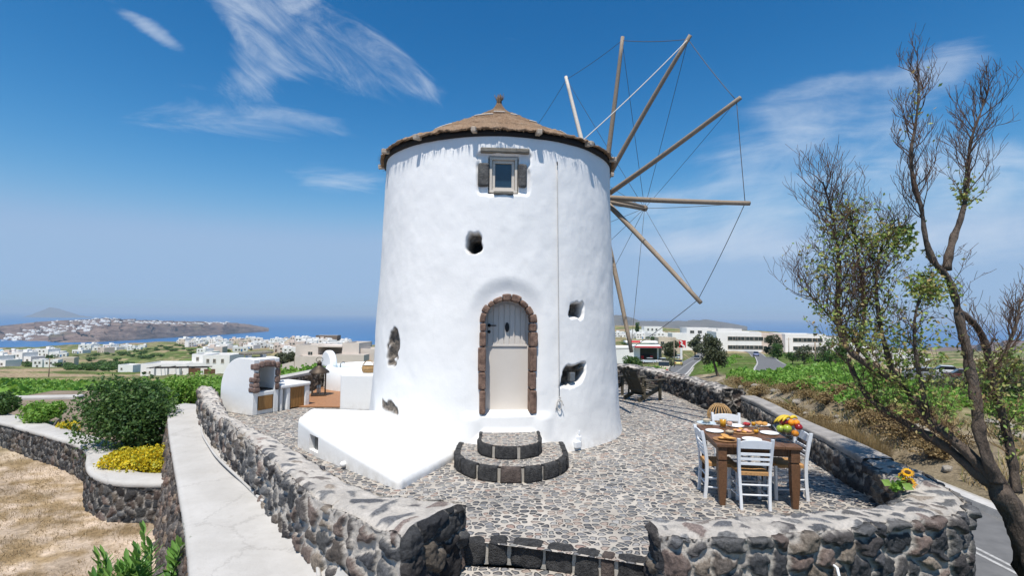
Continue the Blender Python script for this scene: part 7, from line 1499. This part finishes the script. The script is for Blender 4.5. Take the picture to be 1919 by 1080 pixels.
q = at(1207, 500); bld('hill_villa', 'white villa on the hilltop beside the dark conifer', tuple(q+np.array((0, 0, 2.5))), 0, [(0, 18, 0, 10, 7), (-12, 0, 2, 9, 4)], [(4, 0, 4.5, 1.5, 2), (8, 0, 4.5, 1.5, 2), (12, 0, 4.5, 1.5, 2)])
# ------------------------------------------------------------------ petrol station
q = at(1153, 140); GZ_ = CZ-(674-592.5)*140/960; u = 140/960
st = thing('petrol_station', 'petrol station with a red edged white canopy and dark forecourt below the mill sails', 'petrol station', (q[0], q[1], GZ_))
MB().box((3.2, 2.0, .9), (6.6, 6, 5.2)).build('wall', M['house'], st); MB().box((9.6, 7, 1.6), (9, 4, 4.4)).build('shop', M['glassdark'], st)
MB().box((8.8, 1.5, 3.6), (8.2, 8, .55)).build('canopy', M['house'], st); MB().box((8.8, -2.54, 3.62), (8.24, .06, .34)).build('canopy_edge', M['redpaint'], st); MB().box((8.4, 6.0, 4.6), (9, 3, .5)).build('canopy', M['house'], st); MB().box((6.4, 4.45, 4.7), (3.0, .06, .5)).build('canopy_edge', M['redpaint'], st)
for x in (6.2, 11.6): MB().box((x, 0, 1.2), (.35, .35, 4.4)).build('column', M['house'], st)
for x in (7.5, 10.0): MB().box((x, .5, .2), (.7, .5, 1.7)).build('fuel_pump', M['redpaint'], st)
MB().box((7, -4.5, -1.5), (17, .3, 1.5)).build('boundary_wall', M['house_tan'], st)
sg = thing('petrol_sign', 'tall white roadside sign pylon with a red panel and white zigzag', 'sign', tuple(at(1276, 150)-np.array((0, 0, .3)))); MB().box((0, 0, 2.6), (.55, .3, 5.2)).build('post', M['house'], sg); MB().box((.35, 0, 5.6), (2.0, .3, 2.1)).build('panel', M['redpaint'], sg)
MB().prism([(-.95, .95), (-.35, .95), (.15, .45), (-.15, .1), (.75, -.55), (.75, -1.4), (.35, -.9), (-.65, -.05), (-.2, .35)], (.35, -.16, 5.6), (1, 0, 0), (0, 0, 1), (0, -1, 0), .03).build('emblem', M['house'], sg)
# ------------------------------------------------------------------ vehicles
M['tyre'] = mat('tyre', (.02, .02, .02), .85, .2, 10, 30, 0); M['carglass'] = mat('car_glass', (.02, .025, .03), .08, .2, 3, 5, 0, spec=.7); M['taillight'] = mat('tail_lamp', (.40, .015, .015), .3, .1, 5, 5, 0); M['headlight'] = mat('head_lamp', (.70, .70, .68), .2, .1, 5, 5, 0); M['rim'] = mat('wheel_rim', (.45, .45, .46), .35, .1, 5, 5, 0, metal=.8)
def paint(n, c): return mat('paint_'+n, c, .3, .05, 2, 5, 0, spec=.5, coat=.6)
def car(name, label, cat, loc, rotz, colr, kind='car'):
    t = thing(name, label, cat, loc, rotz); W = 1.72; P = paint(name+str(int(loc[0]*10)), colr)   # nose towards +Y
    if kind == 'car': lo_ = [(-2.05, .32), (2.0, .32), (2.08, .6), (1.95, .80), (.95, .90), (-1.9, .94), (-2.08, .75)]; cab = [(-1.75, .92), (.9, .90), (.25, 1.40), (-1.25, 1.43)]
    elif kind == 'van': lo_ = [(-2.2, .35), (2.2, .35), (2.28, .7), (2.05, 1.0), (1.5, 1.08), (-2.2, 1.08)]; cab = [(-2.18, 1.06), (1.48, 1.06), (.9, 1.85), (-2.1, 1.9)]
    else: lo_ = [(-2.4, .4), (2.3, .4), (2.36, .75), (2.2, 1.0), (1.35, 1.05), (-.1, 1.05), (-.1, .98), (-2.4, .98)]; cab = [(-.05, 1.04), (1.3, 1.04), (.85, 1.68), (.1, 1.72)]
    MB().prism(lo_, (-W/2, 0, 0), (0, 1, 0), (0, 0, 1), (1, 0, 0), W).build('body', P, t, bevel=.07)
    MB().prism(cab, (-W/2+.09, 0, 0), (0, 1, 0), (0, 0, 1), (1, 0, 0), W-.18).build('glazing', M['carglass'], t, bevel=.06)
    zt = max(c[1] for c in cab); y0, y1 = cab[3][0], cab[2][0]; MB().box((0, (y0+y1)/2, zt+.005), (W-.26, y1-y0-.06, .06)).build('roof', P, t, bevel=.02)
    for sx in (-1, 1):
        for yy in (-1.3, 1.3):
            w = MB().cyl((sx*(W/2-.17), yy, .32), (sx*(W/2+.02), yy, .32), .32, n=18).build('wheel', M['tyre'], t); MB().cyl((sx*(W/2+.0), yy, .32), (sx*(W/2+.03), yy, .32), .19, n=14).build('rim', M['rim'], w)
        MB().box((sx*.62, lo_[0][0]-.03, .74), (.3, .08, .2)).build('tail_light', M['taillight'], t); MB().box((sx*.6, max(p_[0] for p_ in lo_)-.08, .7), (.34, .1, .16)).build('headlight', M['headlight'], t)
    return t
def on_road(path, i, off, dz): 
    i = min(i, len(path)-2); a = path[i]; d = path[i+1]-a; d = d/np.linalg.norm(d[:2]); nr_ = np.array((d[1], -d[0], 0)); p_ = a+nr_*off; return tuple(p_+np.array((0, 0, dz))), math.atan2(-d[0], d[1])
def ridx(path, y): return int(np.abs(path[:, 1]-y).argmin())
l, a = on_road(_rd, ridx(_rd, 78), -1.05, .01); car('pickup', 'cream pickup seen from behind on the road just beyond the parapet', 'pickup', l, a, (.62, .54, .40), 'pickup')
l, a = on_road(_rd, ridx(_rd, 122), -1.1, .01); car('car', 'yellow car on the road farther down than the pickup', 'car', l, a, (.62, .55, .18))
l, a = on_road(_rd, ridx(_rd, 178), 1.0, .01); car('car', 'dark car coming up the road towards the mill', 'car', l, a+math.pi, (.02, .022, .025))
car('car', 'white car parked under the petrol sign', 'car', tuple(at(1268, 165)), R(20), (.75, .75, .74)); car('car', 'white car parked on the petrol station forecourt edge', 'car', (q[0]+11.5, q[1]-3.2, GZ_-.65), R(80), (.74, .76, .78)); car('car', 'pale blue white car parked left on the forecourt edge', 'car', (q[0]+8.0, q[1]-3.2, GZ_-.65), R(85), (.62, .70, .76))
i = len(_r2)-1
l, a = on_road(_r2, ridx(_r2, 175), 1.4, .06); car('van', 'white van on the far bend of the side road', 'van', tuple(_r2[int(np.abs(959.5+960*_r2[:, 0]/_r2[:, 1]-1376).argmin())]+np.array((0, 0, .06))), R(75), (.76, .76, .75), 'van'); j = int(np.abs(960+960*_r2[:, 0]/_r2[:, 1]-1420).argmin()); l, a = on_road(_r2, j, .6, .06); car('car', 'small blue car coming down the side road', 'car', l, a, (.03, .07, .26))
pk = np.array([at(1690, 66), at(1860, 66), at(1860, 84), at(1690, 84)]); pk[:, 2] = pk[:, 2].max()+.05; struct(MB().add(pk, [(0, 1, 2, 3)]).build('parking_lot', M['asphalt']))
for px, d, c, lb in ((1722, 72, (.25, .26, .27), 'grey car on the parking lot seen left between the branches'), (1762, 75, (.70, .70, .69), 'white car on the parking lot seen between the branches'), (1795, 70, (.10, .02, .02), 'dark red car on the parking lot right of the tall trunk')): p_ = at(px, d); car('car', lb, 'car', (p_[0], p_[1], pk[0, 2]+.01), R(60), c)
def pole(label, px, d, h, arm=False):
    p_ = at(px, d); t = thing('utility_pole', label, 'pole', tuple(p_)); MB().cyl((0, 0, -.3), (0, 0, h), .13, .09, 8).build('post', M['pole'], t); MB().box((0, 0, h-.5), (1.6, .1, .1)).build('crossarm', M['pole'], t); return t
pole('slim utility pole in the fields left beyond the vines', 100, 130, 5.5); pole('utility pole rising beside the petrol station trees', 1263, 112, 6.5); pole('thin dark post in the dip beside the vine slope', 1526, 70, 3.2); pole('utility pole behind the twiggy shrub', 1477, 160, 6)
